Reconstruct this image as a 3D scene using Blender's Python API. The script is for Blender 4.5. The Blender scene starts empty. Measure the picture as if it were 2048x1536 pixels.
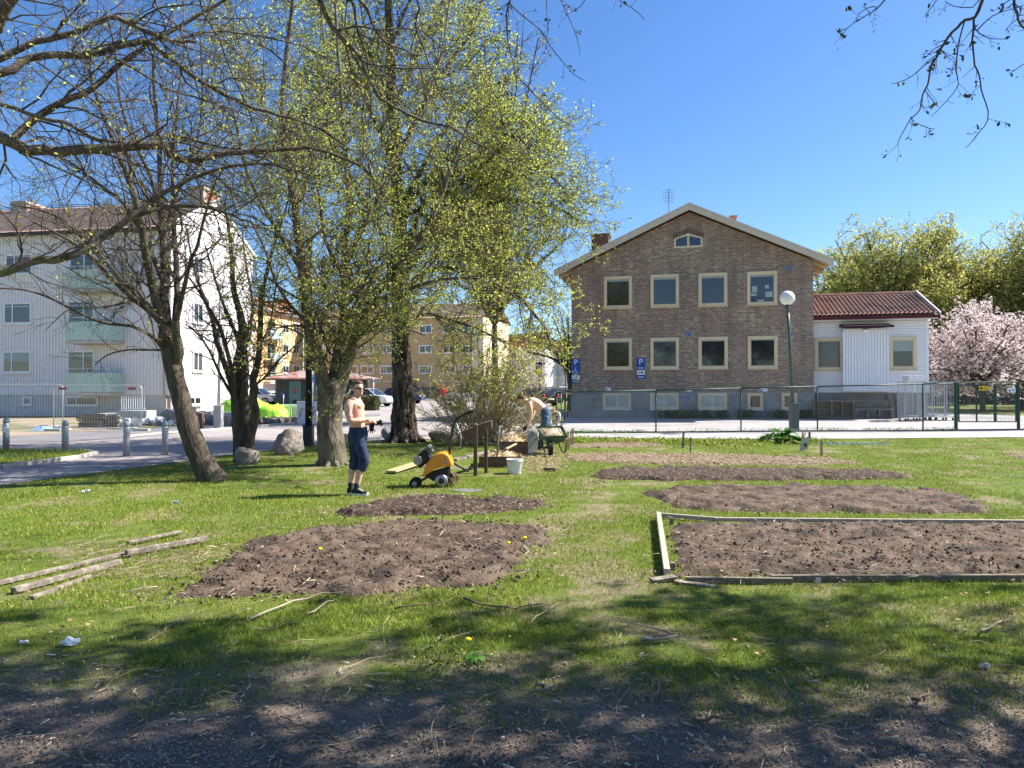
import bpy, math, random
import numpy as np
from mathutils import Vector, Matrix
R = math.radians
scn = bpy.context.scene
COL = scn.collection
random.seed(7)
RNG = np.random.default_rng(11)

# ---------------------------------------------------------------- camera, sky, sun, exposure
F = 1420.0                      # focal length in pixels of the 2048 px wide photograph
EYE = 1.6
TH = math.atan(19 / F)
cam = bpy.data.cameras.new('camera')
co = bpy.data.objects.new('camera', cam)
COL.objects.link(co)
co.location = (0, 0, EYE)
co.rotation_euler = (math.pi / 2 + TH, 0, 0)
cam.sensor_width = 36
cam.lens = 36 * F / 2048
cam.clip_start = 0.05
cam.clip_end = 2000
scn.camera = co

SUN_EL, SUN_AZ = R(46), R(75)
world = bpy.data.worlds.new('World')
scn.world = world
world.use_nodes = True
wt = world.node_tree
for n in list(wt.nodes):
    wt.nodes.remove(n)
sky = wt.nodes.new('ShaderNodeTexSky')
sky.sky_type = 'NISHITA'
sky.sun_disc = False
sky.sun_elevation = SUN_EL
sky.sun_rotation = SUN_AZ
sky.air_density = 1.0
sky.dust_density = 0.35
sky.ozone_density = 4.0
hsv = wt.nodes.new('ShaderNodeHueSaturation')
hsv.inputs['Saturation'].default_value = 1.2
bg = wt.nodes.new('ShaderNodeBackground')
bg.inputs['Strength'].default_value = 0.077
hsv.inputs['Hue'].default_value = .506
wo = wt.nodes.new('ShaderNodeOutputWorld')
wt.links.new(sky.outputs[0], hsv.inputs['Color'])
wt.links.new(hsv.outputs[0], bg.inputs[0])
wt.links.new(bg.outputs[0], wo.inputs[0])

sd = Vector((math.sin(SUN_AZ) * math.cos(SUN_EL), math.cos(SUN_AZ) * math.cos(SUN_EL), math.sin(SUN_EL)))
sl = bpy.data.lights.new('sun', 'SUN')
sl.energy = 4.9
sl.angle = R(0.55)
sl.color = (1.0, 0.95, 0.87)
so = bpy.data.objects.new('sun', sl)
so.rotation_euler = sd.to_track_quat('Z', 'Y').to_euler()
so.location = sd * 40
COL.objects.link(so)
scn.view_settings.view_transform = 'Standard'
scn.view_settings.look = 'None'
scn.view_settings.exposure = 1.38
scn.view_settings.gamma = 1.0

# ---------------------------------------------------------------- where things stand
def ray(px, py):
    u, v = (px - 1024) / F, (768 - py) / F
    return u, math.cos(TH) - math.sin(TH) * v, math.sin(TH) + math.cos(TH) * v
def at(px, py, D):
    a, b, c = ray(px, py)
    return Vector((a / b * D, D, EYE + c / b * D))
_gy = [(-50, 0), (11, 0), (36, .30), (60, .60), (95, 1.05), (200, 1.15), (900, 1.2)]
def g(x, y):
    z = 1.2
    for (a, za), (b, zb) in zip(_gy, _gy[1:]):
        if y <= b:
            z = za + (zb - za) * max(0, (y - a)) / (b - a)
            break
    return z + .012 * min(max(x, 0), 22) * min(max((y - 11) / 25, 0), 1)
def gnp(x, y):
    z = np.interp(y, [a for a, _ in _gy], [b for _, b in _gy])
    return z + .012 * np.clip(x, 0, 22) * np.clip((y - 11) / 25, 0, 1)
def W(px, py, dz=0):
    a, b, c = ray(px, py)
    lo, hi = 1.0, 400.0
    for _ in range(50):
        m = (lo + hi) / 2
        if EYE + c / b * m > g(a / b * m, m): lo = m
        else: hi = m
    return Vector((a / b * lo, lo, g(a / b * lo, lo) + dz))
def gp(x, y, dz=0): return Vector((x, y, g(x, y) + dz))

# ---------------------------------------------------------------- materials
def _new(name):
    m = bpy.data.materials.new(name); m.use_nodes = True
    nt = m.node_tree
    return m, nt, nt.nodes['Principled BSDF']
def _c(c): return (c[0], c[1], c[2], 1)
def node(nt, t, **kw):
    n = nt.nodes.new(t)
    for k, v in kw.items():
        if k in ('op',): n.operation = v
        else: n.inputs[k].default_value = v
    return n
def mat(name, c1, c2=None, scale=4, rough=.8, bump=0, bscale=40, metal=0, spec=.3, stretch=(1, 1, 1), lo=.35, hi=.65, c3=None, scale3=.8, w3=(.5, .62), detail=6, island=0, trans=0, bdist=.02):
    m, nt, b = _new(name)
    L = nt.links
    b.inputs['Roughness'].default_value = rough
    b.inputs['Metallic'].default_value = metal
    b.inputs['Specular IOR Level'].default_value = spec
    tc = node(nt, 'ShaderNodeTexCoord')
    mp = node(nt, 'ShaderNodeMapping'); mp.inputs['Scale'].default_value = stretch
    L.new(tc.outputs['Object'], mp.inputs[0])
    col = None
    if c2 is not None:
        n = node(nt, 'ShaderNodeTexNoise', Scale=scale, Detail=detail, Roughness=.62)
        L.new(mp.outputs[0], n.inputs['Vector'])
        r = node(nt, 'ShaderNodeMapRange', **{'From Min': lo, 'From Max': hi})
        L.new(n.outputs['Fac'], r.inputs['Value'])
        mx = nt.nodes.new('ShaderNodeMix'); mx.data_type = 'RGBA'
        mx.inputs[6].default_value = _c(c1); mx.inputs[7].default_value = _c(c2)
        L.new(r.outputs[0], mx.inputs[0]); col = mx.outputs[2]
        if c3 is not None:
            n3 = node(nt, 'ShaderNodeTexNoise', Scale=scale3, Detail=5, Roughness=.6)
            L.new(mp.outputs[0], n3.inputs['Vector'])
            r3 = node(nt, 'ShaderNodeMapRange', **{'From Min': w3[0], 'From Max': w3[1]})
            L.new(n3.outputs['Fac'], r3.inputs['Value'])
            m3 = nt.nodes.new('ShaderNodeMix'); m3.data_type = 'RGBA'
            m3.inputs[7].default_value = _c(c3)
            L.new(col, m3.inputs[6]); L.new(r3.outputs[0], m3.inputs[0]); col = m3.outputs[2]
    if island:
        ge = node(nt, 'ShaderNodeNewGeometry')
        h = node(nt, 'ShaderNodeHueSaturation')
        r = node(nt, 'ShaderNodeMapRange', **{'To Min': 1 - island, 'To Max': 1 + island})
        L.new(ge.outputs['Random Per Island'], r.inputs['Value']); L.new(r.outputs[0], h.inputs['Value'])
        if col is None: h.inputs['Color'].default_value = _c(c1)
        else: L.new(col, h.inputs['Color'])
        r2 = node(nt, 'ShaderNodeMath', op='MULTIPLY'); r2.inputs[1].default_value = 7.31
        r3 = node(nt, 'ShaderNodeMath', op='FRACT'); L.new(ge.outputs['Random Per Island'], r2.inputs[0]); L.new(r2.outputs[0], r3.inputs[0])
        r4 = node(nt, 'ShaderNodeMapRange', **{'To Min': .5 - island * .05, 'To Max': .5 + island * .05}); L.new(r3.outputs[0], r4.inputs['Value']); L.new(r4.outputs[0], h.inputs['Hue'])
        col = h.outputs[0]
    if col is None: b.inputs['Base Color'].default_value = _c(c1)
    else: L.new(col, b.inputs['Base Color'])
    if bump:
        n = node(nt, 'ShaderNodeTexNoise', Scale=bscale, Detail=5, Roughness=.6)
        L.new(mp.outputs[0], n.inputs['Vector'])
        bp = node(nt, 'ShaderNodeBump', Strength=bump, Distance=bdist)
        L.new(n.outputs['Fac'], bp.inputs['Height']); L.new(bp.outputs[0], b.inputs['Normal'])
    if trans:
        t = node(nt, 'ShaderNodeBsdfTranslucent')
        if col is None: t.inputs[0].default_value = _c(c1)
        else: L.new(col, t.inputs[0])
        ms = node(nt, 'ShaderNodeMixShader', Fac=trans)
        L.new(b.outputs[0], ms.inputs[1]); L.new(t.outputs[0], ms.inputs[2])
        L.new(ms.outputs[0], nt.nodes['Material Output'].inputs[0])
    return m
def brickmat(name, c1, c2, mortar, bw=.25, bh=.075, c3=None):
    m, nt, b = _new(name); L = nt.links
    tc = node(nt, 'ShaderNodeTexCoord'); sp = node(nt, 'ShaderNodeSeparateXYZ'); cb = node(nt, 'ShaderNodeCombineXYZ')
    L.new(tc.outputs['Object'], sp.inputs[0])
    ad = node(nt, 'ShaderNodeMath', op='ADD'); L.new(sp.outputs[0], ad.inputs[0]); L.new(sp.outputs[1], ad.inputs[1])
    L.new(ad.outputs[0], cb.inputs[0]); L.new(sp.outputs[2], cb.inputs[1])
    def br(a, c, off):
        k = nt.nodes.new('ShaderNodeTexBrick')
        k.inputs['Scale'].default_value = 1; k.inputs['Brick Width'].default_value = bw; k.inputs['Row Height'].default_value = bh
        k.inputs['Mortar Size'].default_value = .011; k.inputs['Mortar Smooth'].default_value = .2
        k.inputs['Color1'].default_value = _c(a); k.inputs['Color2'].default_value = _c(c); k.inputs['Mortar'].default_value = _c(mortar)
        k.inputs['Bias'].default_value = off
        L.new(cb.outputs[0], k.inputs['Vector']); return k
    k1 = br(c1, c2, -.15)
    # single light bricks: stretched noise cut hard, plus broad patches
    mp = node(nt, 'ShaderNodeMapping'); mp.inputs['Scale'].default_value = (1 / bw * .9, 1 / bh * .9, 1)
    L.new(cb.outputs[0], mp.inputs[0])
    nz = node(nt, 'ShaderNodeTexNoise', Scale=1.0, Detail=3, Roughness=.7); L.new(mp.outputs[0], nz.inputs['Vector'])
    pn = node(nt, 'ShaderNodeTexNoise', Scale=.55, Detail=3); L.new(cb.outputs[0], pn.inputs['Vector'])
    s = node(nt, 'ShaderNodeMath', op='ADD'); L.new(nz.outputs['Fac'], s.inputs[0]); 
    pm = node(nt, 'ShaderNodeMath', op='MULTIPLY'); pm.inputs[1].default_value = .5; L.new(pn.outputs['Fac'], pm.inputs[0]); L.new(pm.outputs[0], s.inputs[1])
    r = node(nt, 'ShaderNodeMapRange', **{'From Min': .80, 'From Max': .86, 'To Max': .6}); L.new(s.outputs[0], r.inputs['Value'])
    mx = nt.nodes.new('ShaderNodeMix'); mx.data_type = 'RGBA'; mx.inputs[7].default_value = _c(c3 or c2)
    L.new(r.outputs[0], mx.inputs[0]); L.new(k1.outputs['Color'], mx.inputs[6]); L.new(mx.outputs[2], b.inputs['Base Color'])
    sm = node(nt, 'ShaderNodeMapping'); sm.inputs['Scale'].default_value = (1.6, .22, 1); L.new(cb.outputs[0], sm.inputs[0])
    sn = node(nt, 'ShaderNodeTexNoise', Scale=1.0, Detail=6, Roughness=.65); L.new(sm.outputs[0], sn.inputs['Vector'])
    sr = node(nt, 'ShaderNodeMapRange', **{'From Min': .45, 'From Max': .7, 'To Min': 1.05, 'To Max': .72}); L.new(sn.outputs['Fac'], sr.inputs['Value'])
    hh = node(nt, 'ShaderNodeHueSaturation'); L.new(sr.outputs[0], hh.inputs['Value']); L.new(mx.outputs[2], hh.inputs['Color']); L.new(hh.outputs[0], b.inputs['Base Color'])
    bp = node(nt, 'ShaderNodeBump', Strength=.6, Distance=.008); L.new(k1.outputs['Fac'], bp.inputs['Height']); bp.invert = True
    L.new(bp.outputs[0], b.inputs['Normal']); b.inputs['Roughness'].default_value = .85
    return m
M = {}
def mm(k, *a, **kw): M[k] = mat(k, *a, **kw)
mm('bark_grey', (.075, .06, .045), (.21, .175, .135), 9, .9, 1, 30, stretch=(1, 1, .35), c3=(.17, .18, .09), scale3=1.5, w3=(.55, .72), bdist=.03)
mm('bark', (.045, .034, .025), (.125, .10, .075), 9, .9, 1, 30, stretch=(1, 1, .35), c3=(.10, .10, .05), scale3=1.5, w3=(.55, .72), bdist=.03)
mm('bark_rough', (.04, .03, .023), (.2, .16, .12), 9, .95, 1, 13, stretch=(1, 1, .22), lo=.42, hi=.6, bdist=.08)
mm('bark_near', (.055, .045, .035), (.19, .165, .13), 14, .9, 1, 45, c3=(.2, .21, .11), scale3=4, w3=(.5, .68), bdist=.02)
mm('twig', (.075, .058, .044), (.13, .105, .08), 6, .85)
mm('twig_bush', (.28, .21, .14), (.42, .33, .23), 6, .85)
mm('leaf', (.48, .54, .10), None, rough=.5, island=.45, trans=.55)
mm('leaf_yellow', (.40, .40, .08), (.28, .34, .06), 3, rough=.55, island=.35, trans=.45)
mm('leaf_far', (.58, .56, .16), (.44, .47, .12), .35, rough=.6, island=.35, trans=.5, c3=(.5, .52, .14), scale3=.15)
mm('leaf_dark', (.05, .085, .02), (.09, .12, .03), 2, rough=.55, island=.35, trans=.3)
mm('blossom', (.88, .76, .73), (.78, .63, .61), 1.5, rough=.7, island=.2, trans=.4)
mm('plant', (.07, .2, .025), (.12, .28, .04), 8, rough=.45, island=.3, trans=.35)
mm('yellow_flower', (.8, .6, .02))
mm('grass', (.17, .25, .02), (.29, .325, .045), 1.1, rough=.55, island=.38, trans=.3, c3=(.33, .30, .10), scale3=.7, w3=(.54, .72))
mm('straw', (.52, .42, .24), (.36, .27, .15), 5, rough=.8, island=.3)
mm('chip', (.62, .53, .38), (.34, .27, .18), 7, rough=.8, island=.4)
mm('soil', (.088, .06, .042), (.165, .118, .085), 6, .95, .9, 34, c3=(.05, .034, .025), scale3=3.2, w3=(.46, .62), bdist=.03)
mm('soil_dark', (.045, .028, .02), (.24, .175, .125), 22, .95, .9, 40, lo=.5, hi=.68, bdist=.03)
mm('mulch', (.11, .07, .045), (.32, .25, .17), 26, .95, .9, 40, lo=.45, hi=.62, bdist=.03)
mm('asphalt_pink', (.27, .235, .225), (.33, .29, .28), 1.2, .9, .3, 160, c3=(.23, .21, .20), scale3=.35)
mm('asphalt_dark', (.15, .146, .15), (.2, .192, .192), .8, .9, .3, 160)
mm('asphalt_light', (.31, .295, .285), (.37, .35, .34), .9, .9, .3, 150, c3=(.26, .245, .24), scale3=.3)
mm('sand', (.25, .195, .14), (.32, .255, .19), 1.3, .95, .6, 40, c3=(.14, .16, .05), scale3=.5, w3=(.5, .6))
mm('kerb', (.42, .38, .33), (.5, .46, .41), 4, .85)
mm('rock', (.20, .165, .14), (.42, .36, .31), 2.6, .9, 1, 9, c3=(.13, .12, .09), scale3=3, bdist=.06)
mm('rock_grey', (.16, .15, .15), (.3, .28, .27), 3, .9, .8, 9)
mm('concrete', (.40, .38, .35), (.52, .5, .46), 2, .9, .3, 50)
mm('plinth', (.22, .205, .2), (.34, .32, .31), 1.2, .9, .3, 40)
mm('plinth_stone', (.44, .43, .43), (.54, .53, .52), 1.5, .9, .3, 40)
mm('clad_white', (.70, .665, .67), (.76, .72, .73), 3, .7)
mm('white_paint', (.72, .72, .73), (.78, .78, .79), 3, .6)
mm('white_clap', (.80, .81, .84), (.84, .85, .87), 2, .6)
mm('cream', (.66, .54, .34), (.72, .61, .41), 2, .6)
mm('fascia', (.56, .5, .4), (.63, .57, .47), 2, .7)
mm('soffit', (.55, .42, .27), (.62, .48, .32), 3, .8)
mm('orange_wall', (.78, .47, .24), (.84, .53, .28), 1, .85)
mm('tan_wall', (.50, .36, .18), (.56, .41, .21), 1, .85)
mm('pale_wall', (.62, .6, .62), (.7, .68, .7), 1, .85)
mm('mint', (.44, .57, .51), (.48, .61, .56), 2, .6)
mm('glass', (.010, .013, .015), (.028, .033, .036), .6, .05, spec=1.0)
mm('glass_pale', (.30, .34, .36), (.42, .46, .47), 1.5, .15, spec=.5)
mm('blind', (.3, .36, .34), (.36, .42, .4), 2, .4)
mm('tile_red', (.38, .18, .13), (.48, .27, .2), 2.2, .8, .3, 30, c3=(.24, .14, .11), scale3=.7)
mm('tile_brown', (.42, .26, .19), (.52, .34, .26), 1.5, .8, .3, 30)
mm('metal_roof', (.28, .12, .09), (.34, .32, .3), 1.2, .6, lo=.45, hi=.6)
mm('dark_metal', (.03, .032, .035), (.05, .052, .055), 4, .45, metal=.3)
mm('maroon_dark', (.05, .018, .03))
mm('maroon', (.11, .02, .028))
mm('brick_red', (.33, .1, .08), (.4, .15, .12), 5, .9)
mm('stucco_tan', (.45, .36, .28), (.5, .42, .33), 4, .9)
mm('galv', (.42, .44, .46), (.5, .52, .54), 6, .45, metal=.5)
mm('bollard', (.26, .28, .30), (.34, .36, .38), 5, .5, metal=.2)
mm('green_fence', (.02, .06, .045), (.03, .075, .055), 5, .5)
mm('wire', (.10, .14, .13), rough=.5)
mm('green_hut', (.035, .05, .048), (.05, .07, .065), 2, .6)
mm('green_door', (.07, .16, .155), (.09, .19, .18), 3, .5)
mm('lamp_post', (.07, .095, .09), (.1, .125, .12), 4, .5)
mm('globe', (.86, .86, .84), rough=.25)
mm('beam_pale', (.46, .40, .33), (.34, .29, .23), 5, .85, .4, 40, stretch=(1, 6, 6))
mm('wood_new', (.48, .37, .23), (.36, .27, .17), 5, .8, .3, 40, stretch=(1, 8, 8))
mm('wood_old', (.235, .195, .155), (.145, .118, .092), 5, .85, .4, 40, stretch=(1, 8, 8), c3=(.33, .285, .23), scale3=2)
mm('wood_dark', (.10, .062, .042), (.16, .1, .068), 5, .8, .3, 40)
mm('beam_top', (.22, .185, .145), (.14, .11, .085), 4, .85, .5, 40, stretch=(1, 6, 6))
mm('yellow_stripe', (.75, .62, .12), (.6, .5, .35), 3, .7)
mm('tiller_orange', (.70, .25, .008), (.74, .31, .015), 3, .35, spec=.5)
mm('black', (.012, .012, .013), (.025, .025, .026), 8, .5)
mm('rubber', (.02, .02, .02), rough=.85)
mm('steel', (.36, .36, .37), (.25, .25, .26), 12, .4, metal=.8)
mm('white_plastic', (.78, .79, .76), rough=.35, spec=.5)
mm('barrow_green', (.035, .09, .06), (.06, .125, .085), 5, .4)
mm('orange_band', (.8, .32, .03))
mm('blue_sign', (.01, .09, .42), rough=.35)
mm('vent_blue', (.11, .2, .42), (.16, .26, .46), 5)
mm('sign_white', (.8, .8, .8), rough=.4)
mm('sign_yellow', (.8, .55, .03))
mm('sign_black', (.02, .02, .025))
mm('red', (.6, .04, .05))
mm('tarp', (.32, .72, .03), (.45, .85, .08), 2, .35, .5, 6, bdist=.1)
mm('blue_plastic', (.07, .2, .5), (.4, .5, .6), 9, .4)
mm('skin', (.56, .31, .215), (.68, .42, .31), 7, .55, .15, 60, c3=(.5, .26, .2), scale3=4, w3=(.5, .8))
mm('skin_pale', (.66, .42, .29), (.78, .55, .4), 6, .55, .15, 60)
mm('skin_tattoo', (.42, .27, .23), (.68, .43, .34), 28, .55, lo=.42, hi=.55)
mm('hair', (.06, .035, .02), (.13, .075, .04), 40, .6)
mm('hair_blond', (.42, .24, .1), (.5, .3, .13), 30, .6)
mm('denim_dark', (.012, .022, .055), (.035, .055, .115), 14, .85, .5, 22, bdist=.02)
mm('denim', (.035, .065, .12), (.13, .2, .29), 12, .85, .4, 20)
mm('cap', (.12, .045, .04), (.19, .09, .08), 8, .8)
mm('sock', (.03, .03, .035), rough=.9)
mm('canvas_black', (.015, .015, .017), rough=.8)
mm('car_silver', (.55, .57, .6), rough=.25, spec=.6, metal=.4)
mm('car_navy', (.015, .025, .07), rough=.2, spec=.6)
mm('car_white', (.8, .8, .8), rough=.2, spec=.6)
mm('car_black', (.02, .02, .022), rough=.2, spec=.6)
mm('tail_red', (.5, .02, .02), rough=.3)
mm('excavator', (.75, .5, .05))
mm('hedge', (.07, .085, .025), (.12, .14, .04), 5, .8, island=.35)
M['brick'] = brickmat('brick', (.175, .12, .094), (.29, .21, .155), (.42, .36, .28), c3=(.55, .45, .3), bw=.26, bh=.09)
# ground: lawn soil with thin grass, turning into a trodden path near the camera
def groundmat():
    m, nt, b = _new('ground_cover'); L = nt.links
    tc = node(nt, 'ShaderNodeTexCoord'); sp = node(nt, 'ShaderNodeSeparateXYZ'); L.new(tc.outputs['Object'], sp.inputs[0])
    def noise(s, d=6, r=.62):
        n = node(nt, 'ShaderNodeTexNoise', Scale=s, Detail=d, Roughness=r); L.new(tc.outputs['Object'], n.inputs['Vector']); return n.outputs['Fac']
    def rng(v, a, c, x=0., y=1.):
        r = node(nt, 'ShaderNodeMapRange', **{'From Min': a, 'From Max': c, 'To Min': x, 'To Max': y}); L.new(v, r.inputs['Value']); return r.outputs[0]
    def mix(f, a, c):
        x = nt.nodes.new('ShaderNodeMix'); x.data_type = 'RGBA'; L.new(f, x.inputs[0])
        for i, v in ((6, a), (7, c)):
            if isinstance(v, tuple): x.inputs[i].default_value = _c(v)
            else: L.new(v, x.inputs[i])
        return x.outputs[2]
    green = mix(rng(noise(3.2), .35, .65), (.10, .15, .02), (.18, .22, .04))
    green = mix(rng(noise(45, 4), .5, .66), green, (.055, .06, .02))
    dry = mix(rng(noise(30, 4), .4, .6), (.20, .155, .10), (.32, .27, .17))
    ln = node(nt, 'ShaderNodeMath', op='MULTIPLY_ADD'); ln.inputs[1].default_value = -.115; L.new(sp.outputs[1], ln.inputs[0]); L.new(sp.outputs[0], ln.inputs[2])
    ab = node(nt, 'ShaderNodeMath', op='ABSOLUTE'); L.new(ln.outputs[0], ab.inputs[0])
    fr = node(nt, 'ShaderNodeMath', op='MULTIPLY'); L.new(rng(ab.outputs[0], .1, .9, .08, 0), fr.inputs[0]); L.new(rng(sp.outputs[1], 12, 15, 1, 0), fr.inputs[1])
    wn = node(nt, 'ShaderNodeMath', op='ADD'); L.new(noise(.9), wn.inputs[0]); L.new(fr.outputs[0], wn.inputs[1])
    lawn = mix(rng(wn.outputs[0], .52, .63), green, dry)
    dirt = mix(rng(noise(60, 5, .75), .42, .62), (.15, .108, .078), (.32, .245, .185))
    dirt = mix(rng(noise(170, 3), .57, .63), dirt, (.55, .5, .44))
    dirt = mix(rng(noise(90, 4), .6, .68), dirt, (.05, .04, .034))
    dirt = mix(rng(noise(1.6), .4, .7, 0, .5), dirt, (.38, .31, .26))
    ad = node(nt, 'ShaderNodeMath', op='ADD'); L.new(sp.outputs[1], ad.inputs[0]); L.new(rng(noise(1.0, 7, .68), 0, 1, -1.6, 1.6), ad.inputs[1])
    col = mix(rng(ad.outputs[0], 3.7, 4.25), dirt, lawn)
    L.new(col, b.inputs['Base Color']); b.inputs['Roughness'].default_value = .95; b.inputs['Specular IOR Level'].default_value = .15
    bp = node(nt, 'ShaderNodeBump', Strength=1.0, Distance=.02); L.new(noise(90, 6, .75), bp.inputs['Height']); L.new(bp.outputs[0], b.inputs['Normal'])
    return m
M['ground'] = groundmat()

# ---------------------------------------------------------------- objects and meshes
def tag(o, label=None, cat=None, group=None, kind=None):
    for k, v in (('label', label), ('category', cat), ('group', group), ('kind', kind)):
        if v: o[k] = v
    return o
def thing(name, label, cat, loc=(0, 0, 0), rz=0, group=None):
    o = bpy.data.objects.new(name, None); COL.objects.link(o)
    o.location = loc; o.rotation_euler = (0, 0, rz); o.empty_display_size = .2
    return tag(o, label, cat, group)
def link(name, me, m, parent=None, smooth=False):
    o = bpy.data.objects.new(name, me); COL.objects.link(o)
    for x in (m if isinstance(m, (list, tuple)) else [m]): me.materials.append(M[x] if isinstance(x, str) else x)
    if parent: o.parent = parent
    if smooth: me.polygons.foreach_set('use_smooth', [True] * len(me.polygons))
    return o
def nmesh(name, V, Q=None, T=None):
    """big mesh from numpy arrays: quads Q (n,4) and/or triangles T (m,3)"""
    me = bpy.data.meshes.new(name)
    V = np.asarray(V, np.float32); me.vertices.add(len(V)); me.vertices.foreach_set('co', V.ravel())
    idx, st, k = [], [], 0
    for A in (Q, T):
        if A is not None and len(A):
            A = np.asarray(A, np.int32); w = A.shape[1]
            idx.append(A.ravel()); st.append(k + np.arange(len(A)) * w); k += A.size
    idx = np.concatenate(idx); st = np.concatenate(st)
    me.loops.add(len(idx)); me.loops.foreach_set('vertex_index', idx)
    me.polygons.add(len(st)); me.polygons.foreach_set('loop_start', st.astype(np.int32))
    me.update(calc_edges=True); me.validate()
    return me
def copy_tree(o, parent=None):
    c = o.copy(); COL.objects.link(c); c.parent = parent
    for ch in list(o.children): copy_tree(ch, c)
    return c
class MB:
    def __init__(s): s.v = []; s.f = []
    def add(s, vs, fs, mtx=None):
        k = len(s.v)
        s.v += [tuple(mtx @ Vector(p)) if mtx else tuple(p) for p in vs]
        s.f += [tuple(i + k for i in f) for f in fs]; return s
    def box(s, x0, x1, y0, y1, z0, z1, mtx=None):
        return s.add([(x0, y0, z0), (x1, y0, z0), (x1, y1, z0), (x0, y1, z0), (x0, y0, z1), (x1, y0, z1), (x1, y1, z1), (x0, y1, z1)],
                     [(0, 3, 2, 1), (4, 5, 6, 7), (0, 1, 5, 4), (1, 2, 6, 5), (2, 3, 7, 6), (3, 0, 4, 7)], mtx)
    def bar(s, p, q, w, h=None, up=(0, 0, 1)):
        p, q = Vector(p), Vector(q); h = h or w; d = (q - p); L = d.length; d.normalize()
        u = Vector(up)
        if abs(d.dot(u)) > .98: u = Vector((0, 1, 0))
        a = d.cross(u).normalized(); c = a.cross(d)
        m = Matrix((a, d, c)).transposed().to_4x4(); m.translation = p
        return s.box(-w / 2, w / 2, 0, L, -h / 2, h / 2, m)
    def tube(s, pts, rad, n=8, cap=True):
        pts = [Vector(p) for p in pts]; m = len(pts)
        if not isinstance(rad, (list, tuple)): rad = [rad] * m
        k = len(s.v); u = None
        for i, p in enumerate(pts):
            t = (pts[min(i + 1, m - 1)] - pts[max(i - 1, 0)]).normalized()
            if u is None: u = t.cross(Vector((.31, .17, .93))).normalized() if abs(t.z) < .95 else t.cross(Vector((1, 0, 0))).normalized()
            else: u = (u - t * u.dot(t)).normalized()
            w = t.cross(u); r = rad[i]; ra, rb = r if isinstance(r, tuple) else (r, r)
            for j in range(n):
                a = 2 * math.pi * j / n
                s.v.append(tuple(p + u * math.cos(a) * ra + w * math.sin(a) * rb))
        for i in range(m - 1):
            for j in range(n):
                j2 = (j + 1) % n
                s.f.append((k + i * n + j, k + i * n + j2, k + (i + 1) * n + j2, k + (i + 1) * n + j))
        if cap:
            s.f.append(tuple(k + j for j in range(n))[::-1]); s.f.append(tuple(k + (m - 1) * n + j for j in range(n)))
        return s
    def loft(s, secs, n=16):
        """sections (cx, cy, cz, rx, ry), horizontal ellipses"""
        k = len(s.v)
        for (x, y, z, rx, ry) in secs:
            for j in range(n):
                a = 2 * math.pi * j / n; s.v.append((x + rx * math.cos(a), y + ry * math.sin(a), z))
        for i in range(len(secs) - 1):
            for j in range(n):
                j2 = (j + 1) % n; s.f.append((k + i * n + j, k + i * n + j2, k + (i + 1) * n + j2, k + (i + 1) * n + j))
        s.f.append(tuple(k + j for j in range(n))[::-1]); s.f.append(tuple(k + (len(secs) - 1) * n + j for j in range(n)))
        return s
    def ball(s, c, r, n=12, m=8):
        rx, ry, rz = r if isinstance(r, tuple) else (r, r, r)
        e = [(c[0], c[1], c[2] - rz * math.cos(math.pi * i / m), max(rx * math.sin(math.pi * i / m), 1e-4), max(ry * math.sin(math.pi * i / m), 1e-4)) for i in range(m + 1)]
        return s.loft(e, n)
    def prism(s, poly, y0, y1, mtx=None):
        """polygon in x,z pushed from y0 to y1"""
        n = len(poly)
        return s.add([(x, y0, z) for x, z in poly] + [(x, y1, z) for x, z in poly],
                     [tuple(range(n)), tuple(range(2 * n - 1, n - 1, -1))] + [(i, i + n, (i + 1) % n + n, (i + 1) % n) for i in range(n)], mtx)
    def build(s, name, m, parent=None, smooth=False, bevel=0, seg=2):
        me = bpy.data.meshes.new(name); me.from_pydata(s.v, [], s.f); me.update()
        o = link(name, me, m, parent, smooth)
        if bevel:
            b = o.modifiers.new('b', 'BEVEL'); b.width = bevel; b.segments = seg; b.limit_method = 'ANGLE'
        return o
def remesh(o, voxel, smooth=3):
    r = o.modifiers.new('r', 'REMESH'); r.mode = 'VOXEL'; r.voxel_size = voxel; r.use_smooth_shade = True
    if smooth:
        q = o.modifiers.new('s', 'SMOOTH'); q.factor = .5; q.iterations = smooth
    return o
def text(s, size, m, parent, loc, name='lettering', ext=.003):
    c = bpy.data.curves.new('t', 'FONT'); c.body = s; c.size = size; c.align_x = 'CENTER'; c.align_y = 'CENTER'; c.extrude = ext
    o = bpy.data.objects.new('t', c); me = bpy.data.meshes.new_from_object(o)
    bpy.data.objects.remove(o); bpy.data.curves.remove(c)
    for v in me.vertices:                       # stand it upright, reading from -y
        x, y, z = v.co; v.co = (x, -z, y)
    q = link(name, me, m, parent); q.location = loc; return q
def _h(i, j, s):
    n = (i * 374761393 + j * 668265263 + s * 974634777) & 0x7fffffff
    n = ((n ^ (n >> 13)) * 1274126177) & 0x7fffffff
    return ((n ^ (n >> 16)) & 0xffff) / 65535.0
def vn(x, y, s=0):
    x = np.asarray(x, float); y = np.asarray(y, float)
    i = np.floor(x).astype(np.int64); j = np.floor(y).astype(np.int64); u = x - i; v = y - j
    u = u * u * (3 - 2 * u); v = v * v * (3 - 2 * v)
    return (_h(i, j, s) * (1 - u) + _h(i + 1, j, s) * u) * (1 - v) + (_h(i, j + 1, s) * (1 - u) + _h(i + 1, j + 1, s) * u) * v
def fbm(x, y, s=0, o=4):
    t = 0; a = .5; n = 0
    for k in range(o): t = t + a * vn(x * 2 ** k, y * 2 ** k, s + k); n += a; a *= .55
    return t / n
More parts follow.
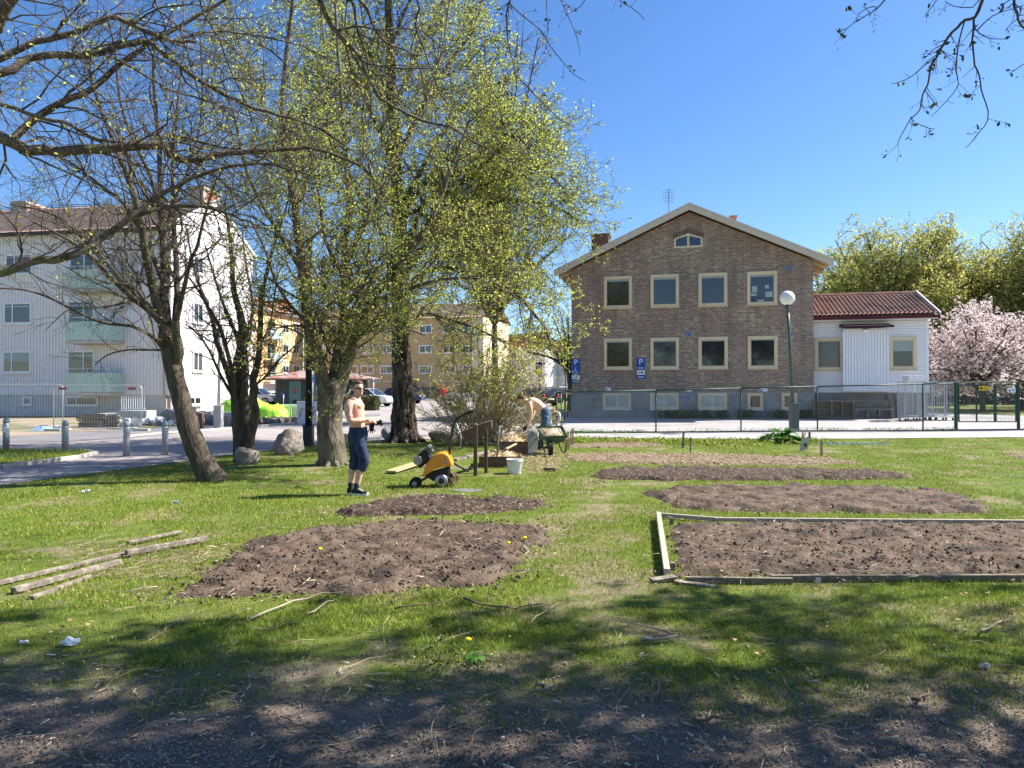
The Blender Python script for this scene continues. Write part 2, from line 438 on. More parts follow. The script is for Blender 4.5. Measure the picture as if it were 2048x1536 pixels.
def inpoly(x, y, P):
    c = np.zeros(np.shape(x), bool); n = len(P)
    for i in range(n):
        x0, y0 = P[i][:2]; x1, y1 = P[(i + 1) % n][:2]
        if y0 == y1: continue
        c ^= ((y0 > y) != (y1 > y)) & (x < (x1 - x0) * (y - y0) / (y1 - y0) + x0)
    return c
def pdist(x, y, P):
    d = np.full(np.shape(x), 1e9); n = len(P)
    for i in range(n):
        x0, y0 = P[i][:2]; x1, y1 = P[(i + 1) % n][:2]; dx, dy = x1 - x0, y1 - y0
        t = np.clip(((x - x0) * dx + (y - y0) * dy) / (dx * dx + dy * dy + 1e-9), 0, 1)
        d = np.minimum(d, np.hypot(x - x0 - t * dx, y - y0 - t * dy))
    return np.where(inpoly(x, y, P), d, -d)
import bmesh
def sheet(name, pix, m, dz, kind='structure', world=False, thick=0):
    P = [(Vector(p).to_3d() if world else W(*p)) for p in pix]
    bm = bmesh.new(); bm.faces.new([bm.verts.new((p.x, p.y, 0)) for p in P])
    xs = [p.x for p in P]; ys = [p.y for p in P]
    for ax, lo, hi in ((0, min(xs), max(xs)), (1, min(ys), max(ys))):
        st = 2.0 if ax == 0 else 1.0
        k = math.ceil(lo / st) * st
        while k < hi and k < 130:
            if ax == 0 and abs(k) > 60: k += st; continue
            no = [0, 0, 0]; no[ax] = 1; c = [0, 0, 0]; c[ax] = k
            bmesh.ops.bisect_plane(bm, geom=bm.verts[:] + bm.edges[:] + bm.faces[:], plane_co=c, plane_no=no)
            k += st
    for v in bm.verts: v.co.z = g(v.co.x, v.co.y) + dz
    if thick:
        r = bmesh.ops.extrude_face_region(bm, geom=bm.faces[:])
        for e in r['geom']:
            if isinstance(e, bmesh.types.BMVert): e.co.z -= thick
    bmesh.ops.recalc_face_normals(bm, faces=bm.faces[:])
    me = bpy.data.meshes.new(name); bm.to_mesh(me); bm.free()
    return tag(link(name, me, m), kind=kind)
# ================================================================ the ground, the road, the yard
def grid_ground():
    xs = sorted(set([-400, -200, -120] + list(range(-60, 62, 2)) + [120, 200, 400]))
    ys = sorted(set([-40, -20] + list(range(-10, 101, 1)) + [130, 200, 300, 500, 900]))
    X, Y = np.meshgrid(xs, ys); Z = gnp(X, Y)
    nx, ny = len(xs), len(ys); V = np.stack([X, Y, Z], -1).reshape(-1, 3)
    i = np.arange(nx - 1)[None, :] + nx * np.arange(ny - 1)[:, None]
    Q = np.stack([i, i + 1, i + 1 + nx, i + nx], -1).reshape(-1, 4)
    return tag(link('ground', nmesh('ground', V, Q), 'ground'), kind='structure')
grid_ground()
EDGE = [(-600, 1040), (-250, 1000), (0, 972), (120, 955), (200, 945), (330, 928), (430, 914), (560, 899), (690, 884), (800, 880), (1000, 878), (1140, 877)]
sheet('road', EDGE + [(1140, 865), (1090, 850), (1110, 800), (1135, 793.5), (300, 793.5), (400, 830), (480, 857), (330, 868), (250, 876), (130, 884), (0, 886), (-400, 892)], 'asphalt_pink', .012)
sheet('path', [(-400, 896), (0, 886.5), (130, 884.5), (250, 877), (330, 868.5), (480, 857), (620, 845), (760, 836), (760, 828), (620, 834), (480, 845), (330, 856), (200, 862), (60, 872), (-400, 884)], 'asphalt_dark', .026)
sheet('bare_soil', [(-500, 884), (60, 872), (200, 862), (330, 856), (480, 845), (620, 834), (640, 815), (480, 815), (300, 835), (-500, 835)], 'sand', .02)
sheet('pavement', [(1141, 877), (1300, 877.5), (1500, 878.5), (1700, 878), (2048, 875), (2500, 872), (2500, 858), (2048, 860.5), (1845, 863), (1640, 863.5), (1312, 866), (1141, 866)], 'asphalt_light', .014)
sheet('yard', [(1095, 850), (1141, 865.5), (1312, 865.5), (1640, 863), (1845, 862.5), (2048, 860), (2500, 857), (2500, 842), (2048, 832), (1870, 826), (1150, 822), (1110, 826)], 'asphalt_light', .018)
# grass island by the bollards, with its kerb
isl = [(-500, 912), (0, 903), (165, 905), (192, 909), (160, 917), (80, 928), (0, 938), (-500, 985)]
ig = sheet('lawn', isl, 'ground', .06, thick=.2)
kb = MB()
kp = [W(*p) for p in isl[2:]]
for a, b in zip(kp, kp[1:]):
    n = max(1, int((b - a).length / .6))
    for i in range(n):
        p, q = a.lerp(b, i / n), a.lerp(b, (i + .97) / n)
        kb.bar(p + Vector((0, 0, .02)), q + Vector((0, 0, .02)), .12, .14)
tag(kb.build('kerb', 'kerb', bevel=.01), kind='structure')
# thin kerb along the road's far side
kb = MB()
kp = [W(*p) for p in [(250, 876), (330, 868), (480, 857), (620, 845), (760, 836)]]
for a, b in zip(kp, kp[1:]):
    n = max(1, int((b - a).length / 1.0))
    for i in range(n): kb.bar(a.lerp(b, i / n) + Vector((0, 0, .02)), a.lerp(b, (i + .98) / n) + Vector((0, 0, .02)), .14, .12)
tag(kb.build('kerb', 'kerb'), kind='structure')
# edge stones between yard fence and pavement
kb = MB()
kp = [W(*p) for p in [(1141, 866.3), (1312, 866.3), (1640, 863.8), (1845, 863.2), (2048, 860.8), (2400, 858)]]
for a, b in zip(kp, kp[1:]):
    n = max(1, int((b - a).length / 1.0))
    for i in range(n): kb.bar(a.lerp(b, i / n), a.lerp(b, (i + .98) / n), .1, .13)
tag(kb.build('kerb', 'asphalt_dark'), kind='structure')

# ================================================================ planting beds
BEDS = []
def bed(name, pix, m, label, h=.07, amp=.07, res=.03, fr=1.0, seed=0, edge=.3):
    P = [tuple(W(*p)[:2]) for p in pix]; BEDS.append(P)
    A = np.array(P); x0, y0 = A.min(0) - .3; x1, y1 = A.max(0) + .3
    xs = np.arange(x0, x1, res); ys = np.arange(y0, y1, res * (1.0 if res < .04 else 1)); X, Y = np.meshgrid(xs, ys)
    d = pdist(X, Y, P) + (fbm(X * 2.5, Y * 2.5, seed + 3) - .5) * edge * 2.2
    k = np.clip(d / .22, 0, 1); k = k * k * (3 - 2 * k)
    c = fbm(X * 3.2 * fr, Y * 3.2 * fr, seed, 3); f = fbm(X * 13 * fr, Y * 13 * fr, seed + 9, 4)
    f2 = fbm(X * 27 * fr, Y * 27 * fr, seed + 17, 3); lump = np.maximum(f - .52, 0) * 1.5 + c * .9 + np.maximum(f2 - .55, 0) * .9 - np.maximum(fbm(X * 5, Y * 5, seed + 31, 3) - .58, 0) * 2.5
    Z = gnp(X, Y) - .012 + k * (h * .45 + amp * lump * .8) + k * (np.abs(fbm(X * 31, Y * 31, seed + 5, 2) - .5)) * .05
    nx, ny = len(xs), len(ys); V = np.stack([X, Y, Z], -1).reshape(-1, 3)
    i = np.arange(nx - 1)[None, :] + nx * np.arange(ny - 1)[:, None]
    Q = np.stack([i, i + 1, i + 1 + nx, i + nx], -1).reshape(-1, 4)
    ok = (d > -.03).reshape(-1); Q = Q[ok[Q].all(1)]
    used = np.unique(Q); mp = np.zeros(len(V), np.int64); mp[used] = np.arange(len(used))
    o = link(name, nmesh(name, V[used], mp[Q]), m, smooth=False)
    return tag(o, label, 'garden bed', 'dug planting beds in the lawn')
bed('soil_bed', [(335, 1195), (400, 1140), (480, 1095), (640, 1056), (830, 1042), (1000, 1046), (1115, 1052), (1095, 1085), (1060, 1120), (1040, 1165), (880, 1186), (640, 1194), (480, 1200)], 'soil', 'large freshly dug brown bed left of the middle, nearest the camera', seed=1)
bed('soil_bed', [(655, 1027), (740, 1010), (880, 996), (1000, 998), (1095, 1005), (1112, 1014), (1010, 1028), (820, 1033), (690, 1038)], 'soil_dark', 'narrow dark mulched bed in front of the orange tiller', h=.1, amp=.09, seed=2)
bed('soil_bed', [(1328, 1052), (1500, 1047), (2048, 1050), (2300, 1052), (2360, 1160), (2048, 1152), (1800, 1156), (1380, 1156), (1342, 1158)], 'soil', 'brown bed enclosed by the long wooden beams', seed=3, edge=.08)
bed('soil_bed', [(1285, 987), (1350, 978), (1500, 974), (1750, 977), (1890, 983), (1985, 1012), (1960, 1030), (1700, 1028), (1480, 1026), (1340, 1016)], 'soil', 'wide brown bed just behind the wooden beam frame', res=.04, h=.1, amp=.08, seed=4)
bed('soil_bed', [(1170, 950), (1240, 937), (1400, 938), (1600, 940), (1780, 946), (1825, 956), (1700, 962), (1400, 962), (1190, 961)], 'soil_dark', 'long narrow dark bed, second row behind the wooden beam frame', res=.045, h=.1, amp=.09, seed=5)
bed('mulch_bed', [(1120, 912), (1230, 906), (1450, 911), (1640, 915), (1715, 928), (1560, 932), (1300, 929), (1150, 924)], 'mulch', 'pale mulched bed strewn with straw, third row behind the beam frame', res=.05, h=.05, amp=.05, seed=6)
bed('soil_bed', [(1135, 888), (1200, 884), (1330, 888), (1345, 893), (1200, 896), (1140, 896)], 'mulch', 'small brown bed beside the pavement, right of the wheelbarrow', res=.06, h=.05, amp=.05, seed=8)
bed('soil_patch', [(2010, 912), (2060, 905), (2200, 905), (2260, 914), (2120, 920), (2030, 918)], 'mulch', 'small bare soil patch in the lawn at the right edge', res=.06, h=.04, amp=.05, seed=9)

# ================================================================ grass, litter
CLEAR = [[tuple(W(*p)[:2]) for p in q] for q in (
    [(1040, 905), (1090, 900), (1130, 912), (1120, 935), (1060, 945), (1030, 930)],)]
def tuft_field(n, y0, y1, dens_pow, hgt, wid, seedv, keep):
    r = np.random.default_rng(seedv)
    u = r.random(n); a = 2 - dens_pow
    Y = (y0 ** a + u * (y1 ** a - y0 ** a)) ** (1 / a)
    X = (r.random(n) * 2 - 1) * (Y * .80 + 1.2)
    k = keep(X, Y, r); X, Y = X[k], Y[k]; n = len(X)
    s = (Y / 6) ** .55
    patch = fbm(X * .8, Y * .8, 31)
    h = hgt * (.45 + r.random(n) * .9) * (.55 + patch * .95); w = wid * s * (.7 + .6 * r.random(n))
    th = r.random(n) * 2 * np.pi; lean = h * (.15 + .9 * r.random(n) ** 1.5); la = r.random(n) * 2 * np.pi
    Z = gnp(X, Y) - .004
    dx, dy = np.cos(th) * w / 2, np.sin(th) * w / 2; lx, ly = np.cos(la) * lean, np.sin(la) * lean
    b0 = np.stack([X - dx, Y - dy, Z], -1); b1 = np.stack([X + dx, Y + dy, Z], -1)
    m0 = np.stack([X - dx * .8 + lx * .35, Y - dy * .8 + ly * .35, Z + h * .6], -1); m1 = np.stack([X + dx * .8 + lx * .35, Y + dy * .8 + ly * .35, Z + h * .6], -1)
    t = np.stack([X + lx, Y + ly, Z + h], -1)
    V = np.stack([b0, b1, m1, m0, t], 1).reshape(-1, 3); i = np.arange(n) * 5
    return V, np.stack([i, i + 1, i + 2, i + 3], -1), np.stack([i + 3, i + 2, i + 4], -1)
EDGEW = [W(*p) for p in EDGE] + [W(1300, 877.5), W(1500, 878.5), W(1700, 878), W(2048, 875), W(2500, 872)]
ex = np.array([p.x for p in EDGEW]); ey = np.array([p.y for p in EDGEW])
def edge_y(X): return np.interp(X, ex, ey)
def grass_keep(X, Y, r):
    k = Y < edge_y(X) + (fbm(X * 2, Y * 0, 5) - .5) * .25
    for P in BEDS:
        x0 = min(p[0] for p in P) - .3; x1 = max(p[0] for p in P) + .3
        s = (X > x0) & (X < x1)
        d = np.full(X.shape, -9.); d[s] = pdist(X[s], Y[s], P); k &= ~(d > r.random(len(X)) ** 2.5 * .5 - .06)
    for P in CLEAR: k &= ~(inpoly(X, Y, P) & (r.random(len(X)) < .8))
    bare = fbm(X * 1.1 + 5, Y * 1.1, 77) + .085 * np.exp(-((X - Y * .115 - .1) / .5) ** 2) * (Y > 5) * (Y < 13)
    k &= ~((bare > .57) & (r.random(len(X)) < .75))
    near = Y + (fbm(X * 1.0, Y * 1.0, 55, 5) - .5) * 3.0
    k &= r.random(len(X)) < np.clip((near - 3.45) / 1.5, 0.004, 1)
    return k
V, Q, T = tuft_field(680000, 2.2, 27, 1.5, .034, .0052, 3, grass_keep)
tag(link('grass', nmesh('grass', V, Q, T), 'grass'), 'short green lawn grass between the dug beds', 'grass', kind='stuff')
def isl_keep(X, Y, r):
    return inpoly(X, Y, [tuple(W(*p)[:2]) for p in isl])
V, Q, T = tuft_field(90000, 14, 24, .5, .09, .006, 4, isl_keep); V[:, 2] += .055
tag(link('grass', nmesh('grass', V, Q, T), 'grass'), 'grass on the kerbed island around the bollards', 'grass', kind='stuff')
def flakes(n, keep, y0, y1, L, Wd, H, pw=1.4, seedv=1, lift=.003, tilt=.25, sx=.8):
    r = np.random.default_rng(seedv); u = r.random(n); a = 2 - pw
    Y = (y0 ** a + u * (y1 ** a - y0 ** a)) ** (1 / a); X = (r.random(n) * 2 - 1) * (Y * sx + .6)
    k = keep(X, Y, r); X, Y = X[k], Y[k]; n = len(X)
    th = r.random(n) * 2 * np.pi; l = L * (.3 + r.random(n) ** 3 * 2.2); w = Wd * (.5 + r.random(n)); h = H * (.5 + r.random(n))
    Z = gnp(X, Y) + lift + r.random(n) * lift
    c, s = np.cos(th), np.sin(th); tz = (r.random(n) - .3) * tilt
    out = []
    for (a_, b_, e) in ((-1, -1, 0), (1, -.6, 0), (1, .6, 0), (-1, 1, 0), (-1, -1, 1), (1, -.6, 1), (1, .6, 1), (-1, 1, 1)):
        ax, bx = a_ * l / 2, b_ * w / 2
        out.append(np.stack([X + c * ax - s * bx, Y + s * ax + c * bx, Z + e * h + np.maximum(a_ * tz * l / 2, 0)], -1))
    V = np.stack(out, 1).reshape(-1, 3); i = np.arange(n)[:, None] * 8
    Q = (i[:, None, :] + np.array([(0, 3, 2, 1), (4, 5, 6, 7), (0, 1, 5, 4), (1, 2, 6, 5), (2, 3, 7, 6), (3, 0, 4, 7)])[None]).reshape(-1, 4)
    return nmesh('flakes', V, Q)
near_dirt = lambda X, Y, r: (r.random(len(X)) < np.clip((4.9 - Y) / 1.6, 0.06, 1)) & (Y < 6.2)
tag(link('wood_chips', flakes(3000, near_dirt, 2.2, 6.2, .026, .007, .004, seedv=5, lift=.006), 'chip'), 'pale wood chips scattered over the trodden ground', 'wood chips', kind='stuff')
tag(link('gravel', flakes(30000, lambda X, Y, r: r.random(len(X)) < np.clip((4.4 - Y) / 1.2, 0, 1), 2.2, 4.6, .008, .007, .006, seedv=6), 'rock'), 'fine gravel on the trodden foreground', 'gravel', kind='stuff')
def on_straw(X, Y, r):
    P1 = CLEAR[0]; P2 = BEDS[5]
    d = np.maximum(pdist(X, Y, P1), pdist(X, Y, P2)); return r.random(len(X)) < np.clip((d + .5) / .9, 0, 1) ** 1.5
tag(link('straw', flakes(60000, on_straw, 13, 22, .07, .012, .006, pw=0, seedv=7, lift=.02, sx=.45), 'straw'), 'pale straw and shavings strewn around the compost boxes and on the mulched bed', 'straw', kind='stuff')
def on_beds(X, Y, r):
    k = np.zeros(len(X), bool)
    for P in BEDS[:5]: k |= pdist(X, Y, P) > -.25
    return k & (r.random(len(X)) < .8)
tag(link('dead_stalks', flakes(4000, on_beds, 5, 15, .06, .006, .004, pw=1.6, seedv=8, lift=.035, tilt=1.0), 'chip'), 'dry stalks and root bits on the dug soil', 'plant litter', kind='stuff')
def clods():
    r = np.random.default_rng(4); vs, qs = [], []
    n = 26000; Y = 5.4 + r.random(n) ** 1.3 * 9; X = (r.random(n) * 2 - 1) * Y * .8
    k = np.zeros(n, bool)
    for P in BEDS[:5]: k |= pdist(X, Y, P) > .02 - .35 * r.random(n) ** 3
    X, Y = X[k], Y[k]; n = len(X); s = .006 + .018 * r.random(n) ** 4
    base = np.array([(1, 0, 0), (0, 1, 0), (-1, 0, 0), (0, -1, 0), (0, 0, 1), (0, 0, -.4)])
    V = base[None] * (s[:, None, None]) * (.6 + .8 * r.random((n, 6, 1))) + np.stack([X, Y, gnp(X, Y) + np.where(np.max([pdist(X, Y, P) for P in BEDS[:5]], axis=0) > .15, .055, .008) + .015 * r.random(n)], -1)[:, None]
    i = np.arange(n)[:, None] * 6
    T = (i[:, None, :] + np.array([(0, 1, 4), (1, 2, 4), (2, 3, 4), (3, 0, 4), (1, 0, 5), (2, 1, 5), (3, 2, 5), (0, 3, 5)])[None]).reshape(-1, 3)
    return nmesh('clods', V.reshape(-1, 3), None, T)
tag(link('soil_clods', clods(), 'soil'), 'loose crumbs of soil on the dug beds', 'soil crumbs', kind='stuff')
def dry_leaves(n, keep, y0, y1, seedv):
    r = np.random.default_rng(seedv); Y = y0 + (y1 - y0) * r.random(n) ** 1.2; X = (r.random(n) * 2 - 1) * Y * .8
    k = keep(X, Y, r); X, Y = X[k], Y[k]; n = len(X); s = .01 + .018 * r.random(n) ** 2
    th = r.random(n) * 6.28; c, q = np.cos(th), np.sin(th); Z = gnp(X, Y) + .02 + .02 * r.random(n); cu = s * (.2 + .7 * r.random(n))
    V = np.stack([np.stack([X + c * s, Y + q * s, Z + cu], -1), np.stack([X - q * s * .6, Y + c * s * .6, Z], -1), np.stack([X - c * s, Y - q * s, Z + cu * .5], -1), np.stack([X + q * s * .6, Y - c * s * .6, Z + cu * .2], -1)], 1)
    return nmesh('l', V.reshape(-1, 3), np.arange(n * 4).reshape(-1, 4))
mm('leaf_dry', (.24, .14, .08), (.36, .24, .15), 9, .8, island=.35)
tag(link('dry_leaves', dry_leaves(900, lambda X, Y, r: fbm(X * .9, Y * .9, 8) > .42, 4, 14, 3), 'leaf_dry'), 'curled dead leaves lying in the lawn', 'dead leaves', kind='stuff')
# ================================================================ trees
def tubes_mesh(name, T, sides):
    """T: list of (pts, radii); batches by point count, n-sided tubes"""
    Vs, Qs, k = [], [], 0
    by = {}
    for p, r in T: by.setdefault(len(p), []).append((p, r))
    for m, L in by.items():
        P = np.array([p for p, _ in L], float); Rr = np.array([r for _, r in L], float)
        t = np.empty_like(P); t[:, 1:-1] = P[:, 2:] - P[:, :-2]; t[:, 0] = P[:, 1] - P[:, 0]; t[:, -1] = P[:, -1] - P[:, -2]
        t /= np.linalg.norm(t, axis=2, keepdims=True) + 1e-9
        ref = np.where(np.abs((P[:, -1] - P[:, 0])[:, 2:3]) > np.linalg.norm(P[:, -1] - P[:, 0], axis=1, keepdims=True) * .9, np.array([[1., .1, 0]]), np.array([[.05, .1, 1.]]))
        u = np.cross(t, ref[:, None, :]); u /= np.linalg.norm(u, axis=2, keepdims=True) + 1e-9; w = np.cross(t, u)
        a = np.arange(sides) * 2 * np.pi / sides
        V = P[:, :, None, :] + Rr[:, :, None, None] * (u[:, :, None, :] * np.cos(a)[None, None, :, None] + w[:, :, None, :] * np.sin(a)[None, None, :, None])
        n = len(L); base = k + np.arange(n)[:, None, None] * m * sides + np.arange(m - 1)[None, :, None] * sides
        j = np.arange(sides)[None, None, :]; j2 = (j + 1) % sides
        Qs.append(np.stack([base + j, base + j2, base + sides + j2, base + sides + j], -1).reshape(-1, 4))
        Vs.append(V.reshape(-1, 3)); k += n * m * sides
    me = nmesh(name, np.concatenate(Vs), np.concatenate(Qs)); me.polygons.foreach_set('use_smooth', [True] * len(me.polygons))
    return me
def trunk_mesh(T, amp, sides=72):
    """thick stems with real furrows and ridges running along the bark"""
    Vs, Qs, k0 = [], [], 0
    for pts, rad in T:
        P = np.array(pts, float); L = np.concatenate([[0], np.cumsum(np.linalg.norm(np.diff(P, axis=0), axis=1))]); n = max(8, int(L[-1] / .035))
        s = np.linspace(0, L[-1], n); C = np.stack([np.interp(s, L, P[:, i]) for i in range(3)], -1); Rr = np.interp(s, L, rad)
        ker = np.ones(7) / 7
        for i in range(3): C[3:-3, i] = np.convolve(C[:, i], ker, 'valid')
        t = np.gradient(C, axis=0); t /= np.linalg.norm(t, axis=1, keepdims=True)
        u = np.cross(t, np.array([.05, 1., .05])); u /= np.linalg.norm(u, axis=1, keepdims=True); w = np.cross(t, u)
        a = np.arange(sides) * 2 * np.pi / sides; S, A = np.meshgrid(s, a, indexing='ij'); q = 2 * np.pi * Rr.max()
        X = A / (2 * np.pi); nf = max(5, round(q / .085))
        ph = X * nf + (fbm(np.cos(A) * 2 + 7, S * 2.2 + np.sin(A) * 2, 5) - .5) * 2.4
        f = np.abs(np.sin(np.pi * ph)) ** .6; f = f * (.5 + .9 * vn(np.floor(ph) * 3.1, S * 6 + np.floor(ph) * 1.7, 3)) + .5 * fbm(np.cos(A) * 9, S * 16 + np.sin(A) * 9, 8, 3)
        D = 1 + amp * (f - .6) + .10 * (fbm(np.cos(A) * 1.3 + 3, S * 1.1 + np.sin(A) * 1.3, 9, 3) - .5)
        V = C[:, None] + Rr[:, None, None] * D[:, :, None] * (u[:, None] * np.cos(a)[None, :, None] + w[:, None] * np.sin(a)[None, :, None])
        i = np.arange(sides)[None]; k = k0 + np.arange(n - 1)[:, None] * sides
        Qs.append(np.stack([k + i, k + (i + 1) % sides, k + sides + (i + 1) % sides, k + sides + i], -1).reshape(-1, 4)); Vs.append(V.reshape(-1, 3)); k0 += n * sides
    return nmesh('trunk', np.concatenate(Vs), np.concatenate(Qs))
def leaves_mesh(name, P, size, rng, aspect=.55, droop=0.0, jit=.5):
    P = np.asarray(P, float); n = len(P); s = size * (1 + (rng.random(n) - .5) * 2 * jit)
    d = rng.normal(size=(n, 3)); d[:, 2] = d[:, 2] * .7 - droop; d /= np.linalg.norm(d, axis=1, keepdims=True)
    q = rng.normal(size=(n, 3)); q -= d * (q * d).sum(1, keepdims=True); q /= np.linalg.norm(q, axis=1, keepdims=True)
    nn = np.cross(d, q); s = s[:, None]
    V = np.stack([P, P + d * s * .5 + q * s * aspect * .5 + nn * s * .12, P + d * s, P + d * s * .5 - q * s * aspect * .5 + nn * s * .12], 1)
    return nmesh(name, V.reshape(-1, 3), np.arange(n * 4).reshape(-1, 4))
class Tree:
    def __init__(s, seed, sp, keep=None, leafn=3, leafp=1.0, rat=(.42, .42, .5), dens=(3, 4.5, 6), maxl=3, up=.10, wig=.22, twig_r=.004, leaf_keep=None, seg=.3, minlen=.12, ang=(30, 65), jitter=.05):
        s.r = random.Random(seed); s.T = {0: [], 1: [], 2: [], 3: []}; s.L = []; s.TM = []; s.bs = 1.0; s.rough = .035
        s.keep = keep; s.leafn = leafn; s.leafp = leafp; s.rat = rat; s.dens = dens; s.maxl = maxl; s.up = up; s.wig = wig
        s.tr = twig_r; s.lk = leaf_keep; s.seg = seg; s.minlen = minlen; s.ang = ang; s.sp = sp; s.jit = jitter
    def children(s, pts, rad, lvl, L, t0=.12, dens=None):
        r = s.r; m = len(pts)
        nch = L * (dens if dens is not None else s.dens[min(lvl, len(s.dens) - 1)]); nch = int(nch) + (r.random() < nch % 1)
        for _ in range(nch):
            t = t0 + (1 - t0) * r.random(); f = t * (m - 1); i = min(int(f), m - 2); f -= i
            a, b = pts[i], pts[i + 1]; p = tuple(a[k] + (b[k] - a[k]) * f for k in range(3))
            d = [b[k] - a[k] for k in range(3)]; n = math.sqrt(sum(x * x for x in d)) or 1; d = [x / n for x in d]
            q = [r.gauss(0, 1) for _ in range(3)]; dt = sum(q[k] * d[k] for k in range(3)); q = [q[k] - dt * d[k] for k in range(3)]
            n = math.sqrt(sum(x * x for x in q)) or 1
            an = math.radians(r.uniform(*s.ang)); c, sn = math.cos(an), math.sin(an)
            e = [d[k] * c + q[k] / n * sn for k in range(3)]
            rr = rad[i] + (rad[i + 1] - rad[i]) * f
            LL = L * s.rat[min(lvl, len(s.rat) - 1)] * (1.15 - .6 * t) * r.uniform(.55, 1.25)
            if lvl == 0: LL = min(LL, 3.2)
            if LL < s.minlen: LL = s.minlen * r.uniform(.7, 1.3)
            s.grow(p, e, LL, min(rr * .6, (.005 + LL * .011) * s.bs), lvl + 1)
    def grow(s, p, d, L, r0, lvl):
        r = s.r; seg = s.seg / (1 + lvl * .6)
        n = max(3, min(8, int(L / seg) + 2)); st = L / (n - 1); pts = [p]; wig = s.wig * (1 + .25 * lvl)
        for i in range(n - 1):
            d = [d[0] + r.gauss(0, wig), d[1] + r.gauss(0, wig), d[2] + r.gauss(0, wig) + s.up]
            q = math.sqrt(d[0] ** 2 + d[1] ** 2 + d[2] ** 2); d = [x / q for x in d]
            p = (p[0] + d[0] * st, p[1] + d[1] * st, p[2] + d[2] * st)
            if s.keep and not s.keep(p): break
            pts.append(p)
        if len(pts) < 2: return
        if len(pts) < n: L *= len(pts) / n
        m = len(pts); r0 = max(r0, s.tr * 1.3); rad = [max(s.tr, r0 * (1 - .8 * i / (m - 1))) for i in range(m)]
        s.T[min(lvl, 3)].append((pts, rad))
        if lvl < s.maxl and L > s.minlen * 1.2: s.children(pts, rad, lvl, L)
        if lvl >= s.maxl - 1 and s.leafn: s.leaf(pts)
    def leaf(s, pts):
        r = s.r
        for i in range(1, len(pts)):
            if r.random() < s.leafp:
                p = pts[i]
                if s.lk and not s.lk(p, r): continue
                for _ in range(r.randint(1, s.leafn)): s.L.append((p[0] + r.gauss(0, .012), p[1] + r.gauss(0, .012), p[2] + r.gauss(0, .012)))
    def limb(s, pix, D0, D1, r0, r1, dens=None, t0=.1, main=False, sub=3, world=False, kids=True, power=1.0):
        """limb through picture points at depths D0..D1 (metres), radii in metres"""
        n = len(pix)
        P = [Vector(p) for p in pix] if world else [at(p[0], p[1], D0 + (D1 - D0) * (i / (n - 1))) for i, p in enumerate(pix)]
        C = []
        for i in range(n - 1):                    # Catmull-Rom through the points
            a, b, c, d = P[max(i - 1, 0)], P[i], P[i + 1], P[min(i + 2, n - 1)]
            for k in range(sub):
                t = k / sub
                v = .5 * ((2 * b) + (c - a) * t + (2 * a - 5 * b + 4 * c - d) * t * t + (3 * b - a - 3 * c + d) * t ** 3)
                w = 0 if (i == 0 and k == 0) else s.jit * (r0 if main else max(r0, .04))
                C.append(tuple(v + Vector((s.r.gauss(0, w), s.r.gauss(0, w), s.r.gauss(0, w)))))
        C.append(tuple(P[-1])); m = len(C)
        rad = [r0 + (r1 - r0) * (i / (m - 1)) ** power for i in range(m)]
        if main: rad = [r * (1 + .04 * s.r.gauss(0, 1)) for r in rad]
        (s.TM if main else s.T[0]).append((C, rad))
        L = sum((Vector(a) - Vector(b)).length for a, b in zip(C, C[1:]))
        if kids:
            r = s.r; nch = L * (s.dens[0] if dens is None else dens)
            # children of a limb: length set by the tree, not by this limb
            for _ in range(int(nch)):
                t = t0 + (1 - t0) * r.random(); f = t * (m - 1); i = min(int(f), m - 2); f -= i
                a, b = Vector(C[i]), Vector(C[i + 1]); p = a.lerp(b, f); d = (b - a).normalized()
                q = Vector((r.gauss(0, 1), r.gauss(0, 1), r.gauss(0, 1))); q = (q - d * q.dot(d)).normalized()
                an = math.radians(r.uniform(*s.ang)); e = d * math.cos(an) + q * math.sin(an)
                rr = rad[i]; LL = s.sp * r.uniform(.4, 1.2) * (1.1 - .45 * t)
                s.grow(tuple(p), tuple(e), LL, min(rr * .5, (.006 + LL * .0105) * s.bs), 1)
        return C
    def finish(s, name, label, base, bark, leafm, lsize=.045, droop=.2, twigm='twig', group=None, cat='tree', kind2=None, aspect=.55, trunk='trunk', crown='crown'):
        print('TREE', name, [len(s.T[k]) for k in range(4)], len(s.L))
        o = thing(name, label, cat, base, group=group)
        inv = Vector(base); kids = []
        def sub(T): return [([(p[0] - inv.x, p[1] - inv.y, p[2] - inv.z) for p in P], r) for P, r in T]
        if s.TM: link(trunk, trunk_mesh(sub(s.TM), s.rough), bark, o)
        if s.T[0]: link('limbs' if s.TM else trunk, tubes_mesh(trunk, sub(s.T[0]), 12), bark, o)
        tw = []
        V = []
        if s.T[1]: tag(link('branches', tubes_mesh('b', sub(s.T[1]), 5), twigm, o), kind='stuff')
        if s.T[2] + s.T[3]: tag(link('twigs', tubes_mesh('t', sub(s.T[2] + s.T[3]), 3), twigm, o), kind='stuff')
        if s.L:
            rng = np.random.default_rng(5)
            tag(link(crown, leaves_mesh('c', np.array(s.L) - np.array(inv), lsize, rng, aspect, droop), leafm, o), kind='stuff')
        return o
def root_flare(base, r, n=7, h=.35, seed=1, lean=(0, 0)):
    """roots spreading at the foot, as world-space limbs"""
    rr = random.Random(seed); out = []
    for k in range(n):
        a = 2 * math.pi * (k + rr.uniform(-.3, .3)) / n; ca, sa = math.cos(a), math.sin(a)
        out.append([(base.x + ca * r * .45 + lean[0] * h, base.y + sa * r * .45 + lean[1] * h, base.z + h * rr.uniform(.8, 1.3)),
                    (base.x + ca * r * .8, base.y + sa * r * .8, base.z + h * .35), (base.x + ca * r * 1.5, base.y + sa * r * 1.5, base.z - .04)])
    return out
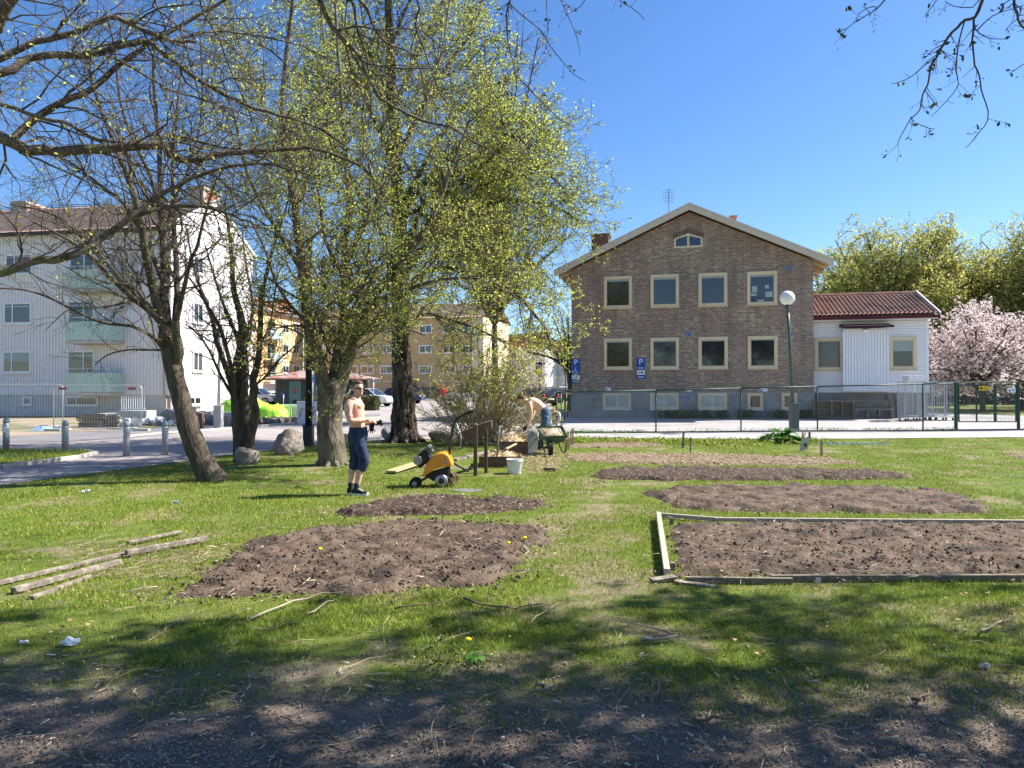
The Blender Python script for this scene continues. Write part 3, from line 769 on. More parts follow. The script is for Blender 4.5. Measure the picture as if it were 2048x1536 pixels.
# --- leaning tree with dark bark, left
b1 = W(428, 962); D = b1.y
t = Tree(1, 1.7, leafn=1, leafp=.10, dens=(4.2, 4.6, 4.6), rat=(.42, .5, .5), maxl=3, up=.06, wig=.16, twig_r=.0028, seg=.35)
S = D / F
t.limb([(432, 968), (415, 942), (398, 915), (380, 865), (367, 820), (354, 765), (343, 720), (337, 690), (332, 655)], D, D, 27 * S, 14 * S, main=True, kids=False, power=.55)
for L in root_flare(b1, .15, 6, .12, 3, (-.3, 0)): t.limb(L, 0, 0, .12, .04, world=True, kids=False)
t.limb([(350, 745), (358, 705), (352, 670), (350, 640)], D, D - .2, 10 * S, 8 * S, kids=False)
for pl, dd, r0, r1 in [
    ([(333, 665), (328, 600), (330, 545), (325, 480), (322, 420), (318, 300), (310, 200), (305, 90)], .3, 11, 2.5),
    ([(330, 665), (312, 600), (300, 545), (290, 500), (283, 450), (270, 400), (250, 340), (225, 280), (195, 200), (165, 90)], -.8, 10, 2.2),
    ([(350, 650), (354, 590), (352, 520), (348, 450), (346, 400), (345, 330), (352, 240), (365, 120)], .8, 7, 2),
    ([(335, 662), (300, 622), (270, 600), (235, 568), (210, 545), (190, 520), (160, 495), (120, 470), (60, 440)], -1.2, 7, 1.6),
    ([(332, 660), (290, 605), (250, 570), (205, 520), (160, 470), (125, 440), (80, 420), (20, 410)], 1.0, 6, 1.6),
    ([(352, 650), (365, 590), (372, 560), (382, 520), (395, 490), (410, 430), (425, 380), (450, 330)], -.5, 5, 1.6),
    ([(345, 720), (320, 690), (300, 670), (262, 652), (205, 645), (150, 622), (105, 598), (50, 580), (-10, 577)], -1, 4, 1.4),
    ([(340, 700), (300, 700), (255, 700), (215, 710), (190, 730)], .2, 2.4, 1),
    ([(325, 560), (290, 480), (250, 410), (200, 370), (150, 330), (100, 300), (40, 230)], .6, 5, 1.5),
    ([(318, 420), (300, 350), (270, 290), (240, 200), (230, 100), (210, 20)], -.4, 4, 1.5),
    ([(326, 480), (350, 400), (380, 330), (400, 250), (405, 170), (400, 60)], .5, 4, 1.5)]:
    t.limb(pl, D, D + dd * 1.6, r0 * S, r1 * S)
t.rough = .06
t.finish('bare_tree', 'leaning dark-barked tree at the lawn edge, its bare limbs fanning out above', b1, 'bark', 'leaf_yellow', .03)
# --- forked multi-stemmed tree behind it
b2 = W(490, 924); D = b2.y; S = D / F
t = Tree(2, 1.2, leafn=1, leafp=.05, dens=(5.5, 5.5, 5), maxl=3, up=.08, wig=.18, twig_r=.0038, seg=.3)
for pl, dd, r0, r1 in [
    ([(482, 928), (482, 880), (478, 830), (474, 790), (476, 740), (482, 700), (486, 655), (478, 620), (470, 590), (465, 540), (460, 480), (450, 420)], .2, 15, 2.2),
    ([(497, 925), (498, 885), (503, 858), (511, 830), (506, 800), (509, 775), (505, 755), (514, 735), (520, 690), (521, 640), (523, 600), (530, 560), (545, 500), (560, 430)], -.5, 11, 2.2),
    ([(488, 925), (490, 870), (492, 820), (488, 780), (492, 740), (489, 700)], 0, 10, 5),
    ([(474, 820), (462, 765), (447, 722), (433, 680), (425, 640), (410, 600), (395, 560), (380, 500), (375, 460)], .9, 7, 1.5),
    ([(476, 790), (455, 705), (440, 655), (415, 612), (395, 578), (370, 545)], -.8, 5, 1.4),
    ([(482, 745), (478, 690), (460, 640), (440, 590), (425, 540), (410, 490)], .4, 5, 1.4),
    ([(488, 715), (495, 665), (505, 620), (500, 570), (490, 520), (485, 460)], 1.2, 4, 1.4),
    ([(470, 800), (440, 748), (418, 700), (395, 668), (370, 648)], -.3, 3.4, 1.2),
    ([(511, 770), (530, 754), (545, 736), (562, 716), (592, 690), (620, 660)], -.4, 2.4, 1),
    ([(520, 690), (540, 650), (548, 600), (556, 550), (580, 500)], .4, 2.6, 1)]:
    t.limb(pl, D, D + dd * 1.5, r0 * S, r1 * S, main=r0 > 9, t0=.3 if r0 > 9 else .1)
for L in root_flare(b2, .22, 6, .2, 5): t.limb(L, 0, 0, .09, .03, world=True, kids=False)
t.finish('forked_tree', 'small bare tree forking from the ground into many upright stems beside a boulder', b2, 'bark', 'leaf_yellow', .03)
# --- thick grey tree behind the standing man
b3 = W(663, 930); D = b3.y; S = D / F
t = Tree(3, 1.9, leafn=4, leafp=.8, dens=(5.2, 6, 6.5), rat=(.42, .48, .5), maxl=3, up=.03, wig=.2, twig_r=.0038, seg=.32)
t.limb([(663, 938), (662, 900), (661, 850), (662, 800), (664, 765)], D, D, 27 * S, 22 * S, main=True, kids=False)
for L in root_flare(b3, .28, 8, .25, 7): t.limb(L, 0, 0, .12, .03, world=True, kids=False)
for pl, dd, r0, r1 in [
    ([(655, 810), (642, 745), (628, 695), (619, 650), (612, 600), (605, 540), (595, 460), (585, 380), (570, 300), (565, 200), (580, 60), (590, -60)], -1, 15, 3),
    ([(664, 800), (671, 740), (680, 690), (686, 640), (690, 580), (690, 500), (700, 400), (690, 300), (680, 150), (670, 0)], .8, 13, 3),
    ([(670, 805), (688, 745), (702, 702), (718, 660), (735, 620), (757, 580), (790, 540), (830, 490), (855, 450), (880, 400), (905, 330), (940, 240)], 0, 14, 2.5),
    ([(686, 645), (722, 600), (762, 540), (800, 505), (850, 470), (910, 450), (990, 440), (1060, 460)], 1.5, 6, 1.6),
    ([(742, 605), (790, 588), (840, 570), (900, 557), (980, 562), (1040, 600)], -1.2, 5, 1.4),
    ([(690, 520), (740, 430), (790, 330), (840, 230), (880, 120), (900, 0)], 1.5, 6, 2),
    ([(605, 545), (560, 470), (520, 400), (490, 330), (470, 240), (440, 150)], -1, 5, 1.6),
    ([(590, 430), (620, 340), (640, 240), (650, 120), (640, 0)], 1.4, 5, 1.6),
    ([(618, 650), (580, 610), (550, 560), (530, 500), (500, 440)], -1.4, 3.5, 1.4),
    ([(568, 280), (530, 220), (500, 150), (470, 60), (440, -40)], 1, 4, 1.5),
    ([(690, 560), (650, 480), (640, 400), (620, 300), (600, 180)], -1.5, 4, 1.5),
    ([(706, 700), (720, 670), (760, 650), (800, 655), (850, 670)], -.8, 2.6, 1.2),
    ([(672, 740), (640, 700), (660, 660), (650, 610)], -1, 2, 1)]:
    t.limb(pl, D, D + dd * 1.6, r0 * S, r1 * S)
t.rough = .05
t.finish('leafy_tree', 'grey-barked tree splitting into three thick limbs behind the standing man, with young leaves', b3, 'bark_grey', 'leaf', .038)
# --- tall rough-barked tree in the middle
b4 = W(808, 884); D = b4.y; S = D / F
t = Tree(4, 2.45, leafn=4, leafp=.8, dens=(5, 5.4, 6), rat=(.44, .48, .5), maxl=3, up=-.02, wig=.2, twig_r=.0052, seg=.42, minlen=.2)
t.limb([(812, 890), (808, 840), (805, 780), (803, 700), (800, 600), (798, 500), (795, 400), (790, 300), (782, 150), (776, -40), (772, -260)], D, D, 25 * S, 5 * S, main=True, kids=False, power=.8)
for L in root_flare(b4, .45, 9, .5, 9): t.limb(L, 0, 0, .2, .04, world=True, kids=False)
for pl, dd, r0, r1 in [
    ([(800, 590), (850, 545), (900, 537), (960, 548), (1020, 578), (1055, 612), (1085, 650), (1100, 685)], -1, 6, 1.3),
    ([(800, 560), (860, 480), (905, 425), (965, 395), (1050, 402), (1090, 430), (1130, 455)], 1, 6, 1.2),
    ([(798, 520), (850, 410), (920, 340), (1010, 335), (1080, 370)], -1.5, 6, 1.2),
    ([(795, 430), (860, 310), (920, 220), (980, 170), (1020, 190)], .5, 6, 1.3),
    ([(790, 330), (850, 200), (910, 110), (950, 60)], -1, 5, 1.5),
    ([(785, 220), (840, 100), (880, 10), (920, -40)], 1.5, 5, 1.5),
    ([(780, 100), (820, 0), (880, -120)], 0, 4, 1.5),
    ([(798, 520), (745, 440), (700, 350), (650, 250), (620, 150)], 1.5, 5, 1.5),
    ([(790, 330), (740, 220), (690, 110), (640, 0)], -1, 5, 1.5),
    ([(795, 420), (730, 340), (660, 300), (590, 290), (530, 310)], -1.4, 4, 1.4),
    ([(785, 250), (740, 120), (720, 0), (700, -100)], 1, 4, 1.4),
    ([(802, 650), (850, 628), (900, 640), (960, 660), (1020, 690)], -2, 4, 1.1),
    ([(798, 500), (880, 470), (970, 480), (1060, 520), (1110, 570)], 2, 4, 1.1),
    ([(796, 440), (900, 380), (1000, 300), (1030, 270), (1060, 300)], -2.5, 5, 1.2),
    ([(800, 540), (900, 450), (1010, 400), (1110, 415), (1160, 445)], 0, 5, 1.1), ([(795, 440), (880, 330), (980, 250), (1060, 240), (1110, 290)], .3, 5, 1.1),
    ([(798, 500), (900, 430), (1000, 350), (1080, 340), (1130, 380)], -.6, 5, 1.1), ([(800, 600), (760, 560), (720, 545), (680, 560), (640, 600)], 1.6, 3, 1.2)]:
    t.limb(pl, D, D + dd * 1.6, r0 * S, r1 * S)
t.rough = .16
t.finish('tall_tree', 'tall tree with thick deeply furrowed trunk behind the tiller, fresh leaves spreading wide', b4, 'bark_rough', 'leaf', .056)
# --- the tree left of the picture whose limbs reach in
t = Tree(5, 1.5, leafn=2, leafp=.16, dens=(3.4, 6.2, 7), rat=(.45, .5, .5), maxl=3, up=-.03, wig=.2, twig_r=.0014, seg=.22, ang=(25, 70), jitter=.12, minlen=.1)
b5 = Vector((-8.2, 6.6, 0)); S = 7 / F; t.bs = .6
t.limb([(-8.2, 6.6, -.05), (-8.1, 6.6, .8), (-7.95, 6.65, 2.2), (-8.0, 6.7, 3.4), (-7.8, 6.6, 4.6), (-7.6, 6.5, 6.2), (-7.3, 6.6, 8)], 0, 0, .3, .1, world=True, main=True, kids=False)
for L in root_flare(b5, .36, 7, .35, 2): t.limb(L, 0, 0, .14, .03, world=True, kids=False)
for pl, D0, D1, r0, r1 in [
    ([(-600, 420), (-300, 300), (-100, 268), (0, 272), (60, 302), (160, 301), (310, 291), (350, 315), (400, 319), (480, 305), (560, 298), (640, 300), (720, 330)], 6.6, 8.2, 15, 3.2),
    ([(22, 280), (60, 245), (100, 216), (160, 190), (200, 165), (240, 128), (300, 86), (340, 64), (395, 30), (450, 0), (520, -60)], 7.1, 8.0, 8, 3),
    ([(-700, 260), (-350, 180), (-120, 150), (0, 146), (60, 116), (120, 111), (200, 106), (290, 81), (330, 111), (400, 160), (480, 205), (560, 231), (640, 255), (700, 300)], 6.6, 8.4, 10, 2.6),
    ([(-650, 200), (-300, 160), (-80, 132), (0, 118), (70, 84), (150, 66), (220, 34), (270, 52), (340, 80), (392, 84)], 6.5, 7.3, 8, 3.4),
    ([(350, 80), (400, 66), (450, 62), (520, 72), (600, 90), (680, 130)], 7.2, 8.2, 3, 1.5),
    ([(-300, 240), (-100, 200), (0, 208), (80, 235), (140, 249), (190, 278), (250, 286)], 6.7, 7.4, 5, 3),
    ([(-620, 640), (-380, 600), (-150, 560), (0, 545), (60, 524), (130, 513), (170, 499), (205, 474), (262, 435), (300, 405), (340, 380), (400, 350), (470, 330), (540, 330), (620, 350)], 6.6, 7.6, 11, 2),
    ([(268, 436), (330, 415), (400, 413), (450, 426), (500, 446), (560, 470), (610, 505), (640, 560)], 7.2, 7.9, 4, 1.5),
    ([(310, 292), (330, 275), (370, 274), (420, 290), (480, 300), (560, 330)], 7.5, 8.2, 3.4, 1.6),
    ([(215, 112), (290, 150), (340, 180), (420, 205), (520, 240), (600, 290)], 7.2, 8.4, 2.6, 1.4),
    ([(40, 305), (80, 320), (150, 350), (240, 400), (300, 460)], 7, 7.8, 2.6, 1.2),
    ([(-700, 60), (-300, 40), (-40, 60), (0, 30), (30, -20)], 5.8, 5.6, 14, 10),
    # limbs arching over the top and drooping to the right
    ([(-7.3, 6.6, 8), (-5.4, 6.8, 8.6), (-3.8, 7.0, 7.4), (-2.6, 7.2, 6.3), tuple(at(640, 0, 7.3))], 0, 0, 15, 6),
    ([(640, 0), (655, 40), (690, 80), (720, 115), (738, 160), (762, 197), (800, 220), (850, 242), (900, 254), (950, 285), (1005, 315), (1040, 340)], 7.3, 8.2, 5.5, 1.4),
    ([(615, -30), (700, 0), (712, 50), (732, 110), (738, 150), (742, 200), (738, 260)], 7.3, 8.0, 3.6, 1.3),
    ([(620, -60), (720, 0), (745, 50), (770, 84), (800, 96), (832, 118), (850, 180)], 7.3, 8.2, 4, 1.3),
    ([(600, -90), (760, -40), (835, 0), (831, 50), (848, 100), (870, 160), (892, 205), (962, 245)], 7.3, 8.4, 3, 1.1),
    ([(600, -90), (450, -60), (400, 0), (440, 80), (470, 160), (500, 230), (520, 300)], 7.3, 8.2, 3, 1.2),
    ([(450, -50), (310, 0), (330, 30), (360, 60), (370, 90), (390, 160), (410, 230)], 7.3, 8.0, 2.6, 1.2)]:
    wld = len(pl[0]) == 3
    t.limb(pl, D0, D1, r0 * S, r1 * S, world=wld, kids=not wld, t0=.25 if pl[0][0] < -90 and not wld else .05, dens=4.4)
t.finish('overhanging_tree', 'near tree at the left edge whose long knotty limbs reach across the sky', b5, 'bark_near', 'leaf', .03)
# --- broad tree behind and right of the camera: shade on the foreground, twigs hanging into the top corner
def out_of_view(p, slack=0.03):
    x, y, z = p
    return y < .5 or z - 1.6 > (.572 + slack) * y or abs(x) > (.72 + .06) * y
t = Tree(6, 2.4, keep=out_of_view, leafn=5, leafp=.9, dens=(2.6, 4.0, 4.6), maxl=3, up=.02, wig=.18, twig_r=.004, seg=.4, minlen=.22, ang=(30, 75))
b6 = Vector((5.2, -1.6, 0))
t.limb([(5.2, -1.6, -.05), (5.2, -1.55, 1), (5.1, -1.5, 2.5), (5.0, -1.3, 4.2)], 0, 0, .34, .24, world=True, main=True, kids=False)
for L in root_flare(b6, .4, 7, .35, 12): t.limb(L, 0, 0, .15, .03, world=True, kids=False)
for pl, r0 in [
    ([(5, -1.3, 4.2), (4.4, 0, 5.4), (3.6, 1.6, 6.3), (2.4, 3.4, 7.2), (1.2, 5.0, 7.6)], .13),
    ([(5, -1.3, 4.2), (5.8, .2, 5.6), (6.8, 1.8, 6.6), (8.2, 3.4, 7.4), (9.6, 4.6, 7.8)], .13),
    ([(5, -1.3, 4.2), (5, 0, 6.4), (5.4, 2, 7.8), (6, 4.6, 8.6), (6.6, 6.4, 8.8)], .13),
    ([(5, -1.3, 4.2), (3.6, -.6, 5.6), (2, .6, 6.4), (.2, 1.8, 6.8), (-1.6, 2.6, 6.6)], .11),
    ([(5, -1.3, 4.2), (6.4, -.8, 5.4), (8.2, .2, 6.2), (10.4, 1.6, 6.6), (12.6, 2.6, 6.2)], .11),
    ([(4.6, .2, 5.3), (2.6, 1.2, 5.4), (.8, 2.2, 5.2), (-.8, 3.0, 4.9)], .07),
    ([(6.6, 1.6, 6.5), (8.4, 2.2, 6.0), (10, 3.4, 5.8), (11.6, 4.6, 5.6)], .07),
    ([(5.4, 2, 7.8), (3.6, 3.6, 8.4), (2.2, 5.2, 8.6), (.6, 6.4, 8.2)], .07),
    ([(5.8, 3.6, 8.4), (7.6, 5.2, 8.0), (9.4, 6.6, 7.6)], .07),
    ([(2, .6, 6.4), (.6, -.4, 6.2), (-1.4, .6, 5.4), (-3, 1.2, 4.6)], .06),
    ([(8.2, .2, 6.2), (9.6, 1.2, 5.0), (11.4, 2.6, 4.4)], .06),
    ([(5.2, .4, 5.2), (6.6, 2.2, 4.6), (7.8, 3.6, 4.7), (8.6, 4.6, 5)], .06),
    ([(5.4, 2, 7.8), (4, 4.5, 7.6), (2.2, 6.4, 7.4)], .07), ([(6, 4.6, 8.6), (8, 6.4, 8.2), (10.5, 7.6, 7.6)], .06),
    ([(3.6, 1.6, 6.3), (2.6, 3.8, 6.0), (1, 5.4, 5.9), (-.8, 5.8, 5.7)], .07), ([(6.8, 1.8, 6.6), (7.4, 4.4, 6.6), (8.2, 6.6, 6.9)], .07),
    ([(6.8, 1.8, 6.6), (5.4, 4.4, 6.6), (4.2, 6.6, 6.9)], .07), ([(2.4, 3.4, 7.2), (.4, 4.2, 6.6), (-1.6, 4.8, 6.0)], .05)]:
    t.limb(pl, 0, 0, r0, r0 * .3, world=True, dens=5.5)
canopy = np.array(t.L); canopy = canopy[fbm(canopy[:, 0] * .75 + canopy[:, 2] * .3, canopy[:, 1] * .75, 41, 3) > .465]; t.L = []; t.keep = None; sv = (t.dens, t.sp, t.up, t.leafp); t.up = -.12; t.tr = .0013; t.minlen = .05; t.leafn = 3; t.seg = .12; t.leafp = .38; t.dens = (5, 4, 4); t.rat = (.3, .45, .5); t.maxl = 2
S = 5 / F
hang = [
    ([(2050, -260), (1990, -80), (1965, 0), (1950, 35), (1930, 40), (1915, 55), (1895, 75), (1880, 100), (1872, 115), (1860, 137), (1857, 165), (1850, 180), (1842, 200), (1840, 220), (1822, 237), (1805, 265), (1795, 290)], 4.7, 5.2, 3.4, .7, .17),
    ([(1948, 34), (1947, 55), (1945, 80), (1950, 130), (1958, 150), (1962, 180), (1972, 205), (1976, 240), (1960, 262), (1942, 285), (1930, 296)], 4.8, 5.1, 2, .6, .17),
    ([(1930, 40), (1917, 90), (1913, 140), (1916, 170), (1890, 205), (1862, 233)], 4.8, 5.2, 1.4, .6, .16),
    ([(1948, 50), (1960, 68), (1982, 78), (2016, 78)], 4.8, 4.8, 1.3, .6, .13),
    ([(1955, 60), (1975, 40), (2000, 25), (2026, 18)], 4.8, 4.7, 1.3, .6, .13),
    ([(1872, 115), (1845, 135), (1825, 152), (1805, 162), (1783, 168)], 4.9, 5.1, 1.2, .6, .14),
    ([(1850, 180), (1868, 205), (1878, 214)], 5, 5.1, 1, .6, .1),
    ([(1840, 250), (1858, 256), (1870, 258)], 5, 5.1, 1, .6, .08),
    ([(1900, -160), (1830, -60), (1770, 0), (1750, 20), (1735, 30), (1710, 45), (1682, 62)], 4.8, 5.1, 1.8, .6, .16),
    ([(1752, 14), (1735, 16), (1716, 28)], 4.9, 5, 1, .6, .1),
    ([(1960, -80), (1890, -20), (1870, 5), (1850, 34)], 4.8, 5, 1.2, .6, .1),
    ([(1965, -10), (1945, 14), (1905, 12), (1890, 2)], 4.8, 5, 1.2, .6, .14),
    ([(2120, -240), (2040, -60), (2027, 0), (2034, 25), (2042, 52), (2070, 66), (2110, 90)], 4.5, 4.8, 3, 1.2, .16),
    ([(2110, 90), (2080, 110), (2045, 130), (2018, 148)], 4.7, 4.8, 1.3, .6, .14),
    ([(2040, 15), (2040, 30), (2022, 48), (2010, 62)], 4.7, 4.8, 1, .6, .1)]
for pl, D0, D1, r0, r1, sp in hang:
    t.sp = sp; t.limb(pl, D0, D1, r0 * S, r1 * S, dens=12, t0=.3 if pl[0][1] < -100 else .05, sub=2)
Lw = at(2050, -260, 4.7); Lw2 = at(2120, -240, 4.5); Lw3 = at(1900, -160, 4.8)
t.limb([(6.2, .9, 5.9), tuple((Vector((6.2, .9, 5.9)) + Lw) / 2 + Vector((0, 0, .5))), tuple(Lw)], 0, 0, .05, .014, world=True, kids=False)
t.limb([tuple(Lw), tuple((Lw + Lw2) / 2 + Vector((0, 0, .03))), tuple(Lw2)], 0, 0, .013, .011, world=True, kids=False)
t.limb([tuple(Lw), tuple((Lw + Lw3) / 2 + Vector((0, 0, .06))), tuple(Lw3)], 0, 0, .013, .007, world=True, kids=False)
# twigs hanging into the top middle
S = 6.2 / F
for pl, r0, sp in [
    ([(1060, -160), (1030, -60), (1020, 0), (1012, 30), (1016, 80), (1024, 120), (1032, 152), (1033, 172)], 2.6, .22),
    ([(1022, 10), (1050, 35), (1080, 60), (1100, 90), (1130, 130), (1150, 150), (1170, 162)], 1.2, .2),
    ([(1090, -60), (1092, 0), (1095, 60), (1090, 110)], 1, .2),
    ([(1120, -60), (1122, 0), (1140, 40), (1155, 80), (1160, 110)], 1, .2),
    ([(1032, 150), (1070, 190), (1100, 220), (1130, 245), (1150, 255)], 1.2, .2),
    ([(1230, -50), (1240, 0), (1262, 14), (1290, 40)], 1, .18),
    ([(1180, -50), (1170, 0), (1150, 20), (1130, 30)], 1, .18)]:
    t.sp = sp; t.limb(pl, 6.2, 6.4, r0 * S, .6 * S, dens=7, t0=.1, sub=2)
a_ = at(1060, -160, 6.2)
for q in [(1090, -60), (1120, -60), (1230, -50), (1180, -50)]:
    b_ = at(q[0], q[1], 6.2); t.limb([tuple(a_), tuple((a_ + b_) / 2 + Vector((0, 0, .08))), tuple(b_)], 0, 0, .008, .005, world=True, kids=False)
t.limb([(1.2, 5.0, 7.6), tuple((Vector((1.2, 5, 7.6)) + a_) / 2 + Vector((-.1, .2, .3))), tuple(a_)], 0, 0, .03, .012, world=True, kids=False)
t.finish('shade_tree', 'tree overhead on the right, thin leafy twigs hanging into the top corner of the sky', b6, 'bark_near', 'leaf_dark', .034, droop=.5, crown='hanging_leaves')
link('crown', leaves_mesh('c', np.array(canopy) - np.array(b6), .10, np.random.default_rng(3), .6, .1), 'leaf_dark', bpy.data.objects['shade_tree'])

# --- trees farther off
def auto_tree(name, label, base, H, Rr, trunkh, seed, bark, leafm, lsize, leafn=3, nl=16, sp=None, dens=(2.2, 2.6), twig_r=.012, group=None, spread=(20, 75), flat=1.0, trunk_r=.3, leafp=.9, up=.05, twigm='twig', cat='tree', lk=None, ang=(30, 65), dome=False):
    r = random.Random(seed)
    t = Tree(seed, sp or Rr * .5, leafn=leafn, leafp=leafp, dens=dens, rat=(.45, .5), maxl=2, up=up, wig=.2, twig_r=twig_r, seg=.7, minlen=.35, ang=ang, leaf_keep=lk)
    top = base + Vector((r.uniform(-.2, .2), 0, trunkh))
    if dome: t.keep = lambda p: ((p[0] - top.x) ** 2 + (p[1] - top.y) ** 2) / Rr ** 2 + (max(p[2] - top.z, 0) / (H - trunkh)) ** 2 < 1.0 + .10 * math.sin(p[0] * 1.9 + p[2]) * math.sin(p[1] * 1.7 + p[2] * 1.3)
    t.limb([tuple(base - Vector((0, 0, .1))), tuple(base.lerp(top, .5) + Vector((.05, 0, 0))), tuple(top)], 0, 0, trunk_r * 1.2, trunk_r * .8, world=True, kids=False)
    for k in range(nl):
        a = 2 * math.pi * (k + r.random() * .6) / nl * 2.4; e = math.radians(90 - r.uniform(*spread)); 
        d = Vector((math.cos(a) * math.cos(e), math.sin(a) * math.cos(e), math.sin(e)))
        # reach of an ellipsoid crown
        q = 1 / math.sqrt((d.x ** 2 + d.y ** 2) / Rr ** 2 + (d.z / (H - trunkh)) ** 2) * r.uniform(.76, .97)
        e1 = top + Vector((d.x * q, d.y * q, d.z * q * flat)); mid = top + (e1 - top) * .5 + Vector((0, 0, q * .1))
        t.limb([tuple(top), tuple(top.lerp(mid, .5) + Vector((0, 0, q * .04))), tuple(mid), tuple(e1)], 0, 0, trunk_r * .45, .03, world=True, t0=.2)
    return t.finish(name, label, base, bark, leafm, lsize, group=group, twigm=twigm, cat=cat)
D = 66
auto_tree('park_tree', 'broad domed yellow-green tree rising behind the white annex', gp((1785 - 1024) / F * D, D), 19.6, 8.6, 3.2, 21, 'bark', 'leaf_far', .18, nl=125, dens=(2.6, 2.8), group='trees behind the annex', sp=4.6, trunk_r=.45, leafn=5, ang=(30, 85), dome=True)
D = 62
auto_tree('park_tree', 'tall yellow-green tree at the right edge of the photo, behind the pink blossom', gp((2110 - 1024) / F * D, D), 22, 8.6, 4, 22, 'bark', 'leaf_far', .18, nl=125, dens=(2.6, 2.8), group='trees behind the annex', sp=4.6, trunk_r=.5, leafn=5, ang=(30, 85), dome=True)
D = 74
auto_tree('park_tree', 'olive-tinged tree filling the gap between the domed tree and the tall one at the edge', gp((1950 - 1024) / F * D, D), 16.5, 7.5, 3, 23, 'bark', 'leaf_far', .2, nl=34, dens=(2.6, 3), group='trees behind the annex', sp=4, leafn=5, ang=(30, 85), dome=True)
auto_tree('park_tree', 'lower tree tucked behind the right roof edge of the brick building', gp((1650 - 1024) / F * 70, 70), 15.5, 6.4, 3, 24, 'bark', 'leaf_far', .2, nl=32, dens=(2.6, 3), group='trees behind the annex', sp=3.6, leafn=5, ang=(30, 85), dome=True)
for i, (px, D, H, lab) in enumerate([(1900, 84, 11, 'dark lower tree in the shade behind the blossom, left one'), (2060, 86, 11, 'dark lower tree in the shade behind the blossom, right one')]):
    auto_tree('park_tree', lab, gp((px - 1024) / F * D, D), H, 6.5, 2, 60 + i, 'bark', 'leaf_far', .26, nl=26, dens=(2.2, 2.6), group='trees behind the annex', sp=3, leafn=4)
auto_tree('street_tree', 'slender light-green tree close to the left wall of the brick building', gp(3.6, 44), 12.5, 3.4, 2.5, 25, 'bark', 'leaf', .1, nl=20, dens=(2.6, 3), sp=1.7, trunk_r=.2, leafp=.6, twig_r=.01)
auto_tree('street_tree', 'tall fine-twigged tree with pale new leaves standing behind the tall rough tree', gp((985 - 1024) / F * 33, 33), 22, 3.6, 4.5, 26, 'bark', 'leaf_yellow', .09, nl=42, dens=(2.4, 3), sp=1.9, trunk_r=.16, leafp=.42, twig_r=.008, spread=(4, 50), leafn=2)
blo = [(1893, 44, 6.6, 3.3, 'left'), (1966, 38, 6.2, 3.2, 'second'), (2045, 41, 7.2, 3.6, 'third')]
for i, (px, D, H, rr, lab) in enumerate(blo):
    lb = {'left': 'pink-white blossom tree closest to the annex corner', 'second': 'blossom tree behind the yellow sign on the gate, low spreading crown', 'third': 'blossom tree at the right edge of the photo'}[lab]
    auto_tree('blossom_tree', lb, gp((px - 1024) / F * D, D), H, rr, 1.3, 30 + i, 'bark', 'blossom', .10, leafn=8, nl=50, sp=1.5, dens=(4, 4.5), twig_r=.008, group='cherry trees in blossom', spread=(15, 88), trunk_r=.13, leafp=1)
auto_tree('blossom_tree', 'blossom tree farther back, seen between the annex and the nearer ones', gp((1935 - 1024) / F * 52, 52), 7.6, 3.8, 1.6, 40, 'bark', 'blossom', .13, leafn=5, nl=30, sp=1.7, dens=(3.4, 4), twig_r=.009, group='cherry trees in blossom', spread=(15, 88), trunk_r=.15, leafp=1)
auto_tree('blossom_tree', 'blossom tree farthest right, mostly outside the photo', gp((2190 - 1024) / F * 46, 46), 7.4, 4, 1.6, 41, 'bark', 'blossom', .13, leafn=5, nl=30, sp=1.7, dens=(3.4, 4), twig_r=.009, group='cherry trees in blossom', spread=(15, 88), trunk_r=.15, leafp=1)
# --- big shrub in the middle
t = Tree(50, .62, leafn=2, leafp=.6, dens=(6, 6.5), rat=(.45, .5), maxl=2, up=.09, wig=.14, twig_r=.0042, seg=.25, minlen=.12, ang=(15, 45))
rs = random.Random(9); D = 20.6; bs = W(960, 886)
for k in range(175):
    bx = 965 + rs.gauss(0, 30); tx = 838 + 285 * rs.random(); ty = 700 + rs.random() * 110 + abs(tx - 985) * .25
    if rs.random() < .3: ty += 70
    d0 = D + rs.gauss(0, .2); d1 = D + rs.uniform(-.9, 1.4); mx = bx + (tx - bx) * .35; my = 884 + (ty - 884) * .5
    t.limb([(bx, 886), (mx, my), (bx + (tx - bx) * .7, my + (ty - my) * .55), (tx, ty)], d0, d1, .014, .005, dens=3.4, sub=2, t0=.25)
t.finish('shrub', 'large many-stemmed shrub with small fresh leaves behind the work place', bs, 'twig_bush', 'leaf_yellow', .042, twigm='twig_bush', cat='shrub', trunk='stems', crown='leaves')
def hedge(name, label, x0, x1, y0, y1, h, m='hedge', seed=1, n=9000, s=.05, group=None):
    r = np.random.default_rng(seed); P = r.random((n, 3)); 
    P = P * 2 - 1; k = r.integers(0, 3, n); P[np.arange(n), k] = np.sign(P[np.arange(n), k]) * (.82 + .2 * r.random(n)); P[:, 2] = np.abs(P[:, 2]) * 2 - 1
    c = Vector(((x0 + x1) / 2, (y0 + y1) / 2, 0)); c.z = g(c.x, c.y)
    V = P * np.array([(x1 - x0) / 2, (y1 - y0) / 2, h / 2]) + np.array([0, 0, h / 2]); V[:, 2] *= .9 + .2 * fbm(V[:, 0] * 2 + 9, V[:, 1] * 2, seed)
    o = thing(name, label, 'hedge' if name == 'hedge' else 'shrub', c, group=group)
    link('foliage', leaves_mesh('f', V, s, r, .7), m, o)
    mb = MB(); mb.box(-(x1 - x0) / 2 * .8, (x1 - x0) / 2 * .8, -(y1 - y0) / 2 * .8, (y1 - y0) / 2 * .8, -.02, h * .78); mb.build('stems', 'twig', o, bevel=.08)
    return o
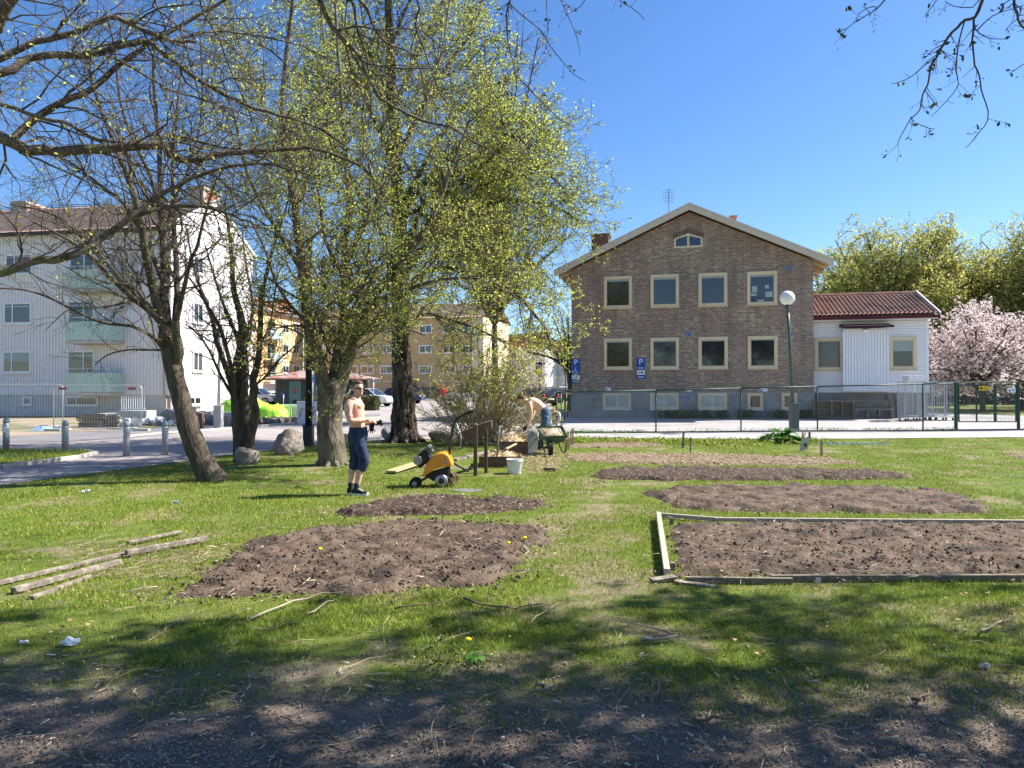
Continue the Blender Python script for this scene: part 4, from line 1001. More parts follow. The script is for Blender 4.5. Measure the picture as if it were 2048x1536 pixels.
# ================================================================ buildings
def loc_px(o, px, py, y0=0.0):
    """where the ray through a picture point meets the plane y = y0 of a building's own frame"""
    c, s = math.cos(o.rotation_euler.z), math.sin(o.rotation_euler.z)
    a, b, cc = ray(px, py); ox, oy = -o.location.x, -o.location.y
    rx, ry = a * c + b * s, -a * s + b * c; qx, qy = ox * c + oy * s, -ox * s + oy * c
    t = (y0 - qy) / ry
    return qx + rx * t, EYE + cc * t - o.location.z
def window(par, x0, x1, z0, z1, y=0, fw=.11, proud=.06, fm='cream', gm='glass', mull=(), rows=(), sill=True, sm=None, blind=0, name='window', depth=.03):
    m = MB(); yo = y - proud
    m.box(x0, x0 + fw, yo, y, z0, z1); m.box(x1 - fw, x1, yo, y, z0, z1)
    m.box(x0 + fw, x1 - fw, yo, y, z1 - fw, z1); m.box(x0 + fw, x1 - fw, yo, y, z0, z0 + fw)
    for t in mull:
        c = x0 + (x1 - x0) * t; m.box(c - fw * .4, c + fw * .4, yo + .01, y, z0 + fw, z1 - fw)
    for t in rows:
        c = z0 + (z1 - z0) * t; m.box(x0 + fw, x1 - fw, yo + .015, y, c - fw * .3, c + fw * .3)
    i = fw * .8
    for (a, b, c, d) in ((x0 + i, x0 + fw + .035, z0 + i, z1 - i), (x1 - fw - .035, x1 - i, z0 + i, z1 - i), (x0 + fw, x1 - fw, z1 - fw - .035, z1 - fw + .01), (x0 + fw, x1 - fw, z0 + fw - .01, z0 + fw + .035)):
        m.box(a, b, yo + .02, y - .004, c, d)
    w = m.build(name, fm, par)
    p = MB(); p.box(x0 + fw * .9, x1 - fw * .9, y - .018, y - .008, z0 + fw * .9, z1 - fw * .9); p.build('pane', gm, w)
    if blind:
        p = MB(); n = int((z1 - z0 - 2 * fw) * blind / .05)
        for k in range(n): p.box(x0 + fw + .04, x1 - fw - .04, y - .026, y - .019, z1 - fw - .04 - (k + 1) * .05 + .004, z1 - fw - .04 - k * .05)
        if n: p.build('blind', 'blind', w)
    if sill:
        p = MB(); p.box(x0 - .04, x1 + .04, yo - .05, y - .001, z0 - .035, z0 - .003); p.build('sill', sm or fm, w)
    return w
def win_px(par, r, y=0, **k):
    (x0, y0, x1, y1) = r; cx = (x0 + x1) / 2; cy = (y0 + y1) / 2
    a, _ = loc_px(par, x0, cy, y); b, _ = loc_px(par, x1, cy, y); _, c = loc_px(par, cx, y1, y); _, d = loc_px(par, cx, y0, y)
    return window(par, a, b, c, d, y, **k)
def tile_roof(par, name, m, x0, x1, y0, z0, y1, z1, tw=.3, tl=.36, amp=.035, nx=6):
    """pantiles: waves across the slope, a step at every course; eave (y0,z0) to ridge (y1,z1)"""
    cols = max(1, round((x1 - x0) / tw)); L = math.hypot(y1 - y0, z1 - z0); rows = max(1, round(L / tl))
    xs = np.linspace(x0, x1, cols * nx + 1); ph = np.abs(np.sin(np.pi * (xs - x0) / (x1 - x0) * cols)) ** .8 * amp
    ss, hs = [], []
    for k in range(rows):
        ss += [k / rows, (k + .985) / rows]; hs += [amp * 1.1, .0]
    ss = np.array(ss); hs = np.array(hs); n = np.array([-(z1 - z0), (y1 - y0)]) / L * (1 if y1 > y0 else -1)
    if n[1] < 0: n = -n
    H = ph[None, :] + hs[:, None]
    V = np.stack([np.broadcast_to(xs, H.shape), y0 + (y1 - y0) * ss[:, None] + n[0] * H, z0 + (z1 - z0) * ss[:, None] + n[1] * H], -1).reshape(-1, 3)
    a, b = H.shape[1], H.shape[0]; i = np.arange(a - 1)[None, :] + a * np.arange(b - 1)[:, None]
    return link(name, nmesh(name, V, np.stack([i, i + 1, i + 1 + a, i + a], -1).reshape(-1, 4)), m, par, smooth=False)
# ---- brick building
DL, DR = 36.3, 33.6
pl_, pr_ = at(1143, 700, DL), at(1627, 700, DR)
rz = math.atan2(pr_.y - pl_.y, pr_.x - pl_.x); BW = math.hypot(pr_.x - pl_.x, pr_.y - pl_.y)
bb = thing('brick_building', 'two-storey brown brick building with cream window frames and a low gable roof', 'building', (pl_.x, pl_.y, g(pl_.x, pl_.y)), rz)
DEP = 14.0
_, zp = loc_px(bb, 1385, 783); _, ze1 = loc_px(bb, 1627, 520); _, ze0 = loc_px(bb, 1143, 541); ze = (ze1 + ze0) / 2
ua, za = loc_px(bb, 1378, 424)
mb = MB(); mb.prism([(0, zp), (BW, zp), (BW, ze), (ua, za), (0, ze)], 0, DEP); mb.build('wall', 'brick', bb)
mb = MB(); mb.box(-.03, BW + .03, -.035, DEP + .03, -.3, zp - .002); mb.build('plinth', 'plinth', bb)
# roof
oh = .75; sl0 = (za - ze) / ua; sl1 = (za - ze) / (BW - ua); OF = .55
mb = MB()
for (xe, s, sgn) in ((-oh, sl0, 1), (BW + oh, sl1, -1)):
    zt = za + .12; z_e = za + .12 - abs(ua - xe) * s
    for y0_, y1_, th in ((-OF, DEP + OF, .1),):
        mb.prism([(xe, z_e), (ua, zt), (ua, zt + th), (xe, z_e + th)] if sgn > 0 else [(ua, zt), (xe, z_e), (xe, z_e + th), (ua, zt + th)], y0_, y1_)
rf = mb.build('roof', 'soffit', bb)
for (xe, s) in ((-oh - .05, sl0), (BW + oh + .05, sl1)):
    zt = za + .235; z_e = zt - abs(ua - xe) * s; n = 18
    mb = MB()
    a, b = (xe, z_e), (ua, zt)
    poly = [a, b, (b[0], b[1] + .05), (a[0], a[1] + .05)]
    if xe > ua: poly = poly[::-1]
    mb.prism(poly, -OF - .03, DEP + OF + .03); mb.build('roof_tiles', 'tile_brown', rf)
    mb = MB()
    for k, (dz0, dz1, yy) in enumerate(((-.26, .02, -OF - .045), (-.02, .08, -OF - .085))):
        P = [(xe, z_e + dz0), (ua, zt + dz0), (ua, zt + dz1), (xe, z_e + dz1)]
        if xe > ua: P = P[::-1]
        mb.prism(P, yy, yy + .04 if k == 0 else yy + .06)
    mb.build('bargeboard', 'fascia', rf)
for k in range(12):
    y = .4 + k * (DEP - .8) / 11
    for xe, s in ((0, sl0), (BW, sl1)):
        mb = MB(); sg = -1 if xe == 0 else 1; mb.bar((xe, y, ze - .02), (xe + sg * (oh - .05), y, ze - (oh - .05) * s - .02), .07, .12); mb.build('rafter', 'soffit', rf)
for r in [(1208, 553, 1264, 617), (1301, 549, 1358, 614.5), (1397, 546, 1454.5, 612.5), (1494, 543, 1554, 610)]:
    win_px(bb, r, fw=.12, blind=.08)
for r in [(1208, 677, 1264, 739), (1301, 675.5, 1358, 738.5), (1397, 674, 1455.5, 738), (1495.5, 672, 1555, 737.5)]:
    win_px(bb, r, fw=.12, blind=.05)
for i, r in enumerate([(1206, 786, 1262, 819), (1300, 786, 1357, 819), (1396, 786, 1454, 819), (1495, 786, 1526, 819.5), (1563, 786, 1594, 819.5)]):
    win_px(bb, r, y=-.036, fw=.1, mull=(.5,) if i < 3 else (), gm='glass_pale' if i < 3 else 'glass', sm='white_paint')
# attic window: low pentagon
a0, zb = loc_px(bb, 1348, 497); a1, _ = loc_px(bb, 1405, 497); _, zs = loc_px(bb, 1348, 478); _, zt = loc_px(bb, 1376, 467); cm = (a0 + a1) / 2
mb = MB(); f = .09
def ring(m, P, Q, y0, y1):
    n = len(P); v = [(x, y0, z) for x, z in P] + [(x, y0, z) for x, z in Q] + [(x, y1, z) for x, z in P] + [(x, y1, z) for x, z in Q]
    fc = []
    for i in range(n):
        j = (i + 1) % n
        fc += [(i, j, n + j, n + i), (2 * n + i, 3 * n + i, 3 * n + j, 2 * n + j), (i, 2 * n + i, 2 * n + j, j), (n + i, n + j, 3 * n + j, 3 * n + i)]
    m.add(v, fc)
ring(mb, [(a0, zb), (a1, zb), (a1, zs), (cm, zt), (a0, zs)], [(a0 + f, zb + f), (a1 - f, zb + f), (a1 - f, zs - f * .4), (cm, zt - f * 1.2), (a0 + f, zs - f * .4)], -.06, 0)
mb.box(cm - .05, cm + .05, -.05, 0, zb + f, zt - f)
w = mb.build('window', 'cream', bb)
mb = MB(); mb.prism([(a0 + f * .9, zb + f * .9), (a1 - f * .9, zb + f * .9), (a1 - f * .9, zs), (cm, zt - f), (a0 + f * .9, zs)], -.018, -.008); mb.build('pane', 'glass', w)
# soldier course over it
mb = MB()
for k in range(11):
    t = k / 10; x = a0 + (a1 - a0) * t; z = zs + (zt - zs) * (1 - abs(2 * t - 1)) + .04
    mb.box(x - .045, x + .045, -.012, 0, z, z + .22)
mb.build('brick_arch', 'wood_dark', bb)
for (x, y, s) in [(1576, 537, 4), (1377, 668.5, 4.5), (1583, 668, 3), (1376, 795, 4), (1363, 795, 3)]:
    yy = -.036 if y > 783 else 0
    u, z = loc_px(bb, x, y, yy); q = s / F * 35
    mb = MB(); mb.box(u - q, u + q, yy - .03, yy, z - q, z + q)
    for k in range(4): mb.box(u - q * .8, u + q * .8, yy - .04, yy - .03, z - q * .8 + k * q * .42, z - q * .6 + k * q * .42)
    mb.build('vent_grille', 'vent_blue', bb)
# stack of pipes, chimneys and aerial
def roofz(u): return za + .3 - (ua - u) * sl0 if u < ua else za + .3 - (u - ua) * sl1
u = loc_px(bb, 1203, 480, 3.5)[0]; z1 = loc_px(bb, 1203, 471, 3.5)[1]
mb = MB(); mb.box(u - .5, u + .45, 3, 4, roofz(u) - .6, z1 - .08); mb.box(u - .56, u + .51, 2.92, 4.08, z1 - .08, z1)
mb.build('chimney', 'wood_dark', rf)
u = loc_px(bb, 1466, 440, 8)[0]; z1 = loc_px(bb, 1466, 432.5, 8)[1]
mb = MB(); mb.box(u - .18, u + .18, 7.8, 8.2, roofz(u) - .3, z1 - .08); mb.box(u - .23, u + .23, 7.75, 8.25, z1 - .08, z1); mb.build('chimney', 'tile_red', rf)
u = loc_px(bb, 1337.5, 410, 1)[0]; z1 = loc_px(bb, 1338, 378, 1)[1]
mb = MB(); mb.tube([(u, 1, roofz(u) - .1), (u, 1, z1)], .02, 6)
for k in range(6):
    z = z1 - .05 - k * .13; mb.bar((u - .25, 1, z), (u + .25, 1, z), .012)
    mb.bar((u - .25 + .1 * k, .9, z1 - .7), (u - .25 + .1 * k, .9, z1 - .05), .01)
mb.build('aerial', 'steel', rf)
mb = MB(); u = loc_px(bb, 1299, 441, 1)[0]; mb.bar((u, 1, roofz(u) - .1), (u, 1, roofz(u) + .1), .1); mb.build('roof_vent', 'dark_metal', rf)
# posters in the top right window
for (x0, y0, x1, y1) in [(1504, 572, 1514, 585), (1502, 587, 1513, 592), (1530, 570, 1538, 577), (1531, 583, 1545, 594), (1515, 599, 1528, 603)]:
    c, d = loc_px(bb, x0, y1, -.02); e, f_ = loc_px(bb, x1, y0, -.02)
    mb = MB(); mb.box(c, e, -.024, -.0185, d, f_); mb.build('paper_notice', 'glass_pale', bb)
# ---- white annex
off = Vector((math.cos(rz), math.sin(rz), 0))
po = pl_ + off * (BW + .02) + Vector((-math.sin(rz), math.cos(rz), 0)) * .6
an = thing('annex', 'low white clapboard annex with red tile roof attached to the brick building', 'building', (po.x, po.y, g(po.x, po.y)), rz)
AW = loc_px(an, 1856, 740)[0]; zc0 = loc_px(an, 1750, 785)[1]; zev = loc_px(an, 1750, 637)[1]
AD = 7.0
mb = MB(); mb.box(.0, AW, 0.035, AD, zc0, zev + .1)
n = int((zev - zc0) / .13)
for k in range(n + 1):
    z = zc0 + k * .13
    mb.box(0, AW, -.012, .03, z, z + .108)
mb.prism([(0, zev + .1), (AW, zev + .1), (AW, zev + .12), (0, zev + .12)], 0.03, AD)
mb.box(AW - .1, AW + .03, -.03, .12, zc0, zev + .05)
mb.build('wall', 'white_clap', an)
mb = MB(); mb.box(0, AW - .02, .04, AD, -.3, zc0 - .004); mb.build('plinth', 'plinth', an)
zr = loc_px(an, 1700, 592, AD * .42)[1]; ov = .45
rt = tile_roof(an, 'roof', 'tile_red', 0.0, AW + .35, -ov, zev + .1, AD * .42, zr, tw=.2, tl=.32, amp=.05, nx=6)
mb = MB(); mb.prism([(-ov, zev - .02), (AD * .42, zr - .1), (AD + .4, zev), (AD + .4, zev - .1), (AD * .42, zr - .22), (-ov, zev - .12)], -AW - .3, 0, Matrix(((0, -1, 0, 0), (1, 0, 0, 0), (0, 0, 1, 0), (0, 0, 0, 1)))); mb.build('roof_deck', 'white_paint', rt)
mb = MB()
k = 0
while k * .42 < AW + .3:
    x = k * .42; mb.loft([(0, 0, 0, .08, .11), (0, 0, .44, .1, .13)], 8) if False else mb.tube([(x, AD * .42, zr + .04), (x + .44, AD * .42, zr + .06)], [.1, .12], 8); k += 1
mb.build('ridge_tiles', 'tile_red', rt)
mb = MB(); mb.bar((0, -ov - .06, zev + .0), (AW + .36, -ov - .06, zev + .0), .13, .13); mb.box(0, AW + .3, -ov, 0, zev - .06, zev - .02); mb.build('gutter', 'maroon', rt)
mb = MB(); mb.bar((AW + .38, -ov - .05, zev + .08), (AW + .38, AD * .42, zr + .08), .05, .22, up=(0, 0, 1)); mb.bar((AW + .38, AD * .42, zr + .08), (AW + .38, AD + .4, zev + .04), .05, .22); mb.build('bargeboard', 'white_paint', rt)
win_px(an, (1629, 676, 1686.5, 741), y=-.013, fw=.13, proud=.07)
win_px(an, (1778, 674, 1832.5, 739.5), y=-.013, fw=.13, proud=.07, blind=.42)
# porch-like boxed entrance
ux0 = loc_px(an, 1688, 720, -.5)[0]; ux1 = loc_px(an, 1776, 720, -.5)[0]; zt = loc_px(an, 1730, 663, -.5)[1]; zb = loc_px(an, 1730, 783, -.5)[1]
mb = MB(); mb.box(ux0, ux1, -.48, 0, zb, zt); n = int((ux1 - ux0) / .12)
for k in range(n + 1):
    x = ux0 + (ux1 - ux0) * k / n; mb.box(x - .048, x + .048, -.52, -.48, zb, zt)
pc = mb.build('porch', 'white_clap', an)
mb = MB(); mb.box(ux0 - .02, ux1 + .02, -.54, 0, zt, zt + .14); mb.build('porch_beam', 'white_paint', pc)
mb = MB(); mb.prism([(-.95, zt + .14), (0, zt + .26), (0, zt + .40), (-.95, zt + .24)], -ux1 - .16, -ux0 + .1, Matrix(((0, -1, 0, 0), (1, 0, 0, 0), (0, 0, 1, 0), (0, 0, 0, 1)))); mb.build('porch_roof', 'maroon_dark', pc)
mb = MB(); mb.ball(((ux0 + ux1) / 2, -.6, zt + .05), (.16, .1, .06)); mb.build('porch_lamp', 'globe', pc, smooth=True)
# ---- white apartment block, left
cx = at(341, 700, 38.5)
wa = thing('apartment_block', 'three-storey white ribbed apartment block with mint green balconies at the left', 'building', (cx.x, cx.y, g(cx.x, cx.y)), math.atan2(.155, -.988) + math.pi)
# local frame: x runs back along the facade toward the corner (corner at x=0, building at x<0), y into the building
AWL = 26.0
zc = loc_px(wa, 340, 790)[1]; zev = loc_px(wa, 343, 455)[1]; GD = 8.6
zrd = zev + 2.5
mb = MB()
mb.box(-AWL, 0, 0, GD, zc, zev)
for k in range(int(AWL / .2)):
    x = -k * .2; mb.box(x - .165, x, -.03, 0, zc, zev)
for z in (zev - 1.35, zev - 4.15, zev - 6.95):
    mb.box(-AWL, 0, -.05, 0, z, z + .03)
mb.prism([(0, zev), (GD, zev), (GD / 2, zrd)], 0, .2, Matrix(((0, -1, 0, 0), (1, 0, 0, 0), (0, 0, 1, 0), (0, 0, 0, 1))))
for k in range(int(GD / .2) + 1):
    y = k * .2; zz = zev + (1 - abs(y - GD / 2) / (GD / 2)) * (zrd - zev) - .02; mb.box(0, .025, y, y + .165, zc, zz)
mb.build('wall', 'clad_white', wa)
mb = MB(); mb.box(-AWL, .0, .06, GD - .06, -.4, zc - .003); mb.box(-.3, -.02, .06, GD - .06, -.4, zc - .003); mb.build('plinth', 'plinth_stone', wa)
rt = tile_roof(wa, 'roof', 'tile_brown', -AWL, .02, -.45, zev - .05, GD / 2, zrd + .1, tw=.3, tl=.36, amp=.016, nx=4)
tile_roof(wa, 'roof_back', 'tile_brown', -AWL, .02, GD + .45, zev - .05, GD / 2, zrd + .1, tw=.3, tl=.36, amp=.04, nx=2)
mb = MB(); mb.bar((-AWL, -.5, zev - .1), (.05, -.5, zev - .1), .12, .1); mb.box(-AWL, .02, -.42, 0, zev - .16, zev - .1); mb.build('gutter', 'dark_metal', rt)
mb = MB(); mb.bar((.06, -.45, zev + .0), (.06, GD / 2, zrd + .12), .05, .16); mb.bar((.06, GD / 2, zrd + .12), (.06, GD + .45, zev), .05, .16); mb.build('bargeboard', 'white_paint', rt)
mb = MB(); mb.bar((-AWL, GD / 2 - .5, zrd + .12), (-.6, GD / 2 - .5, zrd + .12), .03); mb.bar((-AWL, GD / 2 - .5, zrd - .0), (-.6, GD / 2 - .5, zrd - .0), .03)
for k in range(18): mb.bar((-1 - k * 1.4, GD / 2 - .5, zrd - .2), (-1 - k * 1.4, GD / 2 - .5, zrd + .14), .03)
mb.build('roof_rail', 'dark_metal', rt)
for (px0, px1, pt) in ((376, 432, 373), (24, 84, 403)):
    u0 = loc_px(wa, px0, 400, GD / 2 - .6)[0]; u1 = u0 + 1.0; z1 = loc_px(wa, px0, pt, GD / 2 - .6)[1]
    mb = MB(); mb.box(u0, u1, GD / 2 - .6, GD / 2 + 1.2, zrd - .9, z1 - .15); mb.box(u0 - .06, u1 + .06, GD / 2 - .66, GD / 2 + 1.26, z1 - .15, z1); c = mb.build('chimney', 'stucco_tan', rt)
    mb = MB(); mb.box(u1, u1 + .02, GD / 2 - .3, GD / 2 + .9, z1 - .7, z1 - .2); mb.build('chimney_panel', 'brick_red', c)
for r, mu in [((10, 507, 66, 550), .35), ((7, 604, 64, 649), .33), ((5, 701, 63, 747), .33)]:
    win_px(wa, r, y=-.031, fw=.09, fm='white_paint', mull=(mu,), proud=.05, blind=.45 if r[1] > 690 else 0)
for x0, x1, y0, y1 in [(-14.6, -13.0, 507, 550), (-14.6, -13.0, 604, 649), (-14.6, -13.0, 701, 747)]:
    z0 = loc_px(wa, 36, y1)[1]; z1 = loc_px(wa, 36, y0)[1]; window(wa, x0, x1, z0, z1, -.031, fw=.09, fm='white_paint', mull=(.35,), proud=.05)
for r in [(138, 503, 190, 572), (135, 600, 190, 670), (134, 700, 190, 768)]:
    win_px(wa, r, y=-.031, fw=.09, fm='white_paint', mull=(.6,), proud=.05, sill=False)
# balconies: mint panels on the front, open rail above
for (yt, yb, yr) in ((539, 577, 533), (643, 681, 635), (746, 785, 738)):
    P = 1.15; x0 = loc_px(wa, 133, 600, -P)[0]; x1 = loc_px(wa, 201 if yt < 600 else 201, 600, -P)[0]
    zt = loc_px(wa, 170, yt, -P)[1]; zb = loc_px(wa, 170, yb, -P)[1]; zr_ = loc_px(wa, 170, yr, -P)[1]
    x1 = x0 + 2.1 + .0; x2 = x0 + 2.6
    mb = MB(); mb.box(x0, x2, -P, 0, zb - .16, zb)
    bo = mb.build('balcony', 'concrete', wa)
    mb = MB()
    mb.box(x0, x2, -P - .03, -P, zb + .02, zt); mb.box(x2, x2 + .03, -P - .03, 0, zb + .02, zt); mb.box(x0 - .03, x0, -P - .03, 0, zb + .02, zt)
    for k in range(15): mb.box(x0 + k * .185, x0 + k * .185 + .03, -P - .05, -P - .03, zb + .02, zt)
    for k in range(7): mb.box(x2 + .03, x2 + .05, -P + k * .17, -P + k * .17 + .03, zb + .02, zt)
    mb.build('balcony_panel', 'mint', bo)
    mb = MB(); mb.bar((x0 - .02, -P - .02, zr_), (x2 + .02, -P - .02, zr_), .04); mb.bar((x2 + .02, -P, zr_), (x2 + .02, 0, zr_), .04); mb.bar((x0 - .02, -P, zr_), (x0 - .02, 0, zr_), .04)
    for x in (x0, x0 + 1.3, x2): mb.bar((x, -P - .02, zt), (x, -P - .02, zr_), .03)
    mb.build('balcony_rail', 'galv', bo)
# basement windows, front
for r in [(46, 793, 64, 811), (132, 792, 196, 812)]: win_px(wa, r, y=.06, fw=.07, fm='white_paint', mull=(.35,) if r[0] > 100 else (), proud=.05)
# downpipe at the corner
mb = MB(); mb.tube([(-.35, -.08, zev - .2), (-.35, -.08, zc + .05), (-.2, -.06, zc - .25), (-.2, -.06, 0)], .05, 8); mb.build('downpipe', 'stucco_tan', wa)
# gable windows: the gable is the plane x = 0 of the block
gbl = thing('gable_frame', None, None, wa.location, wa.rotation_euler.z + math.pi / 2)
gw = []
for r in [(384, 512, 405, 548), (384, 605, 405, 647), (384, 702, 405, 744), (375, 792, 402, 811)]:
    a, _ = loc_px(gbl, r[0], 650, 0); b, _ = loc_px(gbl, r[2], 650, 0); _, c = loc_px(gbl, (r[0] + r[2]) / 2, r[3], 0); _, d = loc_px(gbl, (r[0] + r[2]) / 2, r[1], 0)
    gw.append((a, b, c, d))
bpy.data.objects.remove(gbl)
for (a, b, c, d) in gw:
    w = window(wa, a, b, c, d, -.03, fw=.08, fm='white_paint', mull=(.5,), proud=.06)
    for q in [w]: q.rotation_euler = (0, 0, math.pi / 2)
# number plate and round plate on the gable
def on_gable(px, py, w, h, m, name, parts=None):
    G = Matrix.Rotation(math.pi / 2, 4, 'Z')
    ang = wa.rotation_euler.z + math.pi / 2
    c, s = math.cos(ang), math.sin(ang); a, b, cc = ray(px, py); ox, oy = -wa.location.x, -wa.location.y
    rx, ry = a * c + b * s, -a * s + b * c; qx, qy = ox * c + oy * s, -ox * s + oy * c; t = -qy / ry
    u, z = qx + rx * t, EYE + cc * t - wa.location.z
    mb = MB(); mb.box(u - w / 2, u + w / 2, -.06, -.03, z - h / 2, z + h / 2, G); return mb.build(name, m, wa)
on_gable(494, 755, .75, .22, 'blue_sign', 'street_name_plate')
on_gable(490, 765, .3, .36, 'steel', 'wall_plaque')
# ---- yellow-tan block far behind and its orange wing
D = 92
e0 = at(608, 700, 97); e1 = at(945, 700, 90)
tb = thing('apartment_block', 'long tan three-storey block far behind the parked cars', 'building', (e0.x, e0.y, g(e0.x, e0.y)), math.atan2(e1.y - e0.y, e1.x - e0.x))
TW = math.hypot(e1.x - e0.x, e1.y - e0.y); zev = loc_px(tb, 780, 640)[1]
mb = MB(); mb.box(0, TW, 0, 11, -.3, zev); 
for k in range(int(TW / .4)): mb.box(k * .4, k * .4 + .05, -.03, 0, .9, zev)
mb.build('wall', 'tan_wall', tb)
m_ = MB(); m_.box(TW, TW + 1.5, -.2, 11, -.3, zev); m_.build('end_wall', 'cream', tb)
rt = tile_roof(tb, 'roof', 'tile_brown', -.3, TW + 1.7, -.5, zev - .02, 5.5, zev + 2.6, tw=.6, tl=.7, amp=.02, nx=3)
tile_roof(tb, 'roof_back', 'tile_brown', -.3, TW + 1.7, 11.5, zev - .02, 5.5, zev + 2.6, tw=.6, tl=.7, amp=.02, nx=3)
for yt, yb in ((649, 667), (690, 707), (731, 748)):
    for px in (622, 650, 690, 722, 760, 838, 886, 925):
        win_px(tb, (px, yt, px + 26, yb), y=-.032, fw=.12, fm='white_paint', mull=(.5,), proud=.06, sill=False)
e0 = at(500, 700, 84); e1 = at(606, 700, 97.5)
ob = thing('apartment_block', 'orange rendered block wing with mint balconies, sunlit, behind the garage shed', 'building', (e0.x, e0.y, g(e0.x, e0.y)), math.atan2(e1.y - e0.y, e1.x - e0.x))
OW = math.hypot(e1.x - e0.x, e1.y - e0.y); zev = loc_px(ob, 560, 627)[1]; zbs = loc_px(ob, 560, 770)[1]
ob.location.z = tb.location.z - .3; zev = loc_px(ob, 560, 627)[1]; zbs = loc_px(ob, 560, 770)[1]
mb = MB(); mb.box(-3, OW, .0, 10, zbs, zev); mb.build('wall', 'orange_wall', ob)
mb = MB(); mb.box(-3, OW - .01, .04, 10, -.6, zbs - .003); mb.build('plinth', 'plinth_stone', ob)
rt = tile_roof(ob, 'roof', 'tile_red', -3.4, OW + .3, -.6, zev - .02, 5, zev + 2.6, tw=.6, tl=.7, amp=.02, nx=3)
u = loc_px(ob, 566, 610, 4)[0]; z1 = loc_px(ob, 566, 599, 4)[1]
mb = MB(); mb.box(u - 1.3, u + 1.0, 3.4, 4.6, zev + 1, z1); mb.build('chimney', 'brick_red', rt)
for yt, yb in ((646, 667), (688, 707), (730, 747)):
    for r in ((565, 577), (586, 598)): win_px(ob, (r[0], yt, r[1], yb), fw=.12, fm='white_paint', mull=(.5,), proud=.06, sill=False)
    win_px(ob, (503, yt + 2, 512, yb), fw=.12, fm='white_paint', proud=.06, sill=False)
for yt, yb in ((658, 678), (702, 722), (745, 765)):
    x0 = loc_px(ob, 530, 700, 0)[0]; x1 = loc_px(ob, 555, 700, 0)[0]; zt = loc_px(ob, 543, yt + 5)[1]; zb = loc_px(ob, 543, yb)[1]
    mb = MB(); mb.box(x0, x1, -.02, 0, zb, zb + 2.6); w = mb.build('balcony_recess', 'tan_wall', ob)
    mb = MB(); mb.box(x0 + .6, x1 - .7, -.05, -.02, zb + .3, zb + 2.2); mb.build('pane', 'glass', w)
    mb = MB(); mb.box(x0 - .05, x1 + .05, -.75, -.02, zb - .15, zb); bo = mb.build('balcony', 'concrete', ob)
    mb = MB(); mb.box(x0 - .05, x1 + .05, -.8, -.75, zb, zt); mb.build('balcony_panel', 'mint', bo)
    mb = MB(); mb.bar((x0, -.78, zt + .3), (x1, -.78, zt + .3), .06); mb.build('balcony_rail', 'galv', bo)
# ---- pale blocks seen between the shrub and the brick building
e0 = at(1040, 700, 118); e1 = at(1075, 700, 112)
def pale(label, pxa, Da, pxb, Db, py_e, dep, rows, cols, roofm='tile_red', bal=()):
    a, b = at(pxa, 700, Da), at(pxb, 700, Db)
    o = thing('apartment_block', label, 'building', (a.x, a.y, g(a.x, a.y)), math.atan2(b.y - a.y, b.x - a.x), group='pale blocks in the distance')
    Wd = math.hypot(b.x - a.x, b.y - a.y); ze_ = loc_px(o, (pxa + pxb) / 2, py_e)[1]
    mb = MB(); mb.box(0, Wd, 0, dep, -.5, ze_); mb.build('wall', 'pale_wall', o)
    tile_roof(o, 'roof', roofm, -.3, Wd + .3, -.4, ze_, dep / 2, ze_ + 2.4, tw=.6, tl=.8, amp=.02, nx=2)
    for (yt, yb) in rows:
        for c0, c1 in cols: win_px(o, (c0, yt, c1, yb), fw=.14, fm='white_paint', mull=(.5,), sill=False)
    for (x0, x1, yt, yb) in bal:
        u0, u1 = loc_px(o, x0, 720, -1)[0], loc_px(o, x1, 720, -1)[0]; zt, zb = loc_px(o, x0, yt, -1)[1], loc_px(o, x0, yb, -1)[1]
        mb = MB(); mb.box(u0, u1, -1, -.02, zb - .1, zb); mb.box(u0, u1, -1.05, -1, zb, zt); mb.build('balcony', 'white_paint', o)
    return o
pale('grey-lilac block with white balconies, seen left of the brick building', 1092, 100, 1142, 99, 708, 10, [(714, 723), (732, 741), (750, 760)], [(1102, 1112)], bal=[(1092, 1107, 724, 730), (1092, 1107, 742, 748)])
pale('white gable block just left of the grey-lilac one, partly behind the shrub', 980, 104, 1090, 97, 700, 2.5, [(716, 726), (742, 752)], [(1056, 1064), (1030, 1040)])
# ---- green garage shed
a = at(553, 790, 57.5); b = at(735, 790, 60)
gh = thing('shed', 'dark green wooden shed with red and grey metal roof and two teal doors', 'shed', (a.x, a.y, g(a.x, a.y)), math.atan2(b.y - a.y, b.x - a.x))
GW = math.hypot(b.x - a.x, b.y - a.y); zt = loc_px(gh, 640, 757)[1]; zr_ = loc_px(gh, 640, 744, 2)[1]
mb = MB(); mb.box(0, GW, 0, 4, -.1, zt)
for k in range(int(GW / .18)): mb.box(k * .18, k * .18 + .04, -.025, 0, 0, zt)
mb.build('wall', 'green_hut', gh)
mb = MB(); mb.add([(-1.0, -.9, zt), (GW + 1, -.9, zt), (GW + 1, 4.9, zt), (-1, 4.9, zt), (2, 2, zr_ + .1), (GW - 2, 2, zr_ + .1), (-1, -.9, zt - .1), (GW + 1, -.9, zt - .1), (GW + 1, 4.9, zt - .1), (-1, 4.9, zt - .1)],
    [(0, 1, 5, 4), (1, 2, 5), (2, 3, 4, 5), (3, 0, 4), (0, 6, 7, 1), (1, 7, 8, 2), (2, 8, 9, 3), (3, 9, 6, 0), (9, 8, 7, 6)]); mb.build('roof', 'metal_roof', gh)
